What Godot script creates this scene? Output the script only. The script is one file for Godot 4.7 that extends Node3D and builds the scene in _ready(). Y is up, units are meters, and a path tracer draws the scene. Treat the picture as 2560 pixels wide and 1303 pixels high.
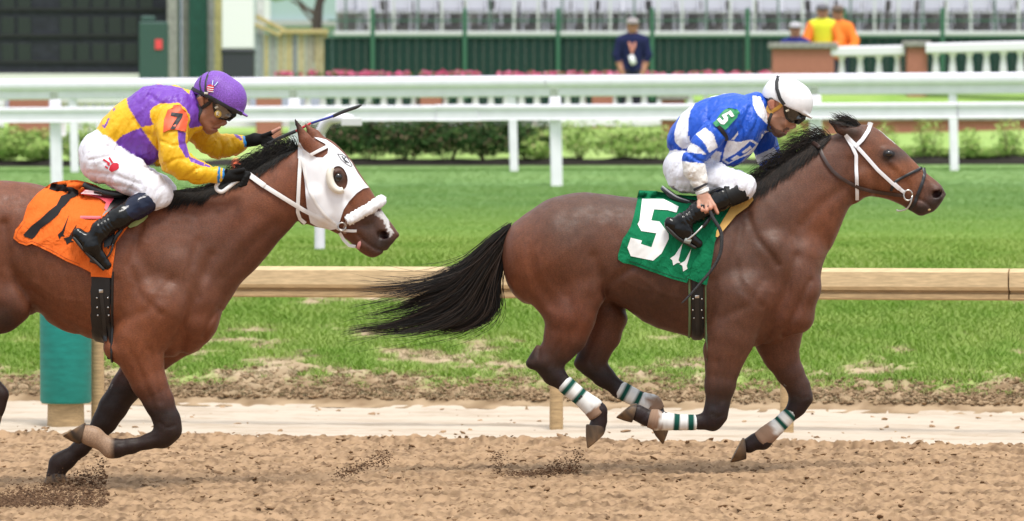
extends Node3D
# A rainy afternoon at a race track: two bays at full gallop past the rail, seen from the outer rail with a long lens.

const F := 13650.0       # focal length of the lens, in units of 1/2560 of the frame's width
const EYE := 1.95
const YAW := 0.291       # the rails come nearer by this much per metre to the right
const FALL := 0.0047     # and the ground rises by this much
var rng := RandomNumberGenerator.new()
var noise := FastNoiseLite.new()
var fine := FastNoiseLite.new()
var folds := FastNoiseLite.new()
var names := {}


func _ready() -> void:
	var clock := Time.get_ticks_msec()
	var cam := Camera3D.new()
	cam.name = "camera"
	cam.position = Vector3(0, EYE, 0)
	cam.rotation = Vector3(-atan(351.5 / F), 0, 0)
	cam.keep_aspect = Camera3D.KEEP_HEIGHT
	cam.fov = rad_to_deg(2.0 * atan(651.5 / F))
	cam.near = 1.0
	cam.far = 3000.0
	var att := CameraAttributesPhysical.new()
	att.frustum_focal_length = 12.0 / (651.5 / F)
	att.frustum_focus_distance = 29.7
	att.frustum_near = 1.0
	att.frustum_far = 3000.0
	att.exposure_aperture = 5.5
	cam.attributes = att
	add_child(cam)
	cam.current = true
	cam.fov = rad_to_deg(2.0 * atan(651.5 / F))

	var e := Environment.new()
	e.background_mode = Environment.BG_SKY
	var sky := Sky.new()
	var sm := ProceduralSkyMaterial.new()
	sm.sky_top_color = Color(0.945, 0.97, 1.0)
	sm.sky_horizon_color = Color(0.60, 0.63, 0.68)
	sm.ground_horizon_color = Color(0.40, 0.41, 0.38)
	sm.ground_bottom_color = Color(0.35, 0.33, 0.28)
	sm.sky_curve = 0.5
	sky.sky_material = sm
	e.sky = sky
	e.background_energy_multiplier = 1.0
	e.tonemap_mode = Environment.TONE_MAPPER_LINEAR
	e.tonemap_exposure = 1.78
	e.ssao_enabled = true
	e.ssil_enabled = true
	e.sdfgi_enabled = true
	var we := WorldEnvironment.new()
	we.name = "world"
	we.environment = e
	add_child(we)

	var sun := DirectionalLight3D.new()
	sun.name = "sun"
	sun.light_energy = 0.6
	sun.light_color = Color(1.0, 0.985, 0.96)
	sun.light_angular_distance = 20.0
	sun.shadow_enabled = true
	sun.rotation_degrees = Vector3(-66, 22, 0)
	add_child(sun)

	rng.seed = 7
	noise.seed = 3
	noise.frequency = 1.0
	noise.fractal_octaves = 3
	fine.seed = 11
	fine.frequency = 1.0
	fine.fractal_octaves = 1
	folds.seed = 17
	folds.frequency = 1.0
	folds.fractal_type = FastNoiseLite.FRACTAL_RIDGED
	folds.fractal_octaves = 2
	build_all()
	print("built in %d ms" % (Time.get_ticks_msec() - clock))


# ---------------------------------------------------------------- helpers
func numbered(called: String) -> String:
	var n: int = names.get(called, 0)
	names[called] = n + 1
	return called if n == 0 else "%s_%03d" % [called, n]


func mat(c: Color, rough := 0.7, spec := 0.5) -> StandardMaterial3D:   # c: linear base colour
	var m := StandardMaterial3D.new()
	m.albedo_color = c.linear_to_srgb()
	m.roughness = rough
	m.metallic_specular = spec
	return m


func vmat(rough := 0.7, spec := 0.5) -> StandardMaterial3D:
	var m := mat(Color.WHITE, rough, spec)
	m.vertex_color_use_as_albedo = true
	return m


# grain: colour varied by noise in the object's own space
func grained(m: StandardMaterial3D, scale: Vector3, dark: float, bump := 0.0, freq := 0.02, oct := 5, ns := 1) -> StandardMaterial3D:
	var fn := FastNoiseLite.new()
	fn.seed = ns
	fn.frequency = freq
	fn.fractal_octaves = oct
	var t := NoiseTexture2D.new()
	t.width = 512
	t.height = 512
	t.seamless = true
	t.noise = fn
	var g := Gradient.new()
	g.set_color(0, Color(dark, dark, dark))
	g.set_color(1, Color.WHITE)
	t.color_ramp = g
	m.albedo_texture = t
	m.uv1_triplanar = true
	m.uv1_scale = scale
	if bump > 0.0:
		m.heightmap_enabled = true
		m.heightmap_texture = t
		m.heightmap_scale = bump
	return m


# creases of thin cloth, as relief
func creased(m: StandardMaterial3D, scale: float, depth: float, ns: int) -> StandardMaterial3D:
	var fn := FastNoiseLite.new()
	fn.seed = ns
	fn.frequency = 0.012
	fn.fractal_type = FastNoiseLite.FRACTAL_RIDGED
	fn.fractal_octaves = 3
	fn.domain_warp_enabled = true
	fn.domain_warp_amplitude = 40.0
	fn.domain_warp_frequency = 0.01
	var t := NoiseTexture2D.new()
	t.width = 512
	t.height = 512
	t.seamless = true
	t.noise = fn
	m.heightmap_enabled = true
	m.heightmap_texture = t
	m.heightmap_scale = depth
	m.uv1_triplanar = true
	m.uv1_scale = Vector3(1.0, 0.6, 1.0) * scale
	return m


func put(called: String, mesh: Mesh, m: Material, parent: Node = self, at := Vector3.ZERO) -> MeshInstance3D:
	var o := MeshInstance3D.new()
	o.name = numbered(called) if parent == self else called
	o.mesh = mesh
	if m != null:
		o.material_override = m
	o.position = at
	parent.add_child(o, true)
	return o


func thing(called: String, label: String, category: String, at := Vector3.ZERO, group := "") -> Node3D:
	var o := Node3D.new()
	o.name = numbered(called)
	o.position = at
	add_child(o)
	return tag(o, label, category, group)


func tag(o: Node3D, label: String, category: String, group := "") -> Node3D:
	o.set_meta("label", label)
	o.set_meta("category", category)
	if group:
		o.set_meta("group", group)
	return o


func kind(o: Node3D, what: String, label := "") -> Node3D:
	o.set_meta("kind", what)
	if label:
		o.set_meta("label", label)
	return o


func copy_of(o: Node3D, at: Vector3, label := "", turn := 0.0) -> Node3D:
	var c: Node3D = o.duplicate()
	c.name = numbered(String(o.name).rstrip("0123456789").trim_suffix("_"))
	add_child(c)
	c.position = at
	c.rotation.y = turn
	if label:
		c.set_meta("label", label)
	return c


func tool() -> SurfaceTool:
	var st := SurfaceTool.new()
	st.begin(Mesh.PRIMITIVE_TRIANGLES)
	return st


func done(st: SurfaceTool) -> ArrayMesh:
	st.generate_normals()
	return st.commit()


func quad(st: SurfaceTool, a: Vector3, b: Vector3, c: Vector3, d: Vector3) -> void:   # clockwise from outside
	for p in [a, b, c, a, c, d]:
		st.add_vertex(p)


# a box with chamfered edges: a prism of its front outline is enough for beams; ch = chamfer
func box(st: SurfaceTool, c: Vector3, s: Vector3, b := Basis(), ch := 0.0) -> void:
	var h := s * 0.5
	if ch <= 0.0:
		var p := []
		for i in 8:
			p.append(c + b * Vector3(h.x if i & 1 else -h.x, h.y if i & 2 else -h.y, h.z if i & 4 else -h.z))
		st.set_smooth_group(-1)
		quad(st, p[4], p[6], p[7], p[5])
		quad(st, p[1], p[3], p[2], p[0])
		quad(st, p[0], p[2], p[6], p[4])
		quad(st, p[5], p[7], p[3], p[1])
		quad(st, p[2], p[3], p[7], p[6])
		quad(st, p[0], p[4], p[5], p[1])
		return
	# octagonal section along the longest axis, with bevelled ends
	var ax := 0 if h.x >= h.y and h.x >= h.z else (1 if h.y >= h.z else 2)
	var u := (ax + 1) % 3
	var v := (ax + 2) % 3
	var rings := []
	for k in 4:
		var along: float = [-h[ax], -h[ax] + ch, h[ax] - ch, h[ax]][k]
		var inn: float = ch if k == 0 or k == 3 else 0.0
		var hu := h[u] - inn
		var hv := h[v] - inn
		var ring := []
		for q in [[hu - ch, -hv], [hu, -hv + ch], [hu, hv - ch], [hu - ch, hv], [-hu + ch, hv], [-hu, hv - ch], [-hu, -hv + ch], [-hu + ch, -hv]]:
			var w := Vector3.ZERO
			w[ax] = along
			w[u] = q[0]
			w[v] = q[1]
			ring.append(c + b * w)
		rings.append(ring)
	st.set_smooth_group(-1)
	for k in 3:
		for i in 8:
			var j := (i + 1) % 8
			quad(st, rings[k][i], rings[k + 1][i], rings[k + 1][j], rings[k][j])
	for i in range(1, 7):
		for p in [rings[0][0], rings[0][i], rings[0][i + 1], rings[3][0], rings[3][i + 1], rings[3][i]]:
			st.add_vertex(p)


# a round section swept along points; radii per point; flat = width of the section across 'side'
func tube(st: SurfaceTool, pts: Array, rad: Array, n := 8, caps := true, squash := 1.0) -> void:
	st.set_smooth_group(0)
	var rings := []
	var up := Vector3(0.01, 0.02, 1).normalized()
	for i in pts.size():
		var t: Vector3 = (pts[mini(i + 1, pts.size() - 1)] - pts[maxi(i - 1, 0)]).normalized()
		var s := t.cross(up).normalized()
		var w := s.cross(t).normalized()
		var r: float = rad[mini(i, rad.size() - 1)]
		var ring := []
		for k in n:
			var an := TAU * k / n
			ring.append(pts[i] + s * cos(an) * r + w * sin(an) * r * squash)
		rings.append(ring)
	for i in pts.size() - 1:
		for k in n:
			var j := (k + 1) % n
			quad(st, rings[i][k], rings[i + 1][k], rings[i + 1][j], rings[i][j])
	if caps:
		for k in range(1, n - 1):
			for p in [rings[0][0], rings[0][k], rings[0][k + 1], rings[-1][0], rings[-1][k + 1], rings[-1][k]]:
				st.add_vertex(p)


# an outline (x = along the ground away from the rail's axis, y = up) swept from a to b; outline runs clockwise seen from +b
func extrude(st: SurfaceTool, outline: Array, a: Vector3, b: Vector3) -> void:
	var t := (b - a).normalized()
	var side := Vector3.UP.cross(t).normalized()
	st.set_smooth_group(-1)
	var pa := []
	var pb := []
	for q in outline:
		pa.append(a + side * q[0] + Vector3.UP * q[1])
		pb.append(b + side * q[0] + Vector3.UP * q[1])
	for i in outline.size():
		var j := (i + 1) % outline.size()
		quad(st, pa[i], pa[j], pb[j], pb[i])
	for i in range(1, outline.size() - 1):
		for p in [pa[0], pa[i + 1], pa[i], pb[0], pb[i], pb[i + 1]]:
			st.add_vertex(p)


func lathe(st: SurfaceTool, prof: Array, c: Vector3, n := 12, sx := 1.0, sz := 1.0) -> void:   # prof: [radius, height] upwards
	st.set_smooth_group(0)
	for i in prof.size() - 1:
		for k in n:
			var a0 := TAU * k / n
			var a1 := TAU * (k + 1) / n
			var d0 := Vector3(cos(a0) * sx, 0, sin(a0) * sz)
			var d1 := Vector3(cos(a1) * sx, 0, sin(a1) * sz)
			var lo: Vector3 = Vector3.UP * prof[i][1] + c
			var hi: Vector3 = Vector3.UP * prof[i + 1][1] + c
			quad(st, lo + d0 * prof[i][0], hi + d0 * prof[i + 1][0], hi + d1 * prof[i + 1][0], lo + d1 * prof[i][0])


func at(px: float, py: float, z: float) -> Vector3:   # the point z metres away that the lens shows at (px, py)
	return Vector3((px - 1280.0) * z / F, EYE - (py - 300.0) * z / F, -z)


# a place on the ground: x metres to the right, c = distance from the eye where the rails' direction crosses the middle
func ground(x: float, c: float) -> Vector3:
	return Vector3(x, rise(c) + FALL * x, -(c - YAW * x))


func rise(c: float) -> float:
	var p := [[0.0, 0.0], [33.0, 0.0], [35.0, -0.06], [37.7, -0.05], [38.0, 0.05], [38.5, 0.17], [41.0, 0.55], [43.2, 0.84], [45.0, 0.91], [62.0, 1.20], [65.0, 1.34], [67.0, 1.36], [70.9, 1.84], [72.0, 1.9], [75.0, 1.95], [400.0, 2.2]]
	for i in p.size() - 1:
		if c < p[i + 1][0]:
			return lerpf(p[i][1], p[i + 1][1], (c - p[i][0]) / (p[i + 1][0] - p[i][0]))
	return 2.2


func line_at(px: float, c: float) -> float:   # x of a point of the line c that the lens shows at px
	var u := (px - 1280.0) / F
	return u * c / (1.0 + YAW * u)

# ---------------------------------------------------------------- ground
func sheet(called: String, c0: float, c1: float, dc: float, dx: float, wide: float, m: Material, color: Callable, bump: Callable) -> MeshInstance3D:
	var xs := PackedFloat32Array()
	for q in [60.0, 35.0, 20.0, 12.0]:
		if q > wide + 1.0:
			xs.append(-q)
	var nd := int(2.0 * wide / dx)
	for i in nd + 1:
		xs.append(-wide + i * dx)
	for q in [12.0, 20.0, 35.0, 60.0]:
		if q > wide + 1.0:
			xs.append(q)
	var nc := int(ceil((c1 - c0) / dc))
	var v := PackedVector3Array()
	var col := PackedColorArray()
	var idx := PackedInt32Array()
	for j in nc + 1:
		var c := c0 + (c1 - c0) * j / nc
		for x in xs:
			var p := ground(x, c)
			var inner: bool = absf(x) <= wide
			p.y += bump.call(x, c) if inner else 0.0
			v.append(p)
			col.append(color.call(x, c))
	var w := xs.size()
	for j in nc:
		for i in w - 1:
			var a := j * w + i
			idx.append_array(PackedInt32Array([a, a + w, a + w + 1, a, a + w + 1, a + 1]))
	var o := put(called, mesh_from(v, idx, col), m)
	kind(o, "structure")
	return o


func lump(size: float, k: int) -> ArrayMesh:   # a small irregular clod
	var st := tool()
	st.set_smooth_group(-1)
	var r := RandomNumberGenerator.new()
	r.seed = k
	var rows := 4
	var n := 6
	var p := []
	for i in rows + 1:
		var row := []
		for j in n:
			var a := TAU * j / n
			var t := PI * i / rows
			row.append(Vector3(sin(t) * cos(a), cos(t) * 0.75, sin(t) * sin(a)) * size * (r.randf_range(0.7, 1.2) if i > 0 and i < rows else 0.9))
		p.append(row)
	for i in rows:
		for j in n:
			var b := (j + 1) % n
			quad(st, p[i + 1][j], p[i][j], p[i][b], p[i + 1][b])
	return done(st)


func scatter(called: String, mesh: Mesh, m: Material, where: Array, cols: Array, parent: Node = self) -> MultiMeshInstance3D:
	var mm := MultiMesh.new()
	mm.transform_format = MultiMesh.TRANSFORM_3D
	mm.use_colors = cols.size() > 0
	mm.mesh = mesh
	mm.instance_count = where.size()
	for i in where.size():
		mm.set_instance_transform(i, where[i])
		if cols.size():
			mm.set_instance_color(i, cols[i])
	var o := MultiMeshInstance3D.new()
	o.name = numbered(called) if parent == self else called
	o.multimesh = mm
	o.material_override = m
	parent.add_child(o, true)
	kind(o, "stuff")
	return o


func turned(p: Vector3, s: Vector3) -> Transform3D:
	var b := Basis.from_euler(Vector3(rng.randf_range(-0.5, 0.5), rng.randf() * TAU, rng.randf_range(-0.5, 0.5)))
	return Transform3D(b.scaled_local(s), p)


func tuft(blades: int, h: float, spread: float, w: float, k: int) -> ArrayMesh:
	var r := RandomNumberGenerator.new()
	r.seed = k
	var v := PackedVector3Array()
	var idx := PackedInt32Array()
	var nrm := PackedVector3Array()
	for b in blades:
		var a := r.randf() * TAU
		var root := Vector3(cos(a), 0, sin(a)) * spread * sqrt(r.randf())
		var lean := Vector3(cos(a + r.randf_range(-1, 1)), 0, sin(a)) * r.randf_range(0.2, 0.9) * h
		var hh := h * r.randf_range(0.55, 1.1)
		var turn := r.randf() * TAU
		var s := Vector3(cos(turn), 0, sin(turn)) * w
		var at0 := v.size()
		v.append_array(PackedVector3Array([root - s, root + s, root + lean * 0.35 + Vector3.UP * hh * 0.6 - s * 0.8, root + lean * 0.35 + Vector3.UP * hh * 0.6 + s * 0.8, root + lean + Vector3.UP * hh * 0.95]))
		for i in 5:
			nrm.append((Vector3.UP * 1.2 + lean.normalized() * 0.5).normalized())
		idx.append_array(PackedInt32Array([at0, at0 + 2, at0 + 1, at0 + 1, at0 + 2, at0 + 3, at0 + 2, at0 + 4, at0 + 3]))
	return mesh_from(v, idx, null, nrm)


func build_ground() -> void:
	var base := put("ground", null, mat(Color(0.10, 0.16, 0.05), 0.95))
	var pm := PlaneMesh.new()
	pm.size = Vector2(5000, 5000)
	base.mesh = pm
	base.position = Vector3(0, -0.45, -800)
	kind(base, "structure")

	# the raked dirt, in small clods
	var dirt := vmat(0.95, 0.2)
	var dirt_h := func(x: float, c: float) -> float:
		var n1 := fine.get_noise_2d(x * 11.0, c * 13.0)
		var n2 := fine.get_noise_2d(x * 24.0 + 50.0, c * 30.0)
		var n3 := noise.get_noise_2d(x * 1.4, c * 3.0)
		var h: float = 0.016 * n1 + 0.013 * n2 + 0.02 * n3
		if c > 32.5:
			h += 0.03 * clampf((c - 32.5) / 0.3, 0.0, 1.0)
		return h
	var dirt_c := func(x: float, c: float) -> Color:
		var n := noise.get_noise_2d(x * 1.2 + 9.0, c * 1.6) * 0.3 - fine.get_noise_2d(x * 9.0, c * 4.5) * 0.34 - fine.get_noise_2d(x * 22.0 + 50.0, c * 10.0) * 0.42 + 0.12 * sin(c * 8.5 + 0.6 * noise.get_noise_2d(x * 0.5, c))
		return Color(0.37, 0.242, 0.142).lerp(Color(0.135, 0.083, 0.048), clampf(0.30 + n * 1.15, 0.0, 1.0))
	sheet("dirt_track", 25.0, 32.85, 0.03, 0.018, 4.0, dirt, dirt_c, dirt_h)
	var plain := func(_x: float, _c: float) -> float: return 0.0
	sheet("dirt_track", -30.0, 25.0, 4.0, 3.0, 12.0, dirt, dirt_c, plain)

	var sand := vmat(0.95, 0.2)
	sheet("sand_path", 32.84, 37.75, 0.05, 0.05, 4.4, sand,
		func(x: float, c: float) -> Color:
			var n := noise.get_noise_2d(x * 0.8, c * 2.2) * 0.7 + fine.get_noise_2d(x * 6.0, c * 20.0) * 0.25
			return Color(0.50, 0.42, 0.335).lerp(Color(0.36, 0.275, 0.195), clampf(0.15 + n, 0.0, 1.0)),
		func(x: float, c: float) -> float: return 0.012 * noise.get_noise_2d(x * 1.5, c * 4.0) + 0.005 * fine.get_noise_2d(x * 17.0, c * 14.0))

	# grassy bank with bare, straw-coloured patches and a crumbling brown foot
	sheet("grass_bank", 37.7, 45.0, 0.05, 0.05, 6.4, vmat(0.95, 0.2),
		func(x: float, c: float) -> Color:
			var foot := clampf((38.38 - c + 0.35 * noise.get_noise_2d(x * 1.1, c)) / 0.25, 0.0, 1.0)
			var n := noise.get_noise_2d(x * 3.0, c * 4.0)
			var bare := Color(0.46, 0.35, 0.235).lerp(Color(0.30, 0.215, 0.13), clampf(0.4 + n, 0.0, 1.0))
			var soil := Color(0.37, 0.265, 0.165).lerp(Color(0.21, 0.14, 0.08), clampf(0.4 + n * 1.4, 0.0, 1.0))
			return bare.lerp(Color(0.24, 0.36, 0.08), greenness(x, c) * 0.75).lerp(soil, foot),
		func(x: float, c: float) -> float: return (0.025 * noise.get_noise_2d(x * 2.4, c * 2.4) + (0.03 * fine.get_noise_2d(x * 12.0, c * 12.0) + 0.02 * fine.get_noise_2d(x * 29.0, c * 27.0) if c < 38.9 else 0.0)) * clampf((c - 37.72) / 0.3, 0.0, 1.0))
	var turf := vmat(0.95, 0.2)
	sheet("turf", 44.99, 67.3, 0.2, 0.08, 8.0, turf,
		func(x: float, c: float) -> Color: return turf_color(x, c) * 0.92,
		func(_x: float, _c: float) -> float: return 0.0)
	sheet("soil_bed", 67.2, 67.75, 0.05, 0.12, 8.0, vmat(0.95, 0.2),
		func(_x: float, _c: float) -> Color: return Color(0.035, 0.028, 0.024),
		func(x: float, c: float) -> float: return 0.01 + 0.04 * sin(clampf((c - 67.2) / 0.55, 0.0, 1.0) * PI) * (1.0 + noise.get_noise_2d(x * 2.0, c)))
	sheet("lawn", 67.74, 300.0, 1.5, 0.3, 9.0, turf,
		func(x: float, c: float) -> Color: return Color(0.26, 0.38, 0.11).lerp(Color(0.34, 0.44, 0.15), clampf(0.5 + noise.get_noise_2d(x, c), 0.0, 1.0)),
		func(_x: float, _c: float) -> float: return 0.0)

	# clods
	var cm := vmat(0.95, 0.2)
	var where := []
	var cols := []
	for i in 9000:
		var c := rng.randf_range(26.0, 32.9)
		var x := rng.randf_range(-3.3, 3.3)
		var s := 0.25 + 0.95 * pow(rng.randf(), 2.5)
		var p := ground(x, c)
		p.y += dirt_h.call(x, c) - 0.003
		where.append(turned(p, Vector3(1.9, 0.7, 1.0) * s * 0.0135))
		cols.append(Color(0.33, 0.215, 0.125).lerp(Color(0.17, 0.103, 0.058), pow(rng.randf(), 1.3)))
	for i in 500:
		var c := rng.randf_range(32.9, 37.6)
		if rng.randf() < 0.6:
			c = 32.85 + absf(rng.randfn(0.0, 0.25))
		var x := rng.randf_range(-3.6, 3.6)
		var s := rng.randf_range(0.3, 1.0) * rng.randf()
		where.append(turned(ground(x, c) + Vector3.UP * 0.004, Vector3(1.4, 0.6, 1.0) * s * 0.03))
		cols.append(Color(0.42, 0.28, 0.17).lerp(Color(0.22, 0.13, 0.07), rng.randf()))
	for i in 11000:
		var c := 37.85 + absf(rng.randfn(0.0, 0.3))
		var x := rng.randf_range(-3.8, 3.8)
		var s := rng.randf_range(0.2, 1.0) * rng.randf()
		where.append(turned(ground(x, c) + Vector3.UP * 0.01, Vector3(1.5, 0.8, 1.0) * s * 0.022))
		cols.append(Color(0.36, 0.25, 0.15).lerp(Color(0.17, 0.11, 0.06), rng.randf()))
	scatter("dirt_clods", lump(1.0, 4), cm, where, cols)

	# grass blades
	var gm := vmat(0.8, 0.3)
	gm.backlight_enabled = true
	gm.backlight = Color(0.6, 0.72, 0.36)
	gm.cull_mode = BaseMaterial3D.CULL_DISABLED
	where = []
	cols = []
	for i in 230000:
		var c := rng.randf_range(38.05, 46.0)
		var x := rng.randf_range(-6.0, 6.0)
		var g := greenness(x, c)
		if c < 38.35:
			g *= 0.35
		if rng.randf() > g:
			continue
		where.append(Transform3D(Basis(Vector3.UP, rng.randf() * TAU).scaled_local(Vector3.ONE * rng.randf_range(0.6, 1.25) * (0.75 + 0.5 * g)), ground(x, c)))
		cols.append(Color(0.27, 0.43, 0.085).lerp(Color(0.45, 0.56, 0.17), rng.randf() * 0.25 + 0.75 * clampf(0.5 + noise.get_noise_2d(x * 1.3, c) + 0.5 * noise.get_noise_2d(x * 4.0, c * 4.0 + 9.0), 0.0, 1.0)))
	scatter("bank_grass", tuft(9, 0.034, 0.032, 0.0022, 5), gm, where, cols)
	where = []
	cols = []
	for i in 26000:   # dead straw lying between
		var c := 37.9 + 6.6 * pow(rng.randf(), 1.6)
		var x := rng.randf_range(-4.2, 4.2)
		if rng.randf() < greenness(x, c) * 0.8:
			continue
		where.append(Transform3D(Basis(Vector3.UP, rng.randf() * TAU).scaled_local(Vector3(1.4, 0.5, 1.4) * rng.randf_range(0.5, 1.1)), ground(x, c)))
		cols.append(Color(0.56, 0.44, 0.29).lerp(Color(0.27, 0.19, 0.10), rng.randf()))
	scatter("dead_grass", tuft(8, 0.04, 0.04, 0.0022, 6), gm, where, cols)
	where = []
	cols = []
	for i in 300000:
		var c := 45.0 + 22.2 * pow(rng.randf(), 1.7)
		var x := rng.randf_range(-1.0, 1.0) * (c * 0.115 + 0.6)
		where.append(Transform3D(Basis(Vector3.UP, rng.randf() * TAU).scaled_local(Vector3.ONE * rng.randf_range(0.7, 1.2)), ground(x, c)))
		cols.append(turf_color(x, c).lerp(Color(0.40, 0.52, 0.19), rng.randf() * 0.12))
	scatter("turf_grass", tuft(8, 0.011, 0.034, 0.0022, 8), gm, where, cols)


func turf_color(x: float, c: float) -> Color:
	var n := clampf(0.5 + 0.45 * noise.get_noise_2d(x * 0.13, c * 1.1) + 0.3 * noise.get_noise_2d(x * 1.2 + 30.0, c * 3.0) + 0.2 * sin(c * 1.9), 0.0, 1.0)
	var q := Color(0.22, 0.37, 0.135).lerp(Color(0.29, 0.43, 0.165), n)
	q = q.lerp(q * Color(1.45, 1.28, 1.05), clampf((56.0 - c) / 8.0, 0.0, 1.0))
	return q.lerp(Color(0.50, 0.56, 0.20), clampf((48.0 - c) / 3.0, 0.0, 1.0) * clampf(0.3 + noise.get_noise_2d(x * 1.6, c * 2.2), 0.0, 0.7))


func greenness(x: float, c: float) -> float:
	var n := noise.get_noise_2d(x * 0.9 + 3.0, c * 1.1) + 0.45 * noise.get_noise_2d(x * 3.1, c * 3.4 + 20.0)
	var low := clampf((c - 38.05) / 2.0, 0.0, 1.0)
	var right := clampf((x + 0.6) / 2.0, 0.0, 0.6)
	return clampf(0.22 + 0.62 * low + right * 0.55 + n * 1.5, 0.02, 1.0)

# ---------------------------------------------------------------- bodies as smooth fields
# A body is a set of tapered capsules and lofted trunks, joined smoothly and meshed as one surface (surface nets).
# Lengths here are in body units; a figure's scale turns them into metres.
class Shape:
	var kind := 0
	var a := Vector3.ZERO
	var ba := Vector3.ZERO
	var inv := 0.0
	var ra := 0.0
	var dr := 0.0
	var kz := 1.0
	var k := 16.0
	var cut := false
	var tag := 0
	var x0 := 0.0
	var dx := 4.0
	var n := 0
	var n_pow := 2.0
	var mid := PackedFloat32Array()
	var hv := PackedFloat32Array()
	var hw := PackedFloat32Array()
	var wc := PackedFloat32Array()
	var lo := Vector3.ZERO
	var hi := Vector3.ZERO

	func dist(p: Vector3) -> float:
		if kind == 0:
			var q := Vector3(p.x, p.y, p.z * kz) - a
			var t := clampf(q.dot(ba) * inv, 0.0, 1.0)
			return (q - ba * t).length() - (ra + dr * t)
		var f := (p.x - x0) / dx
		var over := 0.0
		if f < 0.0:
			over = -f * dx
			f = 0.0
		elif f > n - 1.001:
			over = (f - n + 1.001) * dx
			f = n - 1.001
		var i := int(f)
		f -= i
		var v := lerpf(hv[i], hv[i + 1], f)
		var w := lerpf(hw[i], hw[i + 1], f)
		var qy := absf(p.y - lerpf(mid[i], mid[i + 1], f)) / v
		var qz := absf(p.z - lerpf(wc[i], wc[i + 1], f)) / w
		var r := 0.0
		if n_pow == 2.0:
			r = sqrt(qy * qy + qz * qz)
		else:
			r = pow(pow(qy, n_pow) + pow(qz, n_pow), 1.0 / n_pow)
		var d := (r - 1.0) * minf(v, w)
		if over > 0.0:
			d = sqrt(maxf(d, 0.0) * maxf(d, 0.0) + over * over)
		return d


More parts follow.
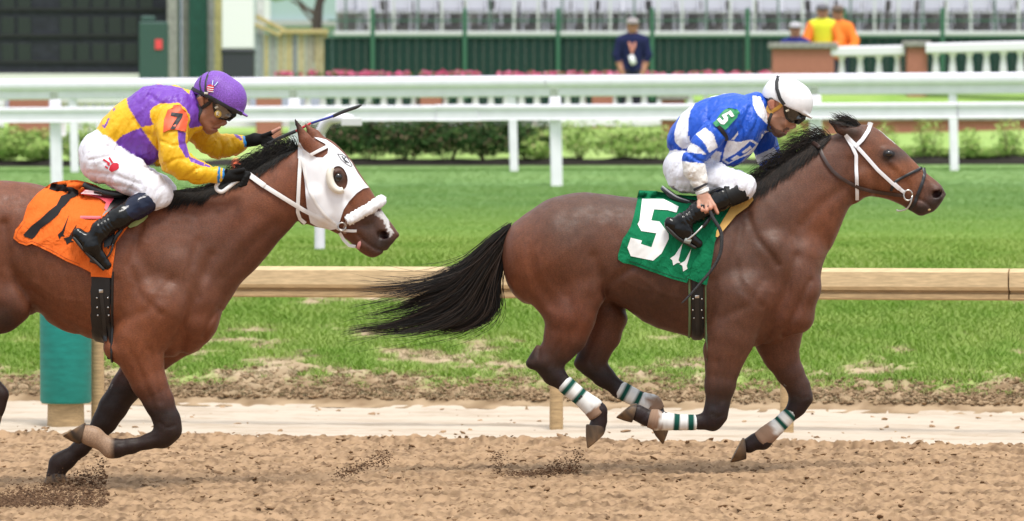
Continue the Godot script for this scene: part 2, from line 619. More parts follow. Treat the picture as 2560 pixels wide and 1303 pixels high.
class Field:
	var shapes: Array[Shape] = []
	var near := {}
	var marks := []      # [points, width, depth, box, side]: folds and ridges along polylines
	var wrinkles: FastNoiseLite
	var wrinkle_depth := 0.0
	var grain := Basis()      # stretches the wrinkles along a direction
	const B := 32.0

	var tag := 0

	func _add(s: Shape) -> void:
		s.tag = tag
		shapes.append(s)

	func owner(p: Vector3) -> int:   # the tag of the shape nearest to p
		var key := floori(p.x / B) * 4096 + floori(p.y / B)
		if not near.has(key):
			return 0
		var best := 1e9
		var who := 0
		for s: Shape in near[key][0]:
			if s.cut:
				continue
			var e := s.dist(p)
			if e < best:
				best = e
				who = s.tag
		return who

	func cap(p: Vector3, q: Vector3, rp: float, rq: float, k := 14.0, wide := 1.0, cut := false) -> void:
		p.y = -p.y  # drawn with y downwards
		q.y = -q.y
		var s := Shape.new()
		s.kz = 1.0 / wide
		s.a = Vector3(p.x, p.y, p.z / wide)
		s.ba = Vector3(q.x, q.y, q.z / wide) - s.a
		s.inv = 1.0 / maxf(s.ba.length_squared(), 0.0001)
		s.ra = rp
		s.dr = rq - rp
		s.k = k
		s.cut = cut
		var r := maxf(rp, rq)
		var rr := Vector3(r, r, r * wide)
		s.lo = Vector3(minf(p.x, q.x), minf(p.y, q.y), minf(p.z, q.z)) - rr
		s.hi = Vector3(maxf(p.x, q.x), maxf(p.y, q.y), maxf(p.z, q.z)) + rr
		_add(s)

	# joints: [x, y, z, r] ...
	func chain(j: Array, k := 14.0, wide := 1.0) -> void:
		for i in j.size() - 1:
			cap(Vector3(j[i][0], j[i][1], j[i][2]), Vector3(j[i + 1][0], j[i + 1][1], j[i + 1][2]), j[i][3], j[i + 1][3], k, wide)

	# stations: [x, top, bottom, half width, centre z]
	func loft(st: Array, k := 20.0, n_pow := 2.0, dx := 4.0) -> void:
		var s := Shape.new()
		s.kind = 1
		s.k = k
		s.n_pow = n_pow
		s.x0 = st[0][0]
		s.dx = dx
		s.n = int((st[-1][0] - st[0][0]) / dx) + 1
		var j := 0
		s.lo = Vector3(1e9, 1e9, 1e9)
		s.hi = -s.lo
		for i in s.n:
			var x := s.x0 + i * dx
			while j < st.size() - 2 and st[j + 1][0] < x:
				j += 1
			var f := clampf((x - st[j][0]) / float(st[j + 1][0] - st[j][0]), 0.0, 1.0)
			var v := []
			for c in range(1, 5):
				var p0: float = st[maxi(j - 1, 0)][c]
				var p1: float = st[j][c]
				var p2: float = st[j + 1][c]
				var p3: float = st[mini(j + 2, st.size() - 1)][c]
				v.append(cubic_interpolate_in_time(p1, p2, p0, p3, f, st[j + 1][0] - st[j][0], st[maxi(j - 1, 0)][0] - st[j][0], st[mini(j + 2, st.size() - 1)][0] - st[j][0]) if j > 0 and j < st.size() - 2 else lerpf(p1, p2, f))
			s.mid.append(-(v[0] + v[1]) * 0.5)
			s.hv.append(maxf(absf(v[1] - v[0]) * 0.5, 1.0))
			s.hw.append(maxf(v[2], 1.0))
			s.wc.append(v[3])
			s.lo = s.lo.min(Vector3(x, minf(-v[0], -v[1]), v[3] - v[2]))
			s.hi = s.hi.max(Vector3(x, maxf(-v[0], -v[1]), v[3] + v[2]))
		_add(s)

	# a fold (depth > 0) or a ridge (depth < 0) along a polyline, on both sides or on one (side 1 or -1)
	func mark(pts: Array, width: float, depth: float, side := 0) -> void:
		var v := PackedVector2Array()
		var box := Rect2(pts[0] * Vector2(1, -1), Vector2.ZERO)
		for p in pts:
			p = p * Vector2(1, -1)
			v.append(p)
			box = box.expand(p)
		marks.append([v, width, depth, box.grow(width * 2.2), side])

	func ready() -> void:
		near.clear()
		for s in shapes:
			var g := s.k * 1.2 + 10.0
			for ix in range(floori((s.lo.x - g) / B), floori((s.hi.x + g) / B) + 1):
				for iy in range(floori((s.lo.y - g) / B), floori((s.hi.y + g) / B) + 1):
					var key := ix * 4096 + iy
					if not near.has(key):
						near[key] = [[], []]
					near[key][0].append(s)
		for m in marks:
			var r: Rect2 = m[3]
			for ix in range(floori(r.position.x / B), floori(r.end.x / B) + 1):
				for iy in range(floori(r.position.y / B), floori(r.end.y / B) + 1):
					if near.has(ix * 4096 + iy):
						near[ix * 4096 + iy][1].append(m)

	func d(p: Vector3) -> float:
		var key := floori(p.x / B) * 4096 + floori(p.y / B)
		if not near.has(key):
			return 40.0
		var here: Array = near[key]
		var r := 60.0
		for s: Shape in here[0]:
			var e := s.dist(p)
			var k := s.k
			if s.cut:
				e = -e
				var h := maxf(k - absf(r - e), 0.0) / k
				r = maxf(r, e) + h * h * k * 0.25
			else:
				if e > r + k:
					continue
				var h := maxf(k - absf(r - e), 0.0) / k
				r = minf(r, e) - h * h * k * 0.25
		if r < 12.0 and r > -14.0:
			for m in here[1]:
				var box: Rect2 = m[3]
				if not box.has_point(Vector2(p.x, p.y)) or (m[4] != 0 and m[4] * p.z < 0.0):
					continue
				var v: PackedVector2Array = m[0]
				var best := 1e9
				var q := Vector2(p.x, p.y)
				for i in v.size() - 1:
					var ab := v[i + 1] - v[i]
					var t := clampf((q - v[i]).dot(ab) / ab.length_squared(), 0.0, 1.0)
					best = minf(best, q.distance_squared_to(v[i] + ab * t))
				var w: float = m[1]
				r += float(m[2]) * exp(-best / (w * w))
			if wrinkle_depth > 0.0:
				var g := grain * p
				r += wrinkles.get_noise_3d(g.x, g.y, g.z) * wrinkle_depth
		return r

	# the height (z) of the surface over (x, y), seen from the side +1 or -1
	func surface(x: float, y: float, side := 1.0, start := 190.0) -> float:
		y = -y
		var z := start
		var last := z
		for i in 120:
			var e := d(Vector3(x, y, z * side))
			if e < 0.0:
				var u := z
				var o := last
				for j in 7:
					var c := (u + o) * 0.5
					if d(Vector3(x, y, c * side)) < 0.0:
						u = c
					else:
						o = c
				return (u + o) * 0.5 * side
			last = z
			z -= clampf(e * 0.6, 1.5, 30.0)
			if z < -190.0:
				break
		return NAN

	# -> [vertices, indices]
	func mesh(cell: float, extra := []) -> Array:
		var lo := Vector3(1e9, 1e9, 1e9)
		var hi := -lo
		for s in shapes:
			lo = lo.min(s.lo)
			hi = hi.max(s.hi)
		lo -= Vector3.ONE * (cell * 4.0 + 20.0)
		var size := (hi - lo) / cell + Vector3.ONE * (8.0 + 40.0 / cell)
		var nx := int(size.x)
		var ny := int(size.y)
		var sy := nx
		var sz := nx * ny
		var val := {}
		var todo := PackedInt32Array()
		var seen := {}
		for s in shapes:
			if s.cut:
				continue
			var p := s.a
			if s.kind == 1:
				p = Vector3(s.x0 + s.n * 0.5 * s.dx, s.mid[s.n / 2], s.wc[s.n / 2])
			else:
				p = Vector3(s.a.x, s.a.y, s.a.z / s.kz)
			for i in 400:
				if d(p) > 0.0:
					break
				p.y += cell
			p.y -= cell
			var c := Vector3i((p - lo) / cell)
			for oy in range(-1, 2):
				todo.append(c.x + (c.y + oy) * sy + c.z * sz)
		var verts := PackedVector3Array()
		var at := {}
		var steps := PackedInt32Array([0, 1, sy, sy + 1, sz, sz + 1, sz + sy, sz + sy + 1])
		var e := PackedFloat32Array()
		e.resize(8)
		var ends := PackedInt32Array([0, 1, 2, 3, 4, 5, 6, 7, 0, 2, 1, 3, 4, 6, 5, 7, 0, 4, 1, 5, 2, 6, 3, 7])
		while todo.size():
			var key := todo[-1]
			todo.resize(todo.size() - 1)
			if seen.has(key):
				continue
			seen[key] = true
			var inside := 0
			for c in 8:
				var kk := key + steps[c]
				var f := 0.0
				if val.has(kk):
					f = val[kk]
				else:
					var kz := kk / sz
					var rest := kk - kz * sz
					f = d(lo + Vector3(rest % sy, rest / sy, kz) * cell)
					val[kk] = f
				e[c] = f
				if f < 0.0:
					inside |= 1 << c
			if inside == 0 or inside == 255:
				continue
			var sum := Vector3.ZERO
			var count := 0
			for c in 12:
				var i := ends[c * 2]
				var j := ends[c * 2 + 1]
				if (e[i] < 0.0) != (e[j] < 0.0):
					var t := e[i] / (e[i] - e[j])
					var pi := Vector3(i & 1, (i >> 1) & 1, i >> 2)
					var pj := Vector3(j & 1, (j >> 1) & 1, j >> 2)
					sum += pi.lerp(pj, t)
					count += 1
			var z := key / sz
			var r := key - z * sz
			at[key] = verts.size()
			verts.append(lo + (Vector3(r % sy, r / sy, z) + sum / count) * cell)
			var m := inside
			if (m & 0x55) != 0 and (m & 0x55) != 0x55: todo.append(key - 1)
			if (m & 0xAA) != 0 and (m & 0xAA) != 0xAA: todo.append(key + 1)
			if (m & 0x33) != 0 and (m & 0x33) != 0x33: todo.append(key - sy)
			if (m & 0xCC) != 0 and (m & 0xCC) != 0xCC: todo.append(key + sy)
			if (m & 0x0F) != 0 and (m & 0x0F) != 0x0F: todo.append(key - sz)
			if (m & 0xF0) != 0 and (m & 0xF0) != 0xF0: todo.append(key + sz)
		var idx := PackedInt32Array()
		for key: int in at:
			var f0: float = val[key]
			for axis in 3:
				var step := steps[1 << axis]
				var f1: float = val[key + step]
				if (f0 < 0.0) == (f1 < 0.0):
					continue
				var b1 := steps[1 << ((axis + 1) % 3)]
				var b2 := steps[1 << ((axis + 2) % 3)]
				if not (at.has(key - b1) and at.has(key - b2) and at.has(key - b1 - b2)):
					continue
				var q := [at[key], at[key - b1], at[key - b1 - b2], at[key - b2]]
				if f0 < 0.0:
					idx.append_array(PackedInt32Array([q[0], q[2], q[1], q[0], q[3], q[2]]))
				else:
					idx.append_array(PackedInt32Array([q[0], q[1], q[2], q[0], q[2], q[3]]))
		return [verts, idx]


# Smooth normals; front faces run clockwise.
func normals_of(v: PackedVector3Array, idx: PackedInt32Array) -> PackedVector3Array:
	var n := PackedVector3Array()
	n.resize(v.size())
	for t in range(0, idx.size(), 3):
		var a := idx[t]
		var b := idx[t + 1]
		var c := idx[t + 2]
		var f := (v[c] - v[a]).cross(v[b] - v[a])
		n[a] += f
		n[b] += f
		n[c] += f
	for i in n.size():
		n[i] = n[i].normalized()
	return n


func mesh_from(v: PackedVector3Array, idx: PackedInt32Array, col = null, nrm = null) -> ArrayMesh:
	var arr := []
	arr.resize(Mesh.ARRAY_MAX)
	arr[Mesh.ARRAY_VERTEX] = v
	arr[Mesh.ARRAY_NORMAL] = normals_of(v, idx) if nrm == null else nrm
	if col != null:
		arr[Mesh.ARRAY_COLOR] = col
	arr[Mesh.ARRAY_INDEX] = idx
	var m := ArrayMesh.new()
	m.add_surface_from_arrays(Mesh.PRIMITIVE_TRIANGLES, arr)
	return m


# ---------------------------------------------------------------- what lies on a body
var fs := 455.0          # the figure being built: units per metre, and its base in drawn units
var fox := 0.0
var foy := 0.0


func figure(s: float, ox: float, oy: float) -> void:
	fs = s
	fox = ox
	foy = oy


func fp(x: float, y: float, z: float) -> Vector3:   # drawn units -> metres round the figure's base
	return Vector3((x - fox) / fs, (foy - y) / fs, z / fs)


func fbase() -> Vector3:
	return Vector3((fox - 1280.0) / fs, EYE - (foy - 300.0) / fs, -F / fs)


func to_fig(v: PackedVector3Array) -> PackedVector3Array:
	var o := PackedVector3Array()
	o.resize(v.size())
	for i in v.size():
		o[i] = Vector3((v[i].x - fox) / fs, (v[i].y + foy) / fs, v[i].z / fs)
	return o


func pts(a: Array, ox := 0.0, oy := 0.0, k := 1.0) -> PackedVector2Array:   # flat list -> points
	var o := PackedVector2Array()
	for i in range(0, a.size(), 2):
		o.append(Vector2(ox + a[i] / k, oy + a[i + 1] / k))
	return o


func stroke(a: PackedVector2Array, w: float) -> Array:   # outlines of a thick line
	return Geometry2D.offset_polyline(a, w * 0.5, Geometry2D.JOIN_MITER, Geometry2D.END_BUTT)


# Cloth, print or leather cut to an outline (drawn units) and laid on a body, 'lift' units clear of it, with a turned edge.
func drape(f: Field, polys: Array, lift: float, cell := 8.0, side := 1.0, edge := 3.0, ripple = null, holes: Array = []) -> ArrayMesh:
	var v := PackedVector3Array()
	var idx := PackedInt32Array()
	var seen := {}
	var last := [0.0]
	var height := func(p: Vector2) -> float:
		var z := f.surface(p.x, p.y, side)
		if is_nan(z):
			z = last[0]
			for dy in [6.0, 12.0, 20.0, 30.0, -6.0, -12.0]:
				var zz := f.surface(p.x, p.y + dy, side)
				if not is_nan(zz):
					z = zz * (0.6 if dy > 0.0 else 1.0)
					break
		last[0] = z
		# clear of the body along its normal, so that it also stands off where the body turns away
		var q := Vector3(p.x, -p.y, z)
		var gz := absf(f.d(q + Vector3(0, 0, 2)) - f.d(q - Vector3(0, 0, 2)))
		var gx := f.d(q + Vector3(2, 0, 0)) - f.d(q - Vector3(2, 0, 0))
		var gy := f.d(q + Vector3(0, 2, 0)) - f.d(q - Vector3(0, 2, 0))
		var tilt := clampf(sqrt(gx * gx + gy * gy + gz * gz) / maxf(gz, 0.001), 1.0, 3.2)
		return z + side * (lift * tilt + (ripple.call(p.x, p.y) if ripple != null else 0.0))
	var vert := func(p: Vector2) -> int:
		var key := Vector2i(roundi(p.x * 8.0), roundi(p.y * 8.0))
		if not seen.has(key):
			seen[key] = v.size()
			v.append(Vector3(p.x, -p.y, height.call(p)))
		return seen[key]
	for poly: PackedVector2Array in polys:
		var box := Rect2(poly[0], Vector2.ZERO)
		for p in poly:
			box = box.expand(p)
		for iy in range(floori(box.position.y / cell), floori(box.end.y / cell) + 1):
			for ix in range(floori(box.position.x / cell), floori(box.end.x / cell) + 1):
				var o := Vector2(ix, iy) * cell
				var rect := PackedVector2Array([o, o + Vector2(cell, 0), o + Vector2(cell, cell), o + Vector2(0, cell)])
				var pieces: Array = Geometry2D.intersect_polygons(poly, rect)
				for h in holes:
					var next := []
					for q in pieces:
						next.append_array(Geometry2D.clip_polygons(q, h))
					pieces = next
				for q: PackedVector2Array in pieces:
					var tri := Geometry2D.triangulate_polygon(q)
					for t in range(0, tri.size(), 3):
						var a: Vector2 = q[tri[t]]
						var b: Vector2 = q[tri[t + 1]]
						var c: Vector2 = q[tri[t + 2]]
						var up: bool = (b - a).cross(c - a) * side > 0.0
						idx.append_array(PackedInt32Array([vert.call(a), vert.call(b if up else c), vert.call(c if up else b)]))
		if edge > 0.0:
			var loops := [poly]
			loops.append_array(holes)
			for loop: PackedVector2Array in loops:
				var prev := -1
				var low := -1
				var turn := 1.0 if Geometry2D.is_polygon_clockwise(loop) else -1.0
				for i in loop.size() + 1:
					var a := loop[i % loop.size()]
					var b := loop[(i + 1) % loop.size()]
					var n := maxi(1, int(a.distance_to(b) / cell)) if i < loop.size() else 1
					for k in n:
						var p := a.lerp(b, float(k) / n)
						var z: float = height.call(p)
						v.append(Vector3(p.x, -p.y, z))
						v.append(Vector3(p.x, -p.y, z - side * edge))
						var m := v.size()
						if prev >= 0:
							if turn * side > 0.0:
								idx.append_array(PackedInt32Array([prev, m - 2, prev + 1, prev + 1, m - 2, m - 1]))
							else:
								idx.append_array(PackedInt32Array([prev, prev + 1, m - 2, prev + 1, m - 1, m - 2]))
						prev = m - 2
	return mesh_from(to_fig(v), idx)


# A strap of some width that follows the body along a path.
func strap(f: Field, path: Array, width: float, lift: float, side := 1.0, thick := 2.0) -> ArrayMesh:
	var p := PackedVector2Array()
	for i in path.size() - 1:
		var n := maxi(1, int(path[i].distance_to(path[i + 1]) / 6.0))
		for k in n:
			p.append(path[i].lerp(path[i + 1], float(k) / n))
	p.append(path[-1])
	var z := PackedFloat32Array()
	for q in p:
		var h := f.surface(q.x, q.y, side)
		z.append(h)
	for i in z.size():
		if is_nan(z[i]):
			z[i] = z[i - 1] if i > 0 and not is_nan(z[i - 1]) else 0.0
	var v := PackedVector3Array()
	var idx := PackedInt32Array()
	for i in p.size():
		var t := (p[mini(i + 1, p.size() - 1)] - p[maxi(i - 1, 0)]).normalized()
		var n := Vector2(-t.y, t.x)
		var zz := (z[maxi(i - 1, 0)] + z[i] * 2.0 + z[mini(i + 1, z.size() - 1)]) * 0.25
		for k in 4:
			var q: Vector2 = p[i] + n * width * (0.5 if k > 1 else -0.5)
			var h := f.surface(q.x, q.y, side)
			if is_nan(h) or absf(h - zz) > width:
				h = zz
			h = lerpf(h, zz, 0.4)
			v.append(Vector3(q.x, -q.y, h + side * (lift if k == 1 or k == 2 else lift - thick)))
	for i in p.size() - 1:
		for k in 3:
			var a := i * 4 + k
			if side > 0.0:
				idx.append_array(PackedInt32Array([a, a + 4, a + 1, a + 1, a + 4, a + 5]))
			else:
				idx.append_array(PackedInt32Array([a, a + 1, a + 4, a + 1, a + 5, a + 4]))
	return mesh_from(to_fig(v), idx)


# A band round a body: the closed outline that it has at x (in the plane across it), from x0 to x1.
func girdle(f: Field, x0: float, x1: float, slant: float, cy: float, lift: float, a0 := 0.0, a1 := TAU, n := 56) -> ArrayMesh:
	var v := PackedVector3Array()
	var idx := PackedInt32Array()
	var rows := 6
	for i in n + 1:
		var an := lerpf(a0, a1, float(i) / n)
		for k in rows:
			var t := float(k) / (rows - 1)
			var dir := Vector2(cos(an), sin(an))
			var r := 20.0
			var x := 0.0
			for it in 60:
				x = lerpf(x0, x1, t) + slant * (dir.x * r)
				var e := f.d(Vector3(x, -cy - dir.x * r, dir.y * r))
				if e > 0.0:
					r -= 1.5
					break
				r += maxf(1.5, -e * 0.6)
			v.append(Vector3(x, -cy - dir.x * r, dir.y * r) + Vector3(0, -dir.x, dir.y) * (lift if k > 0 and k < rows - 1 else -1.0))
	for i in n:
		for k in rows - 1:
			var a := i * rows + k
			idx.append_array(PackedInt32Array([a, a + rows, a + 1, a + 1, a + rows, a + rows + 1]))
	return mesh_from(to_fig(v), idx)


# A sleeve along a limb: path [x, y, z, r]; colour by the share of the way along.
func sleeve(path: Array, color: Callable, wide := 0.85, n := 16, ends := 3.0) -> ArrayMesh:
	var p := []
	for i in path.size() - 1:
		for k in 8:
			var t := k / 8.0
			p.append([lerpf(path[i][0], path[i + 1][0], t), lerpf(path[i][1], path[i + 1][1], t), lerpf(path[i][2], path[i + 1][2], t), lerpf(path[i][3], path[i + 1][3], t)])
	p.append(path[-1])
	var v := PackedVector3Array()
	var col := PackedColorArray()
	var idx := PackedInt32Array()
	for i in p.size():
		var a: Array = p[maxi(i - 1, 0)]
		var b: Array = p[mini(i + 1, p.size() - 1)]
		var t := Vector3(b[0] - a[0], a[1] - b[1], b[2] - a[2]).normalized()
		var s := t.cross(Vector3(0, 0, 1)).normalized()
		for k in n:
			var an := TAU * k / n
			var r: float = p[i][3] + 0.5 * fine.get_noise_2d(i * 37.0, k * 0.4)
			if i == 0 or i == p.size() - 1:
				r -= ends
			v.append(Vector3(p[i][0], -p[i][1], p[i][2]) + s * cos(an) * r + Vector3(0, 0, 1) * sin(an) * r * wide)
			col.append(color.call(float(i) / (p.size() - 1), an))
	for i in p.size() - 1:
		for k in n:
			var a := i * n + k
			var b := i * n + (k + 1) % n
			idx.append_array(PackedInt32Array([a, a + n, b, b, a + n, b + n]))
	return mesh_from(to_fig(v), idx, col)


# A hoof between its coronet and its sole: centres and half sizes (along the drawing, across it); bevel lifts the sole's edge.
func hoof(c0: Vector3, c1: Vector3, r0: float, r1: float, dir0: Vector2, dir: Vector2, grow := 1.0, tone := 0.0) -> ArrayMesh:
	var v := PackedVector3Array()
	var col := PackedColorArray()
	var idx := PackedInt32Array()
	var n := 18
	var da := Vector3(dir0.x, -dir0.y, 0).normalized()
	var db := Vector3(dir.x, -dir.y, 0).normalized()
	var rings := [[0.0, 0.94], [0.06, 1.0], [0.5, 1.0], [0.93, 1.0], [1.0, 0.93], [1.0, 0.0]]
	for i in rings.size():
		var t: float = rings[i][0]
		var c := Vector3(c0.x, -c0.y, c0.z).lerp(Vector3(c1.x, -c1.y, c1.z), t)
		var r := lerpf(r0, r1, t)
		var d := da.lerp(db, t).normalized()
		for k in n:
			var an := TAU * k / n
			var q: Vector3 = c + (d * cos(an) * r + Vector3(0, 0, 1) * sin(an) * lerpf(r0 * 0.85, r1 * 0.8 * grow, t)) * float(rings[i][1])
			v.append(q)
			var s := clampf(0.5 + noise.get_noise_3d(q.x * 0.06, q.y * 0.06, q.z * 0.06) * 1.4 + tone, 0.0, 1.0)
			col.append(Color(0.04, 0.030, 0.024).lerp(Color(0.23, 0.135, 0.065), s * (0.25 + 0.75 * t)))
	for i in rings.size() - 1:
		for k in n:
			var a := i * n + k
			var b := i * n + (k + 1) % n
			idx.append_array(PackedInt32Array([a, a + n, b, b, a + n, b + n]))
	# make the outside face outwards
	var mid := Vector3(c0.x + c1.x, -c0.y - c1.y, c0.z + c1.z) * 0.5
	var t0 := n * 2 + 3
	var f := (v[t0 + n] - v[t0]).cross(v[t0 + 1] - v[t0])
	if f.dot(v[t0] - mid) > 0.0:
		for t in range(0, idx.size(), 3):
			var sw := idx[t + 1]
			idx[t + 1] = idx[t + 2]
			idx[t + 2] = sw
	return mesh_from(to_fig(v), idx, col, null)


# Hair: strands between neighbouring guide curves. Each guide is a list of Vector3 in drawn units.
func hair(strands: Array, r0: float, r1: float, tones: Array) -> ArrayMesh:
	var v := PackedVector3Array()
	var col := PackedColorArray()
	var nrm := PackedVector3Array()
	var idx := PackedInt32Array()
	for s in strands.size():
		var g: Array = strands[s]
		var c: Color = tones[s % tones.size()]
		var n := g.size()
		var at0 := v.size()
		for i in n:
			var t: Vector3 = (g[mini(i + 1, n - 1)] - g[maxi(i - 1, 0)])
			t = Vector3(t.x, -t.y, t.z).normalized()
			var a := t.cross(Vector3(0, 0, 1)).normalized()
			var b := a.cross(t)
			var r := lerpf(r0, r1, float(i) / (n - 1))
			if i == n - 1:
				r *= 0.3
			for k in 3:
				var an := TAU * k / 3.0 + 0.4
				var d := a * cos(an) + b * sin(an)
				v.append(Vector3(g[i].x, -g[i].y, g[i].z) + d * r)
				nrm.append(d)
				col.append(c)
		for i in n - 1:
			for k in 3:
				var p := at0 + i * 3 + k
				var q := at0 + i * 3 + (k + 1) % 3
				idx.append_array(PackedInt32Array([p, p + 3, q, q, p + 3, q + 3]))
	var f := (v[idx[2]] - v[idx[0]]).cross(v[idx[1]] - v[idx[0]])
	if f.dot(nrm[idx[0]] + nrm[idx[1]] + nrm[idx[2]]) < 0.0:
		for t in range(0, idx.size(), 3):
			var sw := idx[t + 1]
			idx[t + 1] = idx[t + 2]
			idx[t + 2] = sw
	return mesh_from(to_fig(v), idx, col, nrm)


# a smooth curve through points (Vector3), n samples
func curve(p: Array, n: int) -> Array:
	var out := []
	for i in n:
		var f := float(i) / (n - 1) * (p.size() - 1)
		var j := mini(int(f), p.size() - 2)
		f -= j
		out.append(p[j].cubic_interpolate(p[j + 1], p[maxi(j - 1, 0)], p[mini(j + 2, p.size() - 1)], f))
	return out


# a tube through drawn points [x, y, z], radius in drawn units
func cord(a: Array, rad: Array, n := 8, squash := 1.0, smooth := 0) -> ArrayMesh:
	var p := []
	for q in a:
		p.append(fp(q[0], q[1], q[2]))
	var r := []
	for q in rad:
		r.append(q / fs)
	if smooth > 0:
		p = curve(p, smooth)
		var rr := []
		for i in smooth:
			var f := float(i) / (smooth - 1) * (r.size() - 1)
			rr.append(lerpf(r[int(f)], r[mini(int(f) + 1, r.size() - 1)], f - int(f)))
		r = rr
	var st := tool()
	tube(st, p, r, n, true, squash)
	return done(st)


func ball(c: Vector3, r: Vector3, n := 14) -> ArrayMesh:   # an ellipsoid at a drawn point, radii in drawn units
	var v := PackedVector3Array()
	var idx := PackedInt32Array()
	for i in n + 1:
		for k in n * 2:
			var t := PI * i / n
			var a := TAU * k / (n * 2)
			v.append(Vector3(c.x, -c.y, c.z) + Vector3(sin(t) * cos(a) * r.x, cos(t) * r.y, sin(t) * sin(a) * r.z))
	for i in n:
		for k in n * 2:
			var a := i * n * 2 + k
			var b := i * n * 2 + (k + 1) % (n * 2)
			idx.append_array(PackedInt32Array([a, b, a + n * 2, b, b + n * 2, a + n * 2]))
	return mesh_from(to_fig(v), idx)


# blends of colour over a body: [x, y, rx, ry, colour]
func blended(base: Color, blobs: Array, x: float, y: float) -> Color:
	var c := base
	for b in blobs:
		var dx: float = (x - b[0]) / b[2]
		var dy: float = (y - b[1]) / b[3]
		var w := exp(-(dx * dx + dy * dy))
		if w > 0.02:
			c = c.lerp(b[4], w)
	return c


func inside(polys: Array, p: Vector2) -> bool:
	for q in polys:
		if Geometry2D.is_point_in_polygon(p, q):
			return true
	return false


# one skin from a field, split by a colour function into one mesh
func skin(called: String, f: Field, cell: float, color: Callable, m: Material, parent: Node) -> MeshInstance3D:
	var r := f.mesh(cell)
	var v: PackedVector3Array = r[0]
	var nrm := normals_of(v, r[1])
	var col := PackedColorArray()
	col.resize(v.size())
	for i in v.size():
		col[i] = color.call(v[i].x, -v[i].y, v[i].z, nrm[i])
	return put(called, mesh_from(to_fig(v), r[1], col, nrm), m, parent)

const S5 := 455.0
const S7 := 470.0


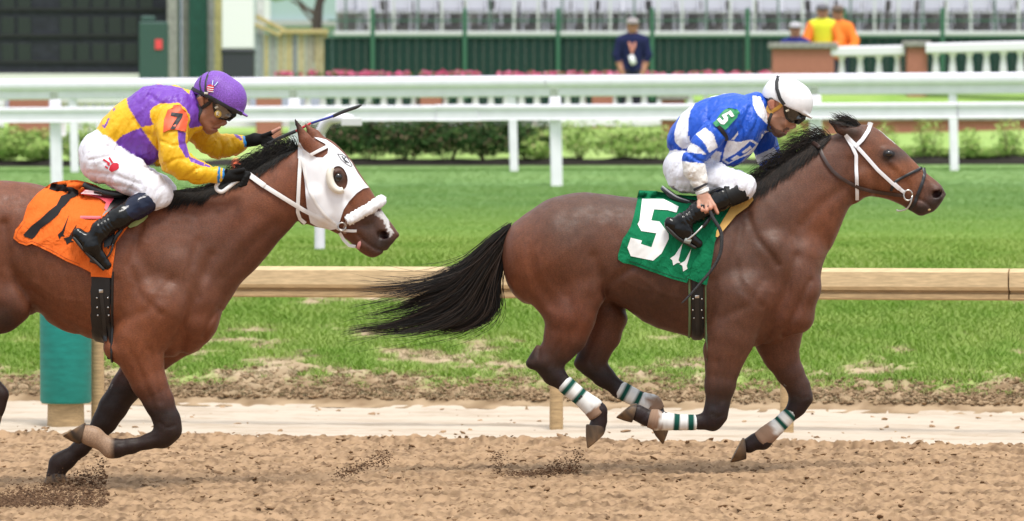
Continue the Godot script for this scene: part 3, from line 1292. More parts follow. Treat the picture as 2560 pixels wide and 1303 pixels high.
func horse_five_field() -> Field:
	var f := Field.new()
	f.loft([[1254, 632, 650, 6, 0], [1262, 596, 692, 42, 0], [1275, 569, 724, 68, 0], [1300, 546, 752, 92, 0], [1333, 522, 766, 108, 0], [1366, 501, 765, 117, 0], [1407, 488, 757, 121, 0], [1461, 481, 748, 120, 0],
		[1502, 485, 752, 114, 0], [1556, 491, 772, 112, 0], [1600, 495, 800, 117, 0], [1650, 495, 822, 123, 0], [1700, 494, 836, 125, 0], [1760, 494, 852, 121, 0], [1820, 498, 864, 114, 0], [1870, 507, 868, 108, 0],
		[1920, 540, 862, 101, 0], [1960, 580, 848, 92, 0], [2000, 625, 812, 76, 0], [2026, 660, 775, 52, 0], [2040, 695, 722, 14, 0]], 22.0, 2.15)
	# neck
	f.loft([[1830, 520, 690, 60, 0], [1880, 466, 706, 88, 0], [1920, 437, 712, 88, 0], [1960, 408, 708, 81, 0], [2000, 381, 692, 72, 0], [2040, 356, 660, 62, 0], [2080, 337, 618, 53, 0], [2112, 328, 542, 47, 0], [2132, 330, 500, 42, 0], [2144, 340, 470, 30, 0]], 30.0, 2.0)
	# head
	f.loft([[2098, 372, 470, 26, 0], [2112, 338, 506, 42, 0], [2130, 321, 512, 47, 0], [2166, 311, 494, 50, 0], [2192, 321, 493, 49, 0], [2220, 344, 499, 45, 0], [2240, 360, 506, 40, 0], [2256, 374, 514, 35, 0], [2279, 397, 530, 30, 0], [2300, 419, 540, 28, 0],
		[2318, 434, 536, 29, 0], [2341, 452, 524, 29, 0], [2356, 467, 504, 22, 0], [2364, 482, 490, 6, 0]], 8.0, 2.4, 2.0)
	for s in [1.0, -1.0]:
		f.cap(Vector3(2213, 384, 38 * s), Vector3(2224, 386, 36 * s), 13, 11, 8.0)             # brow
		f.cap(Vector3(2220, 405, 40 * s), Vector3(2262, 436, 24 * s), 7, 5, 10.0)              # cheek bone
		f.cap(Vector3(2150, 440, 30 * s), Vector3(2165, 470, 26 * s), 24, 18, 14.0)             # jaw
		f.cap(Vector3(2340, 478, 19 * s), Vector3(2346, 490, 17 * s), 13, 12, 8.0)             # nostril rim
		f.cap(Vector3(2300, 512, 18 * s), Vector3(2330, 515, 14 * s), 11, 9, 8.0)
		# ear, laid back
		f.cap(Vector3(2134, 334, 30 * s), Vector3(2104, 322, 34 * s), 17, 14, 8.0, 0.8)
		f.cap(Vector3(2104, 322, 34 * s), Vector3(2074, 301, 36 * s), 14, 3, 6.0, 0.7)
	# haunch and legs of this side (z > 0) and of the far side
	f.cap(Vector3(1400, 640, 58), Vector3(1455, 715, 60), 92, 58, 30.0, 0.7)
	f.cap(Vector3(1400, 640, -58), Vector3(1470, 715, -64), 90, 56, 30.0, 0.7)
	f.cap(Vector3(1345, 640, 40), Vector3(1410, 790, 62), 80, 50, 30.0, 0.7)
	f.chain([[1448, 726, 66, 60], [1424, 790, 66, 62], [1414, 836, 64, 52], [1395, 868, 62, 40], [1368, 902, 62, 33], [1384, 934, 62, 26], [1409, 956, 62, 19]], 14.0, 0.75)
	f.cap(Vector3(1346, 868, 62), Vector3(1328, 906, 62), 9, 14, 14.0)
	f.chain([[1409, 956, 62, 19], [1450, 990, 62, 19], [1484, 1018, 62, 22], [1496, 1026, 62, 21], [1497, 1050, 62, 19], [1492, 1066, 62, 22]], 8.0, 0.9)
	f.chain([[1500, 730, -64, 56], [1520, 790, -66, 50], [1510, 840, -66, 42], [1492, 880, -66, 35], [1478, 912, -66, 31], [1510, 945, -66, 25], [1552, 980, -66, 19], [1600, 1004, -66, 20], [1632, 1018, -66, 23], [1642, 1040, -66, 20], [1648, 1064, -66, 22]], 14.0, 0.75)
	f.cap(Vector3(1462, 872, -66), Vector3(1448, 912, -66), 8, 13, 14.0)
	f.chain([[1850, 740, 70, 84], [1822, 830, 72, 64], [1814, 872, 72, 53], [1806, 910, 72, 43], [1798, 960, 72, 37], [1792, 1006, 72, 28], [1786, 1034, 72, 29], [1779, 1050, 72, 22], [1748, 1052, 72, 17], [1700, 1053, 72, 17], [1660, 1050, 72, 20], [1640, 1046, 72, 23], [1614, 1040, 72, 18], [1594, 1030, 72, 21]], 12.0, 0.8)
	f.chain([[1950, 780, -64, 78], [1948, 850, -66, 58], [1956, 890, -66, 44], [1978, 935, -66, 34], [2000, 970, -66, 28], [2006, 998, -66, 28], [1996, 1022, -66, 22], [1986, 1034, -66, 17], [1955, 1064, -66, 16], [1922, 1092, -66, 20], [1910, 1106, -66, 22], [1892, 1108, -66, 17], [1876, 1118, -66, 20]], 12.0, 0.8)
	# muscles
	f.cap(Vector3(2000, 640, 30), Vector3(1990, 790, 40), 56, 44, 26.0)                        # breast
	f.cap(Vector3(1930, 620, 70), Vector3(2010, 720, 52), 40, 36, 26.0)                        # point of the shoulder
	f.cap(Vector3(1790, 870, 64), Vector3(1840, 850, 64), 30, 34, 20.0)
	f.mark([Vector2(1868, 540), Vector2(1885, 590), Vector2(1922, 634), Vector2(1940, 660)], 9.0, 5.0)   # shoulder groove
	f.mark([Vector2(1985, 640), Vector2(1960, 730), Vector2(1930, 800), Vector2(1908, 850)], 12.0, 6.0)
	f.mark([Vector2(2020, 700), Vector2(1985, 780), Vector2(1955, 835)], 8.0, 5.0)
	f.mark([Vector2(1776, 700), Vector2(1772, 780), Vector2(1764, 850)], 14.0, 5.0)                  # behind the elbow
	f.mark([Vector2(1484, 640), Vector2(1498, 686), Vector2(1508, 725)], 13.0, 6.0)   # flank
	f.mark([Vector2(1508, 720), Vector2(1540, 690), Vector2(1580, 665)], 10.0, 5.0)
	f.mark([Vector2(1510, 735), Vector2(1560, 775), Vector2(1590, 800)], 9.0, 6.0)
	f.mark([Vector2(1290, 700), Vector2(1330, 760), Vector2(1380, 820)], 12.0, 4.0)                  # between the hamstrings
	f.mark([Vector2(1420, 740), Vector2(1440, 800), Vector2(1420, 860)], 12.0, 4.0)
	f.mark([Vector2(1380, 560), Vector2(1430, 640), Vector2(1470, 700)], 40.0, -4.0)
	f.mark([Vector2(1600, 560), Vector2(1640, 700), Vector2(1660, 800)], 14.0, 2.0)
	f.mark([Vector2(1790, 900), Vector2(1784, 960), Vector2(1782, 1010)], 7.0, 3.0)
	f.mark([Vector2(1824, 890), Vector2(1812, 960), Vector2(1804, 1000)], 6.0, 2.5)
	f.mark([Vector2(2000, 560), Vector2(2050, 510), Vector2(2105, 470)], 14.0, 4.0)                # throat line
	f.mark([Vector2(2122, 400), Vector2(2120, 450), Vector2(2132, 498)], 8.0, 4.5)                 # behind the jaw
	f.mark([Vector2(2286, 494), Vector2(2306, 502), Vector2(2324, 516), Vector2(2334, 522)], 3.0, 4.0)   # lips
	f.mark([Vector2(2215, 410), Vector2(2240, 440), Vector2(2275, 470)], 8.0, 3.5)
	f.mark([Vector2(2204, 398), Vector2(2214, 402), Vector2(2226, 398)], 3.0, 2.0)
	for q in [[1600, 690, 1650, 730, 1700, 742], [1560, 700, 1600, 720, 1640, 724], [1970, 600, 1985, 660, 1975, 720], [1848, 690, 1880, 720, 1930, 728], [1340, 620, 1356, 690, 1400, 740], [2000, 740, 2010, 770, 1996, 800]]:
		f.mark([Vector2(q[0], q[1]), Vector2(q[2], q[3]), Vector2(q[4], q[5])], 3.5, -1.3)      # veins
	for q in [[1640, 560, 1650, 640, 1640, 720], [1670, 600, 1682, 680, 1672, 760], [1610, 640, 1616, 700, 1610, 760], [1700, 720, 1706, 770, 1700, 820]]:
		f.mark([Vector2(q[0], q[1]), Vector2(q[2], q[3]), Vector2(q[4], q[5])], 9.0, 1.6)       # between the ribs
	f.mark([Vector2(1850, 560), Vector2(1832, 640), Vector2(1850, 720), Vector2(1900, 760)], 10.0, 3.5)   # shoulder blade's edge
	f.mark([Vector2(1900, 700), Vector2(1866, 760), Vector2(1800, 790)], 12.0, 3.5)                       # over the upper arm
	f.mark([Vector2(1340, 540), Vector2(1320, 600), Vector2(1330, 680), Vector2(1380, 760)], 12.0, 3.0)
	f.mark([Vector2(1462, 630), Vector2(1452, 690), Vector2(1470, 740)], 16.0, 3.0)
	f.mark([Vector2(1530, 580), Vector2(1560, 610), Vector2(1590, 660)], 18.0, 2.0)
	f.mark([Vector2(1400, 850), Vector2(1384, 880), Vector2(1376, 910)], 5.0, 3.0)                        # hock
	f.mark([Vector2(1352, 846), Vector2(1348, 870), Vector2(1346, 890)], 5.0, 4.0)
	f.mark([Vector2(1488, 880), Vector2(1476, 905), Vector2(1490, 930)], 5.0, 3.0)
	f.mark([Vector2(1776, 1030), Vector2(1792, 1040), Vector2(1804, 1034)], 4.0, 2.5)                     # knees
	f.mark([Vector2(1990, 990), Vector2(2008, 1000), Vector2(2024, 996)], 4.0, 2.5)
	f.mark([Vector2(1600, 1046), Vector2(1616, 1036), Vector2(1622, 1024)], 4.0, 2.0)
	f.mark([Vector2(2230, 430), Vector2(2262, 462), Vector2(2284, 470)], 4.0, -1.8)                       # vein below the eye
	f.mark([Vector2(2150, 470), Vector2(2190, 478), Vector2(2230, 488)], 8.0, 3.0)
	f.mark([Vector2(2300, 440), Vector2(2316, 462), Vector2(2320, 490)], 5.0, 2.5)
	f.mark([Vector2(2200, 372), Vector2(2216, 366), Vector2(2236, 376)], 3.5, -2.2)                       # eyelid
	f.wrinkles = FastNoiseLite.new()
	f.wrinkles.frequency = 0.014
	f.wrinkles.fractal_octaves = 2
	f.wrinkle_depth = 1.3
	for s in [1.0, -1.0]:
		f.cap(Vector3(2337, 486, 28 * s), Vector3(2346, 482, 20 * s), 9.5, 8.5, 2.0, 1.0, true)       # nostril
		f.cap(Vector3(2218, 383, 60 * s), Vector3(2219, 383, 54 * s), 9, 9, 4.0, 1.0, true)      # eye socket
		f.cap(Vector3(2110, 320, 52 * s), Vector3(2088, 309, 50 * s), 8, 5, 4.0, 1.0, true)
	f.ready()
	return f



const BAY := Color(0.175, 0.068, 0.037)
const SOOT := Color(0.016, 0.011, 0.010)


func coat(rough := 0.42) -> StandardMaterial3D:
	var m := grained(vmat(0.66, 0.42), Vector3(4.0, 8.0, 4.0), 0.68, 0.22, 0.035, 5, 5)
	var fn := FastNoiseLite.new()
	fn.seed = 77
	fn.frequency = 0.012
	fn.fractal_octaves = 4
	var t := NoiseTexture2D.new()
	t.width = 256
	t.height = 256
	t.seamless = true
	t.noise = fn
	var g := Gradient.new()
	g.set_color(0, Color(0.62, 0.62, 0.62))
	g.set_color(1, Color(1, 1, 1))
	t.color_ramp = g
	m.roughness_texture = t
	return m


func near_path(p: Vector2, a: Array) -> Vector2:   # (distance to a polyline, share of the way along it)
	var best := 1e9
	var share := 0.0
	for i in a.size() - 1:
		var ab: Vector2 = a[i + 1] - a[i]
		var t := clampf((p - a[i]).dot(ab) / ab.length_squared(), 0.0, 1.0)
		var d := p.distance_to(a[i] + ab * t)
		if d < best:
			best = d
			share = (i + t) / (a.size() - 1)
	return Vector2(best, share)


# strands of a mane: roots along the crest, each falling by a drawn offset and resting on the neck
func mane_strands(f: Field, crest: Array, count: int, fall: Callable, seed_: int, n := 9) -> Array:
	var r := RandomNumberGenerator.new()
	r.seed = seed_
	var out := []
	for i in count:
		var t := r.randf() * (crest.size() - 1)
		var j := mini(int(t), crest.size() - 2)
		var root: Vector2 = crest[j].lerp(crest[j + 1], t - j) + Vector2(r.randfn(0, 2), r.randf_range(-2, 5))
		var spec: Array = fall.call(t / (crest.size() - 1), r)   # [end offset, lift, curl]
		var end: Vector2 = spec[0]
		var g := []
		var zr := r.randf_range(-8, 10)
		var lockn := noise.get_noise_2d(t * 7.0, seed_)
		end = end.lerp(Vector2(-34, 34) + Vector2(90, -70) * lockn, 0.45 if end.y > 10.0 else 0.15)
		var wob := lockn * 14.0
		for k in n:
			var u := float(k) / (n - 1)
			var q := root + end * u + Vector2(0, -sin(u * PI * 0.9) * float(spec[1])) + Vector2(wob, wob * 0.7) * sin(u * 5.0) * u
			q += Vector2(cos(u * float(spec[2])) - 1.0, sin(u * float(spec[2]))) * 7.0 * u
			var z := zr
			if u > 0.08:
				var s := f.surface(q.x, q.y, 1.0, 130.0)
				if not is_nan(s):
					z = maxf(s, zr) + 2.0 + r.randf() * 7.0
				else:
					z = zr + u * 14.0
			g.append(Vector3(q.x, q.y, z))
		for k in range(1, n - 1):
			g[k].z = (g[k - 1].z + g[k].z + g[k + 1].z) / 3.0
		out.append(g)
	return out


func wrap_color(p_dirty: float, seed_: float) -> Callable:
	return func(t: float, an: float) -> Color:
		var c := Color(0.78, 0.78, 0.75)
		if (t > 0.06 and t < 0.15) or (t > 0.27 and t < 0.37):
			return Color(0.012, 0.075, 0.058)
		var s := noise.get_noise_2d(t * 3.0 + seed_, cos(an) * 1.2) * 0.5 + (t - p_dirty) * 2.6
		if t > 0.4:
			c = c.lerp(Color(0.27, 0.15, 0.085), clampf(s * 3.0, 0.0, 0.92))
		return c * (0.96 + 0.04 * sin(t * 130.0))


func horse_five_color(x: float, y: float, z: float, n: Vector3) -> Color:
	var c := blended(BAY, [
		[1600, 500, 330, 60, Color(0.113, 0.054, 0.034)], [1880, 640, 130, 170, Color(0.134, 0.059, 0.035)], [1640, 750, 130, 90, Color(0.091, 0.035, 0.019)],  # grey-brown back; belly darker, its underside shade put into the coat colour
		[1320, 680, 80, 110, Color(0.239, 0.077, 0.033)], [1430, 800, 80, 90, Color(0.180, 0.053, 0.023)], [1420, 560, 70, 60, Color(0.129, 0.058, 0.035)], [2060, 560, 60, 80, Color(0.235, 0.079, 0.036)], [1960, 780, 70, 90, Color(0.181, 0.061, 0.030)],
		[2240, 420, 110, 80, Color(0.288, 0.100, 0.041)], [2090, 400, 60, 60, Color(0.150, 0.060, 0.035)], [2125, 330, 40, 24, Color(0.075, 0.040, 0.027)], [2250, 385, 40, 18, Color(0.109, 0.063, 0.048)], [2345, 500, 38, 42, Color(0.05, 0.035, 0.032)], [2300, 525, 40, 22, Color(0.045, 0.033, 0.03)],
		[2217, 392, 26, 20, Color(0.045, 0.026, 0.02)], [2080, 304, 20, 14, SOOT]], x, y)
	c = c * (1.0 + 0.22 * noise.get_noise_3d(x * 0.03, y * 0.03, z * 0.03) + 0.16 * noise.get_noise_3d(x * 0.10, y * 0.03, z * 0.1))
	if Vector2((x - 2341.5) / 10.0, (y - 484.0) / 8.5).length() < 1.0:
		c = Color(0.035, 0.010, 0.010)      # nostril, with the darkness of its hollow painted in
	if Vector2((x - 2219.0) / 16.0, (y - 385.0) / 11.0).length() < 1.0:
		c = Color(0.022, 0.014, 0.012)
	if z < -50.0 and Vector2((x - 1971.0) / 9.0, (y - 955.0) / 15.0).rotated(0.3).length() < 1.0:
		return Color(0.26, 0.24, 0.22)
	if absf(z) < 13.0 and x > 2196.0 and x < 2238.0 and y < 366.0:
		return Color(0.6, 0.58, 0.56)
	# black points
	var low := 0.0
	if x < 1680.0:
		low = clampf((y - 835.0 - (x - 1400.0) * 0.15) / 90.0, 0.0, 1.0)
		low = maxf(low, clampf(1.0 - Vector2(x - 1330.0, y - 890.0).length() / 60.0, 0.0, 1.0))
		low = maxf(low, clampf(1.0 - Vector2(x - 1452.0, y - 895.0).length() / 60.0, 0.0, 1.0))
	else:
		low = clampf((y - 900.0) / 110.0, 0.0, 1.0) * (1.0 if y > 880.0 else 0.0)
	c = c.lerp(SOOT, low * 0.93)
	c.a = 1.0
	return c


func tail_strands(guides: Array, count: int, seed_: int, spread: float, n := 14) -> Array:
	var r := RandomNumberGenerator.new()
	r.seed = seed_
	var out := []
	var locks := []
	for i in 34:
		locks.append([r.randf() * (guides.size() - 1), Vector3(r.randfn(0, 1), r.randfn(0, 1), r.randfn(0, 2)), r.randf_range(0.55, 1.0), r.randf() * 6.0, r.randf_range(1.0, 7.0)])
	for i in count:
		var lk: Array = locks[i % locks.size()]
		var loose := r.randf() < 0.12
		var t: float = clampf((lk[0] if not loose else r.randf() * (guides.size() - 1)) + r.randfn(0, 0.30), 0.0, guides.size() - 1.001)
		var j := int(t)
		var a := curve(guides[j], n)
		var b := curve(guides[j + 1], n)
		var off := Vector3(r.randfn(0, 1), r.randfn(0, 1), r.randfn(0, 1.3))
		var stop: float = float(lk[2]) * r.randf_range(0.80, 1.08) if not loose else r.randf_range(0.5, 1.05)
		stop = minf(stop, 1.06)
		var ph: float = float(lk[3]) + r.randfn(0, 0.25)
		var wave: float = float(lk[4]) + r.randf_range(-1.0, 1.0)
		var g := []
		for k in n:
			var u := float(k) / (n - 1) * stop
			var f := u * (n - 1)
			var k0 := mini(int(f), n - 2)
			var pa: Vector3 = a[k0].lerp(a[k0 + 1], f - k0)
			var pb: Vector3 = b[k0].lerp(b[k0 + 1], f - k0)
			var w := 0.25 + u * 0.9
			var q: Vector3 = pa.lerp(pb, t - j) + off * spread * lerpf(0.5, 0.55 if not loose else 2.0, u) + (lk[1] as Vector3) * Vector3(6, 12, 9) * u * u
			var lc: Vector3 = curve_at(guides, float(lk[0]), u)
			if not loose:
				q = q.lerp(lc + lk[1] * Vector3(6, 12, 9) * u * u + off * spread * 0.3, 0.75 * clampf(u * 1.6 - 0.3, 0.0, 1.0))
			q += Vector3(0.3, 1.0, 0.6) * sin(u * 7.0 + ph) * wave * u
			g.append(q)
		out.append(g)
	return out


func curve_at(guides: Array, t: float, u: float) -> Vector3:
	var j := mini(int(t), guides.size() - 2)
	var p := []
	for g in [guides[j], guides[j + 1]]:
		var f: float = u * (g.size() - 1)
		var i := clampi(int(f), 0, g.size() - 2)
		p.append(g[i].cubic_interpolate(g[i + 1], g[maxi(i - 1, 0)], g[mini(i + 2, g.size() - 1)], f - i))
	return p[0].lerp(p[1], t - j)


func build_horse_five() -> Field:
	figure(S5, 1650, 1185)
	var f := horse_five_field()
	var h := thing("horse", "bay horse in mid-air with a green cloth numbered 5, ridden in blue and white", "horse", fbase())
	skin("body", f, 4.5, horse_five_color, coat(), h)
	var horn := vmat(0.55, 0.4)
	var dark := mat(SOOT, 0.5)
	put("hoof", hoof(Vector3(1489, 1060, 62), Vector3(1488, 1102, 62), 25, 27, Vector2(1, 0.06), Vector2(0.76, -0.65), 1.0, 0.1), horn, h)
	put("hoof", hoof(Vector3(1651, 1064, -66), Vector3(1667, 1098, -66), 25, 20, Vector2(1, 0), Vector2(0.36, -0.93), 1.1, 0.35), horn, h)
	put("hoof", hoof(Vector3(1586, 1030, 72), Vector3(1559, 1024, 72), 25, 27, Vector2(0.28, -0.96), Vector2(0.78, -0.63), 1.0, 0.0), horn, h)
	put("hoof", hoof(Vector3(1868, 1127, -66), Vector3(1844, 1131, -66), 26, 35, Vector2(-0.08, -1), Vector2(0.46, -0.89), 0.9, 0.3), horn, h)
	put("leg_wrap", sleeve([[1407, 954, 62, 23], [1450, 990, 62, 21.5], [1482, 1016, 62, 26], [1496, 1036, 62, 25]], wrap_color(0.62, 1.0), 0.9), vmat(0.85, 0.2), h)
	put("leg_wrap", sleeve([[1548, 976, -66, 23], [1600, 1004, -66, 22], [1632, 1016, -66, 27], [1642, 1034, -66, 25]], wrap_color(0.5, 7.0), 0.9), vmat(0.85, 0.2), h)
	put("leg_wrap", sleeve([[1741, 1053, 72, 19.5], [1700, 1053, 72, 20], [1660, 1050, 72, 23], [1640, 1047, 72, 27], [1620, 1042, 72, 23]], wrap_color(0.6, 13.0), 0.9), vmat(0.85, 0.2), h)
	put("leg_wrap", sleeve([[1990, 1030, -66, 19], [1955, 1064, -66, 20], [1922, 1092, -66, 24.5], [1902, 1108, -66, 24]], wrap_color(0.45, 19.0), 0.9), vmat(0.85, 0.2), h)
	for s in [1.0, -1.0]:
		var eye := put("eye", ball(Vector3(2218, 384, 45 * s), Vector3(10.5, 8.5, 7.5)), mat(Color(0.006, 0.004, 0.003), 0.06, 0.6), h)
		eye.name = "eye" if s > 0 else "eye_001"
	put("teeth", ball(Vector3(2321, 523, 14), Vector3(7, 5, 10)), mat(Color(0.55, 0.42, 0.22), 0.4), h)
	# mane, forelock, tail
	var tones := [Color(0.014, 0.012, 0.012), Color(0.024, 0.018, 0.015), Color(0.048, 0.032, 0.024), Color(0.010, 0.009, 0.009), Color(0.02, 0.016, 0.015)]
	var hm := vmat(0.4, 0.35)
	var crest := [Vector2(2076, 339), Vector2(2040, 357), Vector2(2000, 382), Vector2(1960, 409), Vector2(1920, 438), Vector2(1884, 466)]
	var st := mane_strands(f, crest, 2600, func(t: float, r: RandomNumberGenerator) -> Array:
		var k := 0.55 + 0.5 * sin(clampf(t, 0.0, 1.0) * PI)
		if r.randf() < 0.22:
			return [Vector2(r.randf_range(-70, -20), r.randf_range(-24, 18)) * (1.2 - t * 0.6), r.randf_range(6, 30), r.randf_range(0.5, 3.0)]
		return [Vector2(r.randf_range(-52, -12), r.randf_range(18, 62) * k + 12.0), r.randf_range(0, 12), r.randf_range(-0.8, 1.2)], 21)
	st.append_array(mane_strands(f, [Vector2(2152, 314), Vector2(2128, 320)], 170, func(_t: float, r: RandomNumberGenerator) -> Array: return [Vector2(r.randf_range(-52, -22), r.randf_range(-46, -18)), r.randf_range(2, 14), r.randf_range(1.5, 4.0)], 22))
	put("mane", hair(st, 0.9, 0.3, tones), hm, h)
	var ts := tail_strands([
		[Vector3(1274, 571, 0), Vector3(1225, 606, 4), Vector3(1150, 664, 8), Vector3(1040, 690, 0), Vector3(905, 668, -6)],
		[Vector3(1272, 574, 0), Vector3(1212, 626, 6), Vector3(1130, 706, 10), Vector3(1010, 752, 4), Vector3(880, 796, 0)],
		[Vector3(1270, 578, 0), Vector3(1210, 650, 8), Vector3(1130, 744, 14), Vector3(1010, 800, 8), Vector3(862, 816, 4)],
		[Vector3(1268, 584, 0), Vector3(1212, 680, 8), Vector3(1150, 778, 14), Vector3(1030, 826, 8), Vector3(880, 842, 4)],
		[Vector3(1266, 590, 0), Vector3(1225, 700, 8), Vector3(1190, 790, 10), Vector3(1100, 830, 4), Vector3(960, 848, 0)],
		[Vector3(1266, 598, 0), Vector3(1246, 700, 4), Vector3(1250, 766, 4), Vector3(1220, 806, 0), Vector3(1160, 826, 0)]], 2700, 31, 10.0)
	put("tail", hair(ts, 1.05, 0.3, tones), hm, h)
	return f


func build_tack_five(f: Field) -> void:
	figure(S5, 1720, 700)
	var cloth_m := creased(mat(Color(0.006, 0.17, 0.07), 0.8, 0.25), 2.2, 0.9, 61)
	var rip := func(x: float, y: float) -> float: return 2.0 * noise.get_noise_2d(x * 0.022, y * 0.022) + 3.2 * folds.get_noise_2d(x * 0.013 + y * 0.009, y * 0.006 - x * 0.004)
	var t := thing("saddlecloth", "green saddlecloth with a white number 5, on the leading bay horse", "saddlecloth", fbase())
	var cl := [1598, 476, 1640, 478, 1680, 486, 1760, 492, 1832, 504, 1823, 515, 1800, 560, 1781, 603, 1772, 660, 1762, 709, 1740, 701, 1718, 692, 1714, 704, 1677, 694, 1620, 674, 1590, 663, 1569, 657, 1556, 655, 1543, 646, 1543, 633, 1555, 595, 1566, 580, 1575, 564, 1583, 537]
	put("cloth", drape(f, [pts(cl)], 5.0, 7.0, 1.0, 5.0, rip), cloth_m, t)
	put("cloth", drape(f, [pts(cl)], 5.0, 14.0, -1.0, 5.0), cloth_m, t)
	var white := mat(Color(0.8, 0.8, 0.78), 0.8, 0.2)
	put("number", drape(f, [pts([378, 203, 570, 205, 640, 238, 705, 272, 683, 325, 600, 303, 482, 296, 455, 395, 530, 405, 610, 515, 610, 560, 545, 690, 470, 755, 270, 715, 240, 640, 270, 550, 370, 575, 360, 605, 455, 635, 500, 510, 365, 490, 332, 430, 350, 395], 1500, 440, 3.62)], 6.4, 7.0, 1.0, 1.4, rip), white, t)
	put("spire_mark", drape(f, [pts([735, 600, 712, 690, 697, 752, 715, 775, 685, 775, 650, 797, 642, 752, 622, 735, 665, 705], 1500, 440, 3.62)], 6.4, 7.0, 1.0, 1.4, rip), white, t)
	put("spire_mark", drape(f, [pts([812, 648, 792, 730, 770, 800, 778, 828, 738, 852, 732, 800, 706, 785, 755, 755], 1500, 440, 3.62)], 6.4, 7.0, 1.0, 1.4, rip), white, t)
	var hem: PackedVector2Array = pts(cl)
	for k in [[4, 9], [9, 14], [13, 22]]:
		put("hem", drape(f, stroke(Geometry2D.offset_polygon(hem, -7.0)[0].slice(k[0], k[1]), 1.6), 5.5, 6.0, 1.0, 0.3, rip), mat(Color(0.004, 0.09, 0.036), 0.9), t)
	put("flap", drape(f, [pts([1806, 535, 1826, 520, 1800, 562, 1783, 603, 1774, 660, 1763, 710, 1740, 702, 1719, 693, 1728, 655, 1762, 600])], 9.0, 8.0, 1.0, 4.0, rip), cloth_m, t)
	var s := thing("saddle", "small black race saddle with yellow pad, on the green saddlecloth", "saddle", fbase())
	var leather := mat(Color(0.008, 0.008, 0.009), 0.35, 0.5)
	put("pad", drape(f, [pts([1370, 188, 1377, 212, 1330, 272, 1220, 350, 1090, 500, 1050, 545, 1032, 540, 1040, 490, 1100, 390, 1180, 270, 1290, 212], 1500, 440, 3.62)], 12.0, 8.0, 1.0, 9.0), mat(Color(0.62, 0.36, 0.09), 0.7), s)
	put("seat", cord([[1655, 470, 20], [1668, 480, 40], [1690, 496, 52], [1730, 508, 56], [1770, 508, 50], [1800, 496, 30]], [5, 8, 9, 9, 10, 12], 10, 0.8, 16), leather, s)
	put("rim", cord([[1656, 466, 24], [1668, 476, 46], [1692, 492, 60], [1722, 502, 64]], [2.5, 2.5, 2.2, 1.5], 6, 1.0, 12), mat(Color(0.4, 0.4, 0.42), 0.4), s)
	put("girth", girdle(f, 1722, 1757, 0.02, 690, 5.0), mat(Color(0.010, 0.010, 0.011), 0.55), s)
	put("girth_edge", girdle(f, 1716, 1723, 0.02, 690, 4.0, -1.6, 1.6, 40), mat(Color(0.13, 0.2, 0.09), 0.8), s)
	put("girth_edge", girdle(f, 1757, 1762, 0.02, 690, 4.0, -1.6, 1.6, 40), mat(Color(0.13, 0.2, 0.09), 0.8), s)
	put("strap", strap(f, [Vector2(1738, 735), Vector2(1740, 790), Vector2(1744, 835)], 10, 9.0), mat(Color(0.016, 0.016, 0.017), 0.4), s)
	var steel := mat(Color(0.55, 0.53, 0.5), 0.3)
	steel.metallic = 0.9
	for q in [[1740, 744], [1740, 772], [1743, 792]]:
		for k in [-11, 11]:
			put("stud", ball(Vector3(q[0] + k, q[1], f.surface(q[0] + k, q[1]) + 6.0), Vector3(2.2, 2.2, 2.0), 6), steel, s)
	put("buckle", strap(f, [Vector2(1734, 738), Vector2(1744, 738)], 7, 11.0), steel, s)
	# stirrup: leather, two branches and a tread under the near boot
	put("stirrup_leather", cord([[1790, 520, 116], [1768, 545, 132], [1752, 566, 140]], [5, 5, 5], 6, 0.35), leather, s)
	var iron := put("stirrup", cord([[1752, 562, 142], [1732, 582, 152], [1713, 597, 152]], [2.6, 2.4, 3.0], 8, 1.0, 8), steel, s)
	put("tread", cord([[1707, 596, 146], [1722, 602, 146]], [8, 8], 8, 1.2), mat(Color(0.3, 0.33, 0.3), 0.5), iron)
	# bridle
	var b := thing("bridle", "white bridle with black figure-eight noseband on the leading bay", "bridle", fbase())
	var wm := mat(Color(0.78, 0.78, 0.8), 0.5)
	var P := func(a: Array) -> Array: return Array(pts(a, 1950, 250, 4.344))
	put("cheek_strap", strap(f, P.call([700, 380, 790, 470, 900, 590, 1050, 760, 1210, 905, 1345, 1005]), 9, 5.0), wm, b)
	put("throat_lash", strap(f, P.call([700, 380, 770, 500, 815, 600, 815, 760, 822, 900, 832, 1088]), 8.5, 4.5), wm, b)
	put("brow_band", strap(f, P.call([800, 510, 880, 430, 950, 330, 985, 245]), 9.5, 6.5), wm, b)
	for i in [1]:
		put("cheek_strap", strap(f, P.call([800, 430, 1050, 760, 1345, 1005]), 9, 5.0, -1.0), wm, b)
		put("throat_lash", strap(f, P.call([800, 430, 815, 760, 832, 1088]), 8.5, 4.5, -1.0), wm, b)
		put("brow_band", strap(f, P.call([800, 510, 880, 430, 950, 330, 985, 245]), 9.5, 6.5, -1.0), wm, b)
	var nb := mat(Color(0.012, 0.012, 0.014), 0.4)
	put("noseband", strap(f, P.call([1195, 990, 1215, 930, 1250, 880, 1400, 800, 1540, 735]), 7, 5.0, 1.0, 4.0), nb, b)
	put("noseband", strap(f, P.call([1558, 735, 1570, 790, 1545, 880, 1500, 1000, 1455, 1120, 1405, 1195]), 8, 5.0, 1.0, 4.0), nb, b)
	put("noseband", strap(f, P.call([1250, 880, 1400, 800, 1540, 735]), 7, 5.0, -1.0, 4.0), nb, b)
	put("noseband", strap(f, P.call([1558, 735, 1545, 880, 1455, 1120, 1405, 1195]), 8, 5.0, -1.0, 4.0), nb, b)
	put("buckle", strap(f, P.call([1225, 910, 1290, 965]), 11, 6.5), wm, b)
	var ring := []
	var zb := f.surface(2268, 487) + 7.0
	for k in 13:
		ring.append([2268 + cos(TAU * k / 12.0) * 11.0, 488 + sin(TAU * k / 12.0) * 13.0, zb])
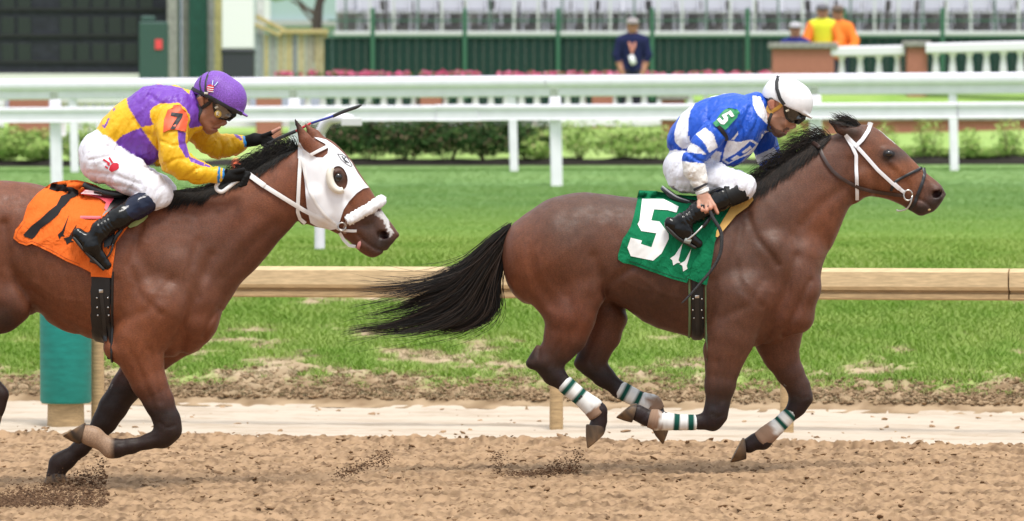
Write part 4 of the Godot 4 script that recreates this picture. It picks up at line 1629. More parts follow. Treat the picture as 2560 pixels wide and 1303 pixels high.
	put("bit_ring", cord(ring, [2.2], 8), steel, b)
	put("bit_cheek", cord([[2278, 490, zb], [2274, 508, zb + 1], [2264, 522, zb - 4], [2246, 527, zb - 10], [2240, 524, zb - 12]], [2.2, 2.2, 2.0, 2.0, 1.8], 8, 1.0, 12), steel, b)
	var r := thing("rein", "brown leather rein from the bit back over the neck of the leading bay", "rein", fbase())
	var br := mat(Color(0.042, 0.022, 0.017), 0.45)
	put("strap", strap(f, P.call([1335, 1040, 1240, 1030, 1100, 1010, 980, 990, 850, 955, 740, 900, 640, 840, 560, 770, 500, 690, 450, 600, 415, 510]), 8.5, 6.0), br, r)
	put("strap", cord([[2046, 368, 44], [2028, 356, 10], [2002, 362, -14], [1975, 378, -26], [1958, 400, -30], [1952, 422, -36]], [5, 5.5, 5.5, 5.5, 5, 5], 8, 0.4, 20), br, r)
	put("strap", strap(f, P.call([1335, 1040, 1100, 1010, 850, 955, 640, 840, 500, 690, 415, 510]), 8.5, 6.0, -1.0), br, r)


func horse_seven_field() -> Field:
	var f := Field.new()
	f.loft([[-266, 622, 642, 6, 0], [-254, 575, 700, 45, 0], [-228, 543, 745, 80, 0], [-190, 512, 768, 105, 0], [-150, 490, 778, 118, 0], [-100, 470, 784, 124, 0], [-50, 455, 784, 124, 0], [0, 451, 778, 120, 0], [51, 454, 786, 120, 0], [100, 463, 796, 125, 0],
		[160, 480, 828, 129, 0], [234, 492, 849, 131, 0], [300, 494, 866, 126, 0], [360, 490, 886, 120, 0], [420, 498, 894, 114, 0], [463, 520, 890, 106, 0], [502, 560, 868, 90, 0], [530, 620, 840, 66, 0], [548, 690, 800, 34, 0], [554, 740, 766, 10, 0]], 22.0, 2.15)
	f.loft([[320, 520, 720, 60, 0], [370, 490, 770, 92, 0], [420, 484, 790, 98, 0], [500, 476, 806, 94, 0], [545, 466, 778, 88, 0], [575, 455, 748, 82, 0], [605, 441, 706, 75, 0], [640, 421, 672, 67, 0], [680, 398, 624, 59, 0], [710, 383, 590, 54, 0], [740, 371, 556, 48, 0], [772, 372, 520, 36, 0]], 30.0, 2.0)
	f.loft([[738, 396, 520, 26, 0], [748, 372, 552, 36, 0], [770, 351, 560, 46, 0], [792, 342, 568, 51, 0], [817, 346, 573, 53, 0], [847, 366, 586, 53, 0], [880, 403, 610, 47, 0], [898, 432, 628, 42, 0], [922, 466, 641, 35, 0], [938, 494, 642, 32, 0],
		[954, 524, 634, 31, 0], [969, 546, 624, 30, 0], [984, 565, 603, 26, 0], [994, 580, 594, 14, 0], [998, 585, 590, 6, 0]], 8.0, 2.4, 2.0)
	for s in [1.0, -1.0]:
		f.cap(Vector3(838, 438, 44 * s), Vector3(852, 446, 42 * s), 14, 13, 8.0)
		f.cap(Vector3(858, 470, 44 * s), Vector3(888, 520, 26 * s), 7, 5, 10.0)
		f.cap(Vector3(790, 490, 32 * s), Vector3(810, 530, 30 * s), 28, 22, 14.0)
		f.cap(Vector3(966, 583, 20 * s), Vector3(974, 598, 17 * s), 14, 12, 8.0)
		f.cap(Vector3(910, 610, 18 * s), Vector3(944, 625, 12 * s), 13, 10, 8.0)
	f.cap(Vector3(782, 378, 32), Vector3(764, 350, 36), 20, 16, 8.0, 0.75)
	f.cap(Vector3(764, 350, 36), Vector3(738, 297, 38), 16, 3, 6.0, 0.65)
	f.cap(Vector3(806, 366, -30), Vector3(784, 338, -34), 20, 15, 8.0, 0.75)
	f.cap(Vector3(784, 338, -34), Vector3(760, 308, -36), 15, 3, 6.0, 0.65)
	# hindquarters (mostly outside the frame)
	f.cap(Vector3(-110, 640, 58), Vector3(-40, 720, 64), 96, 60, 30.0, 0.7)
	f.cap(Vector3(-110, 640, -58), Vector3(-60, 720, -64), 96, 60, 30.0, 0.7)
	f.chain([[-40, 715, 66, 70], [32, 752, 68, 56], [10, 780, 68, 48], [-60, 805, 68, 46], [-120, 830, 66, 38], [-172, 858, 66, 33], [-168, 890, 66, 26], [-140, 910, 66, 19], [-60, 942, 66, 19], [-16, 966, 66, 23], [2, 985, 66, 22], [-4, 1012, 66, 20], [-10, 1028, 66, 22]], 14.0, 0.75)
	f.chain([[-60, 715, -66, 66], [-70, 790, -66, 50], [-130, 850, -66, 36], [-190, 890, -66, 32], [-186, 930, -66, 26], [-160, 960, -66, 19], [-100, 1030, -66, 20], [-74, 1060, -66, 23], [-62, 1090, -66, 20]], 14.0, 0.75)
	f.chain([[400, 760, 72, 90], [352, 840, 74, 68], [350, 872, 74, 60], [360, 905, 74, 51], [376, 952, 74, 43], [402, 1004, 74, 36], [420, 1046, 74, 32], [424, 1070, 74, 32], [410, 1090, 74, 26], [376, 1100, 74, 18], [330, 1112, 74, 18], [298, 1118, 74, 21], [282, 1117, 74, 23], [262, 1104, 74, 19], [240, 1090, 74, 23], [222, 1083, 74, 25]], 12.0, 0.8)
	f.chain([[440, 820, -64, 80], [388, 868, -66, 58], [348, 916, -68, 46], [312, 968, -68, 38], [276, 1024, -68, 35], [256, 1058, -68, 30], [232, 1090, -68, 23], [194, 1126, -68, 20], [156, 1156, -68, 23], [140, 1166, -68, 24], [134, 1186, -68, 20], [130, 1198, -68, 22]], 12.0, 0.8)
	f.cap(Vector3(510, 660, 30), Vector3(498, 800, 42), 58, 48, 26.0)
	f.cap(Vector3(440, 660, 74), Vector3(500, 740, 58), 42, 38, 26.0)
	f.cap(Vector3(296, 866, 66), Vector3(350, 850, 66), 34, 36, 20.0)
	f.mark([Vector2(330, 560), Vector2(346, 620), Vector2(380, 680), Vector2(412, 740)], 18.0, 5.0)
	f.mark([Vector2(530, 640), Vector2(500, 720), Vector2(470, 810), Vector2(452, 880)], 14.0, 6.0)
	f.mark([Vector2(548, 770), Vector2(528, 800), Vector2(512, 840)], 7.0, 6.0)
	f.mark([Vector2(300, 700), Vector2(298, 780), Vector2(288, 850)], 14.0, 5.0)
	f.mark([Vector2(60, 690), Vector2(130, 780), Vector2(200, 830)], 14.0, 4.0)
	f.mark([Vector2(84, 720), Vector2(150, 770), Vector2(215, 800)], 6.0, 2.0)
	f.mark([Vector2(20, 560), Vector2(30, 660), Vector2(70, 740), Vector2(100, 790)], 14.0, 9.0)
	f.mark([Vector2(380, 870), Vector2(392, 930), Vector2(406, 1000)], 8.0, 4.5)
	f.mark([Vector2(340, 880), Vector2(366, 950), Vector2(394, 1020)], 7.0, 3.5)
	f.mark([Vector2(560, 690), Vector2(620, 620), Vector2(690, 560)], 16.0, 4.0)
	f.mark([Vector2(640, 530), Vector2(560, 610), Vector2(520, 680)], 20.0, 3.0)
	f.mark([Vector2(756, 420), Vector2(758, 480), Vector2(766, 545)], 8.0, 4.0)
	f.mark([Vector2(896, 585), Vector2(915, 606), Vector2(940, 622), Vector2(960, 626)], 3.5, 5.0)
	f.mark([Vector2(870, 500), Vector2(892, 540), Vector2(920, 570)], 9.0, 4.0)
	f.mark([Vector2(930, 560), Vector2(946, 585), Vector2(950, 605)], 5.0, 2.5)
	for q in [[90, 700, 150, 742, 214, 750], [60, 560, 110, 580, 150, 590], [470, 640, 480, 700, 466, 760], [330, 700, 380, 730, 430, 736], [316, 600, 350, 596, 376, 606], [360, 900, 380, 950, 400, 990], [404, 890, 412, 940, 420, 980]]:
		f.mark([Vector2(q[0], q[1]), Vector2(q[2], q[3]), Vector2(q[4], q[5])], 3.5, -1.3)
	for q in [[60, 600, 80, 680, 70, 740], [100, 640, 116, 700, 110, 760], [140, 670, 154, 730, 150, 790], [182, 700, 192, 750, 188, 810]]:
		f.mark([Vector2(q[0], q[1]), Vector2(q[2], q[3]), Vector2(q[4], q[5])], 9.0, 1.8)
	f.mark([Vector2(360, 560), Vector2(330, 660), Vector2(356, 730), Vector2(410, 780)], 10.0, 4.0)
	f.mark([Vector2(430, 700), Vector2(380, 770), Vector2(310, 800)], 12.0, 4.0)
	f.mark([Vector2(500, 600), Vector2(480, 680), Vector2(500, 740)], 10.0, 3.0)
	f.mark([Vector2(404, 1052), Vector2(422, 1066), Vector2(440, 1060)], 4.0, 2.5)
	f.mark([Vector2(396, 1088), Vector2(350, 1098), Vector2(300, 1106)], 4.0, 2.0)
	f.mark([Vector2(840, 428), Vector2(852, 424), Vector2(866, 436)], 3.5, -2.4)
	f.mark([Vector2(880, 560), Vector2(905, 566), Vector2(930, 556)], 5.0, 2.5)
	f.wrinkles = FastNoiseLite.new()
	f.wrinkles.seed = 5
	f.wrinkles.frequency = 0.014
	f.wrinkles.fractal_octaves = 2
	f.wrinkle_depth = 1.3
	for s in [1.0, -1.0]:
		f.cap(Vector3(954, 586, 31 * s), Vector3(968, 588, 21 * s), 11, 9.5, 2.0, 1.0, true)
		f.cap(Vector3(846, 442, 68 * s), Vector3(847, 442, 60 * s), 10, 10, 4.0, 1.0, true)
	f.cap(Vector3(752, 345, 58), Vector3(744, 318, 50), 9, 5, 4.0, 1.0, true)
	f.ready()
	return f


func horse_seven_color(x: float, y: float, z: float, _n: Vector3) -> Color:
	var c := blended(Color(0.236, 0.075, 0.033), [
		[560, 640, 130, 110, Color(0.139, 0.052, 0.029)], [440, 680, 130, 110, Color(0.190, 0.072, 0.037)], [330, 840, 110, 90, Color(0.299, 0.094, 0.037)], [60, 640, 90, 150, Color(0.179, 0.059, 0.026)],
		[20, 800, 60, 60, Color(0.05, 0.022, 0.014)], [620, 480, 80, 60, Color(0.254, 0.084, 0.036)], [900, 500, 60, 60, Color(0.275, 0.084, 0.030)], [930, 560, 50, 60, Color(0.099, 0.050, 0.033)], [960, 610, 50, 40, Color(0.055, 0.038, 0.034)],  # first blob: flank shadow above the stifle, painted into the coat
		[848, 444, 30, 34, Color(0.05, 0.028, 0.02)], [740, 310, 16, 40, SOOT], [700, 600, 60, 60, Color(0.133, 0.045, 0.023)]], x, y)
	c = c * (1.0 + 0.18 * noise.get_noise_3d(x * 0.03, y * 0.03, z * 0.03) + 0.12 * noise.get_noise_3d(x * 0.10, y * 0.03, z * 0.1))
	if Vector2((x - 961.0) / 11.5, (y - 587.0) / 10.5).length() < 1.0:
		c = Color(0.035, 0.010, 0.011)  # nostril: shade of the hollow put into the colour
	if z < -50.0 and Vector2((x - 282.0) / 11.0, (y - 975.0) / 15.0).rotated(-0.4).length() < 1.0:
		return Color(0.24, 0.22, 0.21)
	var p := Vector2(x, y)
	var low := 0.0
	if y > 900.0 and x > 100.0:
		low = clampf((y - (940.0 if z > 0.0 else 890.0)) / 85.0, 0.0, 1.0)
	elif x < 60.0 and y > 820.0:
		low = clampf((y - 820.0) / 60.0, 0.0, 1.0)
	elif x < 120.0 and z < 0.0 and y > 760.0:
		low = 0.5
	c = c.lerp(SOOT, low * 0.93)
	# one pale pastern and the white snip down the nose
	if z > 0.0 and y > 1060.0 and x < 300.0:
		c = c.lerp(Color(0.50, 0.32, 0.20), clampf((292.0 - x) / 14.0, 0.0, 1.0))
	if absf(z) < 40.0 and inside([pts([1306, 850, 1340, 845, 1400, 835, 1430, 900, 1440, 960, 1470, 1000, 1440, 1035, 1410, 960, 1385, 900, 1350, 890, 1330, 865], 500, 250, 3.03)], p):
		c = Color(0.72, 0.68, 0.66)
	c.a = 1.0
	return c


func build_horse_seven() -> Field:
	figure(S7, 200, 1216)
	var f := horse_seven_field()
	var h := thing("horse", "bay horse in white hood with orange cloth numbered 7, front hoof in dirt", "horse", fbase())
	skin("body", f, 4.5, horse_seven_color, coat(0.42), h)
	var horn := vmat(0.55, 0.4)
	put("hoof", hoof(Vector3(212, 1083, 74), Vector3(188, 1070, 74), 26, 33, Vector2(0.26, -0.96), Vector2(0.86, -0.5), 0.85, 0.1), horn, h)
	put("hoof", hoof(Vector3(134, 1184, -68), Vector3(130, 1214, -68), 22, 29, Vector2(1, 0), Vector2(1, -0.1), 1.0, -0.2), horn, h)
	put("hoof", hoof(Vector3(-10, 1026, 66), Vector3(-26, 1066, 66), 22, 28, Vector2(1, 0.2), Vector2(1, 0.4)), horn, h)
	put("hoof", hoof(Vector3(-60, 1088, -66), Vector3(-50, 1128, -66), 22, 28, Vector2(1, 0), Vector2(1, -0.3)), horn, h)
	for s in [1.0, -1.0]:
		put("eye", ball(Vector3(846, 443, 50 * s), Vector3(12, 11, 9)), mat(Color(0.006, 0.004, 0.003), 0.06, 0.6), h)
	put("tongue", cord([[902, 600, 28], [898, 612, 32], [895, 622, 31]], [4, 5, 4], 8, 0.7), mat(Color(0.5, 0.2, 0.18), 0.4), h)
	var tones := [Color(0.014, 0.012, 0.012), Color(0.02, 0.016, 0.015), Color(0.03, 0.024, 0.022), Color(0.010, 0.009, 0.009)]
	var st := mane_strands(f, [Vector2(746, 370), Vector2(710, 384), Vector2(680, 399), Vector2(640, 422), Vector2(605, 442)], 1500, func(t: float, r: RandomNumberGenerator) -> Array:
		if r.randf() < 0.45:
			return [Vector2(r.randf_range(-62, -18), r.randf_range(-20, 22)), r.randf_range(8, 34), r.randf_range(0.2, 2.0)]
		return [Vector2(r.randf_range(-60, -20), r.randf_range(8, 40)), r.randf_range(4, 18), r.randf_range(-0.5, 1.0)], 41)
	st.append_array(mane_strands(f, [Vector2(605, 442), Vector2(560, 460), Vector2(510, 475), Vector2(450, 482)], 1200, func(_t: float, r: RandomNumberGenerator) -> Array: return [Vector2(r.randf_range(-66, -24), r.randf_range(6, 34)), r.randf_range(2, 14), r.randf_range(-0.5, 1.0)], 42))
	put("mane", hair(st, 0.95, 0.3, tones), vmat(0.4, 0.35), h)
	var ts := tail_strands([
		[Vector3(-252, 590, 0), Vector3(-320, 620, 4), Vector3(-440, 660, 8), Vector3(-620, 680, 0)],
		[Vector3(-254, 600, 0), Vector3(-330, 670, 6), Vector3(-470, 760, 8), Vector3(-640, 800, 0)]], 260, 51, 14.0, 10)
	put("tail", hair(ts, 3.4, 1.2, tones), vmat(0.4, 0.35), h)
	return f


func build_tack_seven(f: Field) -> void:
	figure(S7, 260, 690)
	var z4 := func(a: Array) -> PackedVector2Array: return pts(a, 0, 400, 2.9616)
	var z5 := func(a: Array) -> PackedVector2Array: return pts(a, 500, 250, 3.03)
	var rip := func(x: float, y: float) -> float: return 3.5 * noise.get_noise_2d(x * 0.02 + y * 0.012 + 7.0, y * 0.012) + 4.0 * folds.get_noise_2d(x * 0.012 + y * 0.008 + 5.0, y * 0.006 - x * 0.003)
	var orange := creased(mat(Color(0.78, 0.15, 0.024), 0.8, 0.25), 2.2, 0.9, 62)
	var t := thing("saddlecloth", "orange saddlecloth with a black number 7, on the horse in the white hood", "saddlecloth", fbase())
	var cl := [400, 165, 480, 152, 560, 150, 640, 166, 700, 185, 760, 222, 870, 262, 960, 330, 990, 420, 985, 462, 930, 540, 885, 605, 868, 740, 850, 862, 775, 856, 702, 852, 702, 822, 610, 776, 520, 738, 400, 672, 300, 625, 268, 612, 228, 625, 170, 606, 130, 572, 145, 510, 170, 480, 200, 440, 215, 380, 230, 330, 270, 275, 300, 240, 340, 205, 372, 180]
	put("cloth", drape(f, [z4.call(cl)], 6.0, 7.0, 1.0, 6.0, rip), orange, t)
	put("cloth", drape(f, [z4.call(cl)], 6.0, 14.0, -1.0, 6.0), orange, t)
	var black := mat(Color(0.018, 0.017, 0.018), 0.8, 0.3)
	put("number", drape(f, [z4.call([372, 215, 390, 172, 500, 180, 592, 225, 588, 258, 540, 280, 505, 330, 480, 352, 455, 400, 400, 450, 330, 500, 290, 560, 270, 577, 215, 560, 205, 545, 265, 480, 330, 430, 390, 370, 440, 330, 470, 262, 515, 245])], 7.5, 7.0, 1.0, 1.5, rip), black, t)
	put("spire_mark", drape(f, [z4.call([535, 402, 515, 480, 498, 545, 508, 556, 484, 556, 472, 577, 458, 545, 490, 515])], 7.5, 6.0, 1.0, 1.5, rip), black, t)
	put("spire_mark", drape(f, [z4.call([594, 470, 578, 540, 556, 585, 577, 597, 548, 600, 525, 617, 515, 590, 500, 572, 540, 560, 568, 510])], 7.5, 6.0, 1.0, 1.5, rip), black, t)
	var hem: PackedVector2Array = z4.call(cl)
	for k in [[17, 24], [23, 33]]:
		put("hem", drape(f, stroke(Geometry2D.offset_polygon(hem, -6.0)[0].slice(k[0], k[1]), 1.5), 6.5, 6.0, 1.0, 0.3, rip), mat(Color(0.5, 0.085, 0.012), 0.9), t)
	var s := thing("saddle", "race saddle with pink flap and pale green pad, on the orange saddlecloth", "saddle", fbase())
	var leather := mat(Color(0.009, 0.009, 0.010), 0.35, 0.5)
	put("pad", drape(f, [z4.call([968, 490, 990, 450, 1050, 405, 1110, 395, 1112, 415, 1080, 450, 1030, 482, 985, 497])], 9.0, 8.0, 1.0, 8.0), mat(Color(0.42, 0.5, 0.18), 0.7), s)
	put("flap", drape(f, [z4.call([606, 252, 640, 218, 740, 226, 850, 244, 872, 262, 830, 320, 806, 372, 790, 350, 800, 310, 760, 285, 690, 265])], 11.0, 7.0, 1.0, 4.0), mat(Color(0.75, 0.09, 0.13), 0.5), s)
	put("flap_edge", drape(f, [z4.call([612, 246, 648, 220, 700, 225, 830, 250, 760, 258])], 13.0, 7.0, 1.0, 3.0), mat(Color(0.75, 0.55, 0.56), 0.5), s)
	put("strap", strap(f, [z4.call([618, 418, 690, 418, 770, 420])[0], z4.call([770, 420])[0]], 7, 12.0), mat(Color(0.72, 0.10, 0.12), 0.5), s)
	put("skirt", drape(f, [z4.call([870, 260, 960, 275, 1010, 330, 960, 420, 880, 500, 860, 620, 800, 640, 780, 400])], 10.0, 8.0, 1.0, 4.0), leather, s)
	put("seat", cord([[212, 462, 40], [250, 478, 56], [300, 486, 60], [340, 476, 44]], [8, 10, 10, 12], 10, 0.8, 12), leather, s)
	put("girth", girdle(f, 234, 290, -0.03, 680, 5.0), mat(Color(0.010, 0.010, 0.011), 0.5), s)
	put("girth_edge", girdle(f, 286, 294, -0.03, 680, 6.0, -1.6, 1.6, 40), mat(Color(0.014, 0.014, 0.015), 0.35), s)
	var steel := mat(Color(0.5, 0.48, 0.46), 0.3)
	steel.metallic = 0.9
	put("strap", strap(f, [Vector2(262, 728), Vector2(266, 780), Vector2(268, 850)], 9, 9.0), mat(Color(0.02, 0.02, 0.021), 0.4), s)
	put("buckle", strap(f, [Vector2(257, 724), Vector2(267, 724)], 8, 11.0), steel, s)
	for q in [[265, 741], [265, 765], [266, 785]]:
		for k in [-14, 13]:
			put("stud", ball(Vector3(q[0] + k, q[1], f.surface(q[0] + k, q[1]) + 6.0), Vector3(2.4, 2.4, 2.0), 6), steel, s)
	put("stirrup", cord([[292, 606, 140], [288, 624, 144], [278, 640, 144], [262, 652, 142]], [2.6, 2.6, 2.6, 3], 8, 1.0, 10), mat(Color(0.02, 0.02, 0.022), 0.25), s)
	put("stirrup_leather", cord([[320, 560, 128], [300, 588, 138], [290, 610, 140]], [5, 5, 4], 6, 0.35), leather, s)
	put("tread", cord([[236, 646, 140], [262, 656, 140]], [6, 6], 8, 1.2), mat(Color(0.02, 0.02, 0.022), 0.3), s)
	# the hood
	var wm := mat(Color(0.80, 0.80, 0.82), 0.75, 0.2)
	var hood := thing("blinker_hood", "white blinker hood with eye cup and shield letter K on the horse numbered 7", "hood", fbase())
	var hp := [862, 280, 905, 286, 960, 300, 1005, 330, 1050, 366, 1100, 414, 1150, 470, 1200, 556, 1245, 620, 1281, 662, 1240, 670, 1190, 705, 1130, 770, 1092, 830, 1062, 920, 1040, 975, 985, 985, 935, 972, 880, 955, 838, 930, 812, 800, 806, 720, 800, 640, 786, 540, 776, 450, 745, 440, 744, 322, 760, 322, 790, 372, 845, 412, 885, 434, 935, 434, 970, 404, 976, 370, 950, 330, 905, 306]
	var hole := PackedVector2Array()
	for k in 20:
		hole.append(Vector2(850, 445) + Vector2(cos(TAU * k / 20.0) * 20.0, sin(TAU * k / 20.0) * 31.0).rotated(-0.2))
	var hrip := func(x: float, y: float) -> float: return 1.0 * noise.get_noise_2d(x * 0.04, y * 0.015)
	put("cloth", drape(f, [z5.call(hp)], 3.5, 5.0, 1.0, 3.0, hrip, [hole]), wm, hood)
	put("cloth", drape(f, [z5.call(hp)], 3.5, 9.0, -1.0, 3.0, null, [hole]), wm, hood)
	var cup := []
	for k in 12:
		var a := lerpf(-2.1, -5.0, k / 11.0)
		var q := Vector2(848, 444) + Vector2(cos(a) * 22.0, sin(a) * 32.0).rotated(-0.2)
		cup.append([q.x, q.y, f.surface(q.x, q.y) + 9.0])
	put("eye_cup", cord(cup, [7.5, 9, 10, 10, 9, 7], 10, 1.3, 24), mat(Color(0.74, 0.70, 0.60), 0.5), hood)
	var ink := mat(Color(0.03, 0.03, 0.04), 0.8)
	var shield: PackedVector2Array = z5.call([1042, 404, 1082, 410, 1120, 434, 1158, 494, 1148, 506, 1110, 486, 1072, 452])
	var outline: Array = Geometry2D.offset_polygon(shield, -1.4)
	put("shield_mark", drape(f, [shield], 4.3, 4.0, 1.0, 0.0, hrip, outline), ink, hood)
	for q in [[1078, 424, 1112, 474], [1092, 448, 1108, 430], [1092, 448, 1130, 476]]:
		put("letter_stroke", drape(f, stroke(z5.call(q), 2.6), 4.4, 4.0, 1.0, 0.0, hrip), ink, hood)
	# bridle
	var b := thing("bridle", "white bridle with fluffy noseband on the hooded horse", "bridle", fbase())
	var lw := mat(Color(0.78, 0.76, 0.74), 0.5)
	put("throat_lash", strap(f, Array(z5.call([762, 330, 764, 440, 756, 600, 748, 760, 744, 850, 760, 900, 800, 935])), 9, 6.0), lw, b)
	put("cheek_strap", strap(f, Array(z5.call([775, 440, 800, 560, 840, 690, 890, 790, 960, 880, 1030, 940])), 7, 7.0), lw, b)
	put("brow_band", strap(f, Array(z5.call([845, 415, 900, 385, 970, 350])), 8, 7.0), lw, b)
	put("chin_strap", strap(f, Array(z5.call([1060, 1005, 1090, 1060, 1130, 1100, 1180, 1110])), 8, 5.0), lw, b)
	put("nose_strap", strap(f, Array(z5.call([1040, 970, 1072, 985, 1150, 990, 1190, 990])), 7, 6.0), lw, b)
	put("cheek_piece", strap(f, Array(z5.call([1145, 870, 1115, 920, 1098, 970, 1100, 1010])), 8, 6.0), mat(Color(0.30, 0.20, 0.15), 0.5), b)
	var ring := []
	var zb := f.surface(858, 566) + 8.0
	for k in 13:
		ring.append([856 + cos(TAU * k / 12.0) * 10.0, 566 + sin(TAU * k / 12.0) * 10.0, zb])
	put("bit_ring", cord(ring, [2.2], 8), steel, b)
	var roll := []
	for q in [[868, 552, 1.0], [880, 545, 1.0], [900, 534, 1.0], [922, 522, 1.0], [940, 510, 1.0]]:
		roll.append([q[0], q[1], f.surface(q[0], q[1]) + 7.0])
	roll.append([952, 502, 0.0])
	roll.append([938, 512, f.surface(938, 512, -1.0) - 6.0])
	roll.append([900, 534, f.surface(900, 534, -1.0) - 6.0])
	var fl := cord(roll, [13, 15, 15, 15, 15, 15, 14, 12], 18, 1.0, 40)
	put("fluffy_noseband", fleece(fl, 3.2 / fs), mat(Color(0.82, 0.82, 0.83), 0.95, 0.1), b)
	# reins
	var r := thing("rein", "white rein stretched from the bit to the black glove of the rider in yellow", "rein", fbase())
	put("strap", strap(f, [Vector2(624, 437), Vector2(660, 462), Vector2(700, 487), Vector2(760, 525), Vector2(805, 548), Vector2(846, 566)], 11, 7.0, 1.0, 3.0), lw, r)
	put("grip", strap(f, [Vector2(619, 433), Vector2(640, 447), Vector2(664, 464)], 13, 10.0, 1.0, 3.0), lw, r)
	put("loop", cord([[607, 446, 88], [590, 456, 92], [575, 468, 96], [560, 478, 96], [548, 474, 92], [545, 464, 88], [552, 456, 84]], [4.5, 5, 5, 5, 5, 5, 4], 8, 0.7, 24), lw, r)


# pushes a mesh's points out by noise, as tufts of wool
func fleece(m: ArrayMesh, amount: float) -> ArrayMesh:
	var a := m.surface_get_arrays(0)
	var v: PackedVector3Array = a[Mesh.ARRAY_VERTEX]
	var st := tool()
	st.set_smooth_group(0)
	var idx = a[Mesh.ARRAY_INDEX]
	var nrm: PackedVector3Array = a[Mesh.ARRAY_NORMAL]
	for i in v.size():
		var q := v[i] * 210.0
		v[i] += nrm[i] * amount * (fine.get_noise_3d(q.x, q.y, q.z) * 1.2 + 0.4)
	var n := PackedInt32Array(idx if idx != null else range(v.size()))
	for i in n:
		st.add_vertex(v[i])
	return done(st)


# ---------------------------------------------------------------- riders
# several fields joined into meshes by region: parts[region] = [verts, colours, indices, normals]
func pour(parts: Dictionary, f: Field, cell: float, paint: Callable) -> void:
	var r := f.mesh(cell)
	var v: PackedVector3Array = r[0]
	var idx: PackedInt32Array = r[1]
	var nrm := normals_of(v, idx)
	var reg := PackedInt32Array()
	var col := PackedColorArray()
	reg.resize(v.size())
	col.resize(v.size())
	for i in v.size():
		var q: Array = paint.call(v[i].x, -v[i].y, v[i].z, f.owner(v[i] - nrm[i] * 2.0))
		reg[i] = q[0]
		col[i] = q[1]
	var to := {}
	for t in range(0, idx.size(), 3):
		var g := reg[idx[t]]
		if not parts.has(g):
			parts[g] = [PackedVector3Array(), PackedColorArray(), PackedInt32Array(), PackedVector3Array()]
		var part: Array = parts[g]
		for k in 3:
			var i := idx[t + k]
			var key := i * 16 + g
			if not to.has(key):
				to[key] = part[0].size()
				part[0].append(v[i])
				part[1].append(col[i])
				part[3].append(nrm[i])
			part[2].append(to[key])


func flush(parts: Dictionary, g: int, called: String, m: Material, parent: Node) -> void:
	if parts.has(g):
		put(called, mesh_from(to_fig(parts[g][0]), parts[g][2], parts[g][1], parts[g][3]), m, parent)


func helmet_field(back: Vector2, front: Vector2, r: float, visor_a: Vector2, visor_b: Vector2, up: Vector2, mid: Vector2) -> Field:
	var f := Field.new()
	f.cap(Vector3(back.x, back.y, 0), Vector3(front.x, front.y, 0), r, r + 1.0, 4.0, 0.88)
	var c := mid - up * 1500.0
	f.cap(Vector3(c.x, c.y, 0), Vector3(c.x - 1, c.y, 0), 1500, 1500, 3.0, 1.0, true)
	f.cap(Vector3(mid.x - 46, mid.y + 26, 0), Vector3(mid.x - 47, mid.y + 26, 0), 47, 47, 3.0, 3.0, true)
	f.cap(Vector3(visor_a.x, visor_a.y, 0), Vector3(visor_b.x, visor_b.y, 0), 5.0, 3.0, 5.0, 7.0)
	f.ready()
	return f


func head_field(o: Vector2, wrinkle := 0.4) -> Field:   # o: offset from the first rider's head
	var f := Field.new()
	var V := func(x: float, y: float, z := 0.0) -> Vector3: return Vector3(x + o.x, y + o.y, z)
	f.cap(V.call(1954, 250), V.call(1962, 254), 44, 44, 10.0, 0.86)
	f.cap(V.call(1966, 284), V.call(1951, 316), 29, 21, 12.0, 1.0)
	f.cap(V.call(1926, 300), V.call(1945, 327), 18, 12, 14.0, 1.3)
	f.cap(V.call(1926, 300, 20), V.call(1946, 330, 8), 12, 9, 12.0)
	f.cap(V.call(1926, 300, -20), V.call(1946, 330, -8), 12, 9, 12.0)
	f.cap(V.call(1982, 298), V.call(1985, 315), 4.5, 6.0, 6.0)                    # nose
	f.cap(V.call(1980, 319, 4), V.call(1974, 318, 5), 4.5, 4, 4.0)
	f.cap(V.call(1980, 319, -4), V.call(1974, 318, -5), 4.5, 4, 4.0)
	f.cap(V.call(1964, 327), V.call(1967, 325), 6.5, 7, 5.0, 1.4)                 # lips
	f.cap(V.call(1958, 333), V.call(1961, 333), 6, 6, 5.0, 1.4)
	f.cap(V.call(1946, 333), V.call(1949, 335), 9, 8, 6.0, 1.2)                   # chin
	for s in [1.0, -1.0]:
		f.cap(V.call(1965, 300, 18 * s), V.call(1960, 306, 20 * s), 9, 9, 10.0)      # cheek
		f.cap(V.call(1926, 253, 38 * s), V.call(1929, 268, 36 * s), 9.5, 6, 3.0, 0.55)  # ear
		f.cap(V.call(1930, 258, 46 * s), V.call(1930, 263, 46 * s), 4, 3, 2.0, 1.0, true)
	f.cap(V.call(1900, 292), V.call(1936, 284), 31, 28, 14.0, 1.0)                # neck
	f.mark([o + Vector2(1972, 331), o + Vector2(1960, 331), o + Vector2(1952, 329)], 1.6, 2.2)
	f.mark([o + Vector2(1972, 317), o + Vector2(1962, 322), o + Vector2(1957, 328)], 3.0, 1.4)
	f.wrinkles = FastNoiseLite.new()
	f.wrinkles.frequency = 0.05
	f.wrinkle_depth = wrinkle
	f.ready()
	return f


func cloth_field() -> Field:
	var f := Field.new()
	f.wrinkles = FastNoiseLite.new()
	f.wrinkles.frequency = 0.017
	f.wrinkles.fractal_type = FastNoiseLite.FRACTAL_RIDGED
	f.wrinkles.fractal_octaves = 2
	f.wrinkles.domain_warp_enabled = true
	f.wrinkles.domain_warp_amplitude = 18.0
	f.wrinkles.domain_warp_frequency = 0.02
	f.wrinkle_depth = 4.2
	f.grain = Basis(Vector3(0, 0, 1), 0.45).scaled(Vector3(1.35, 0.42, 0.9))
	return f


func silk() -> StandardMaterial3D:
	return creased(vmat(0.42, 0.42), 2.0, 0.5, 63)


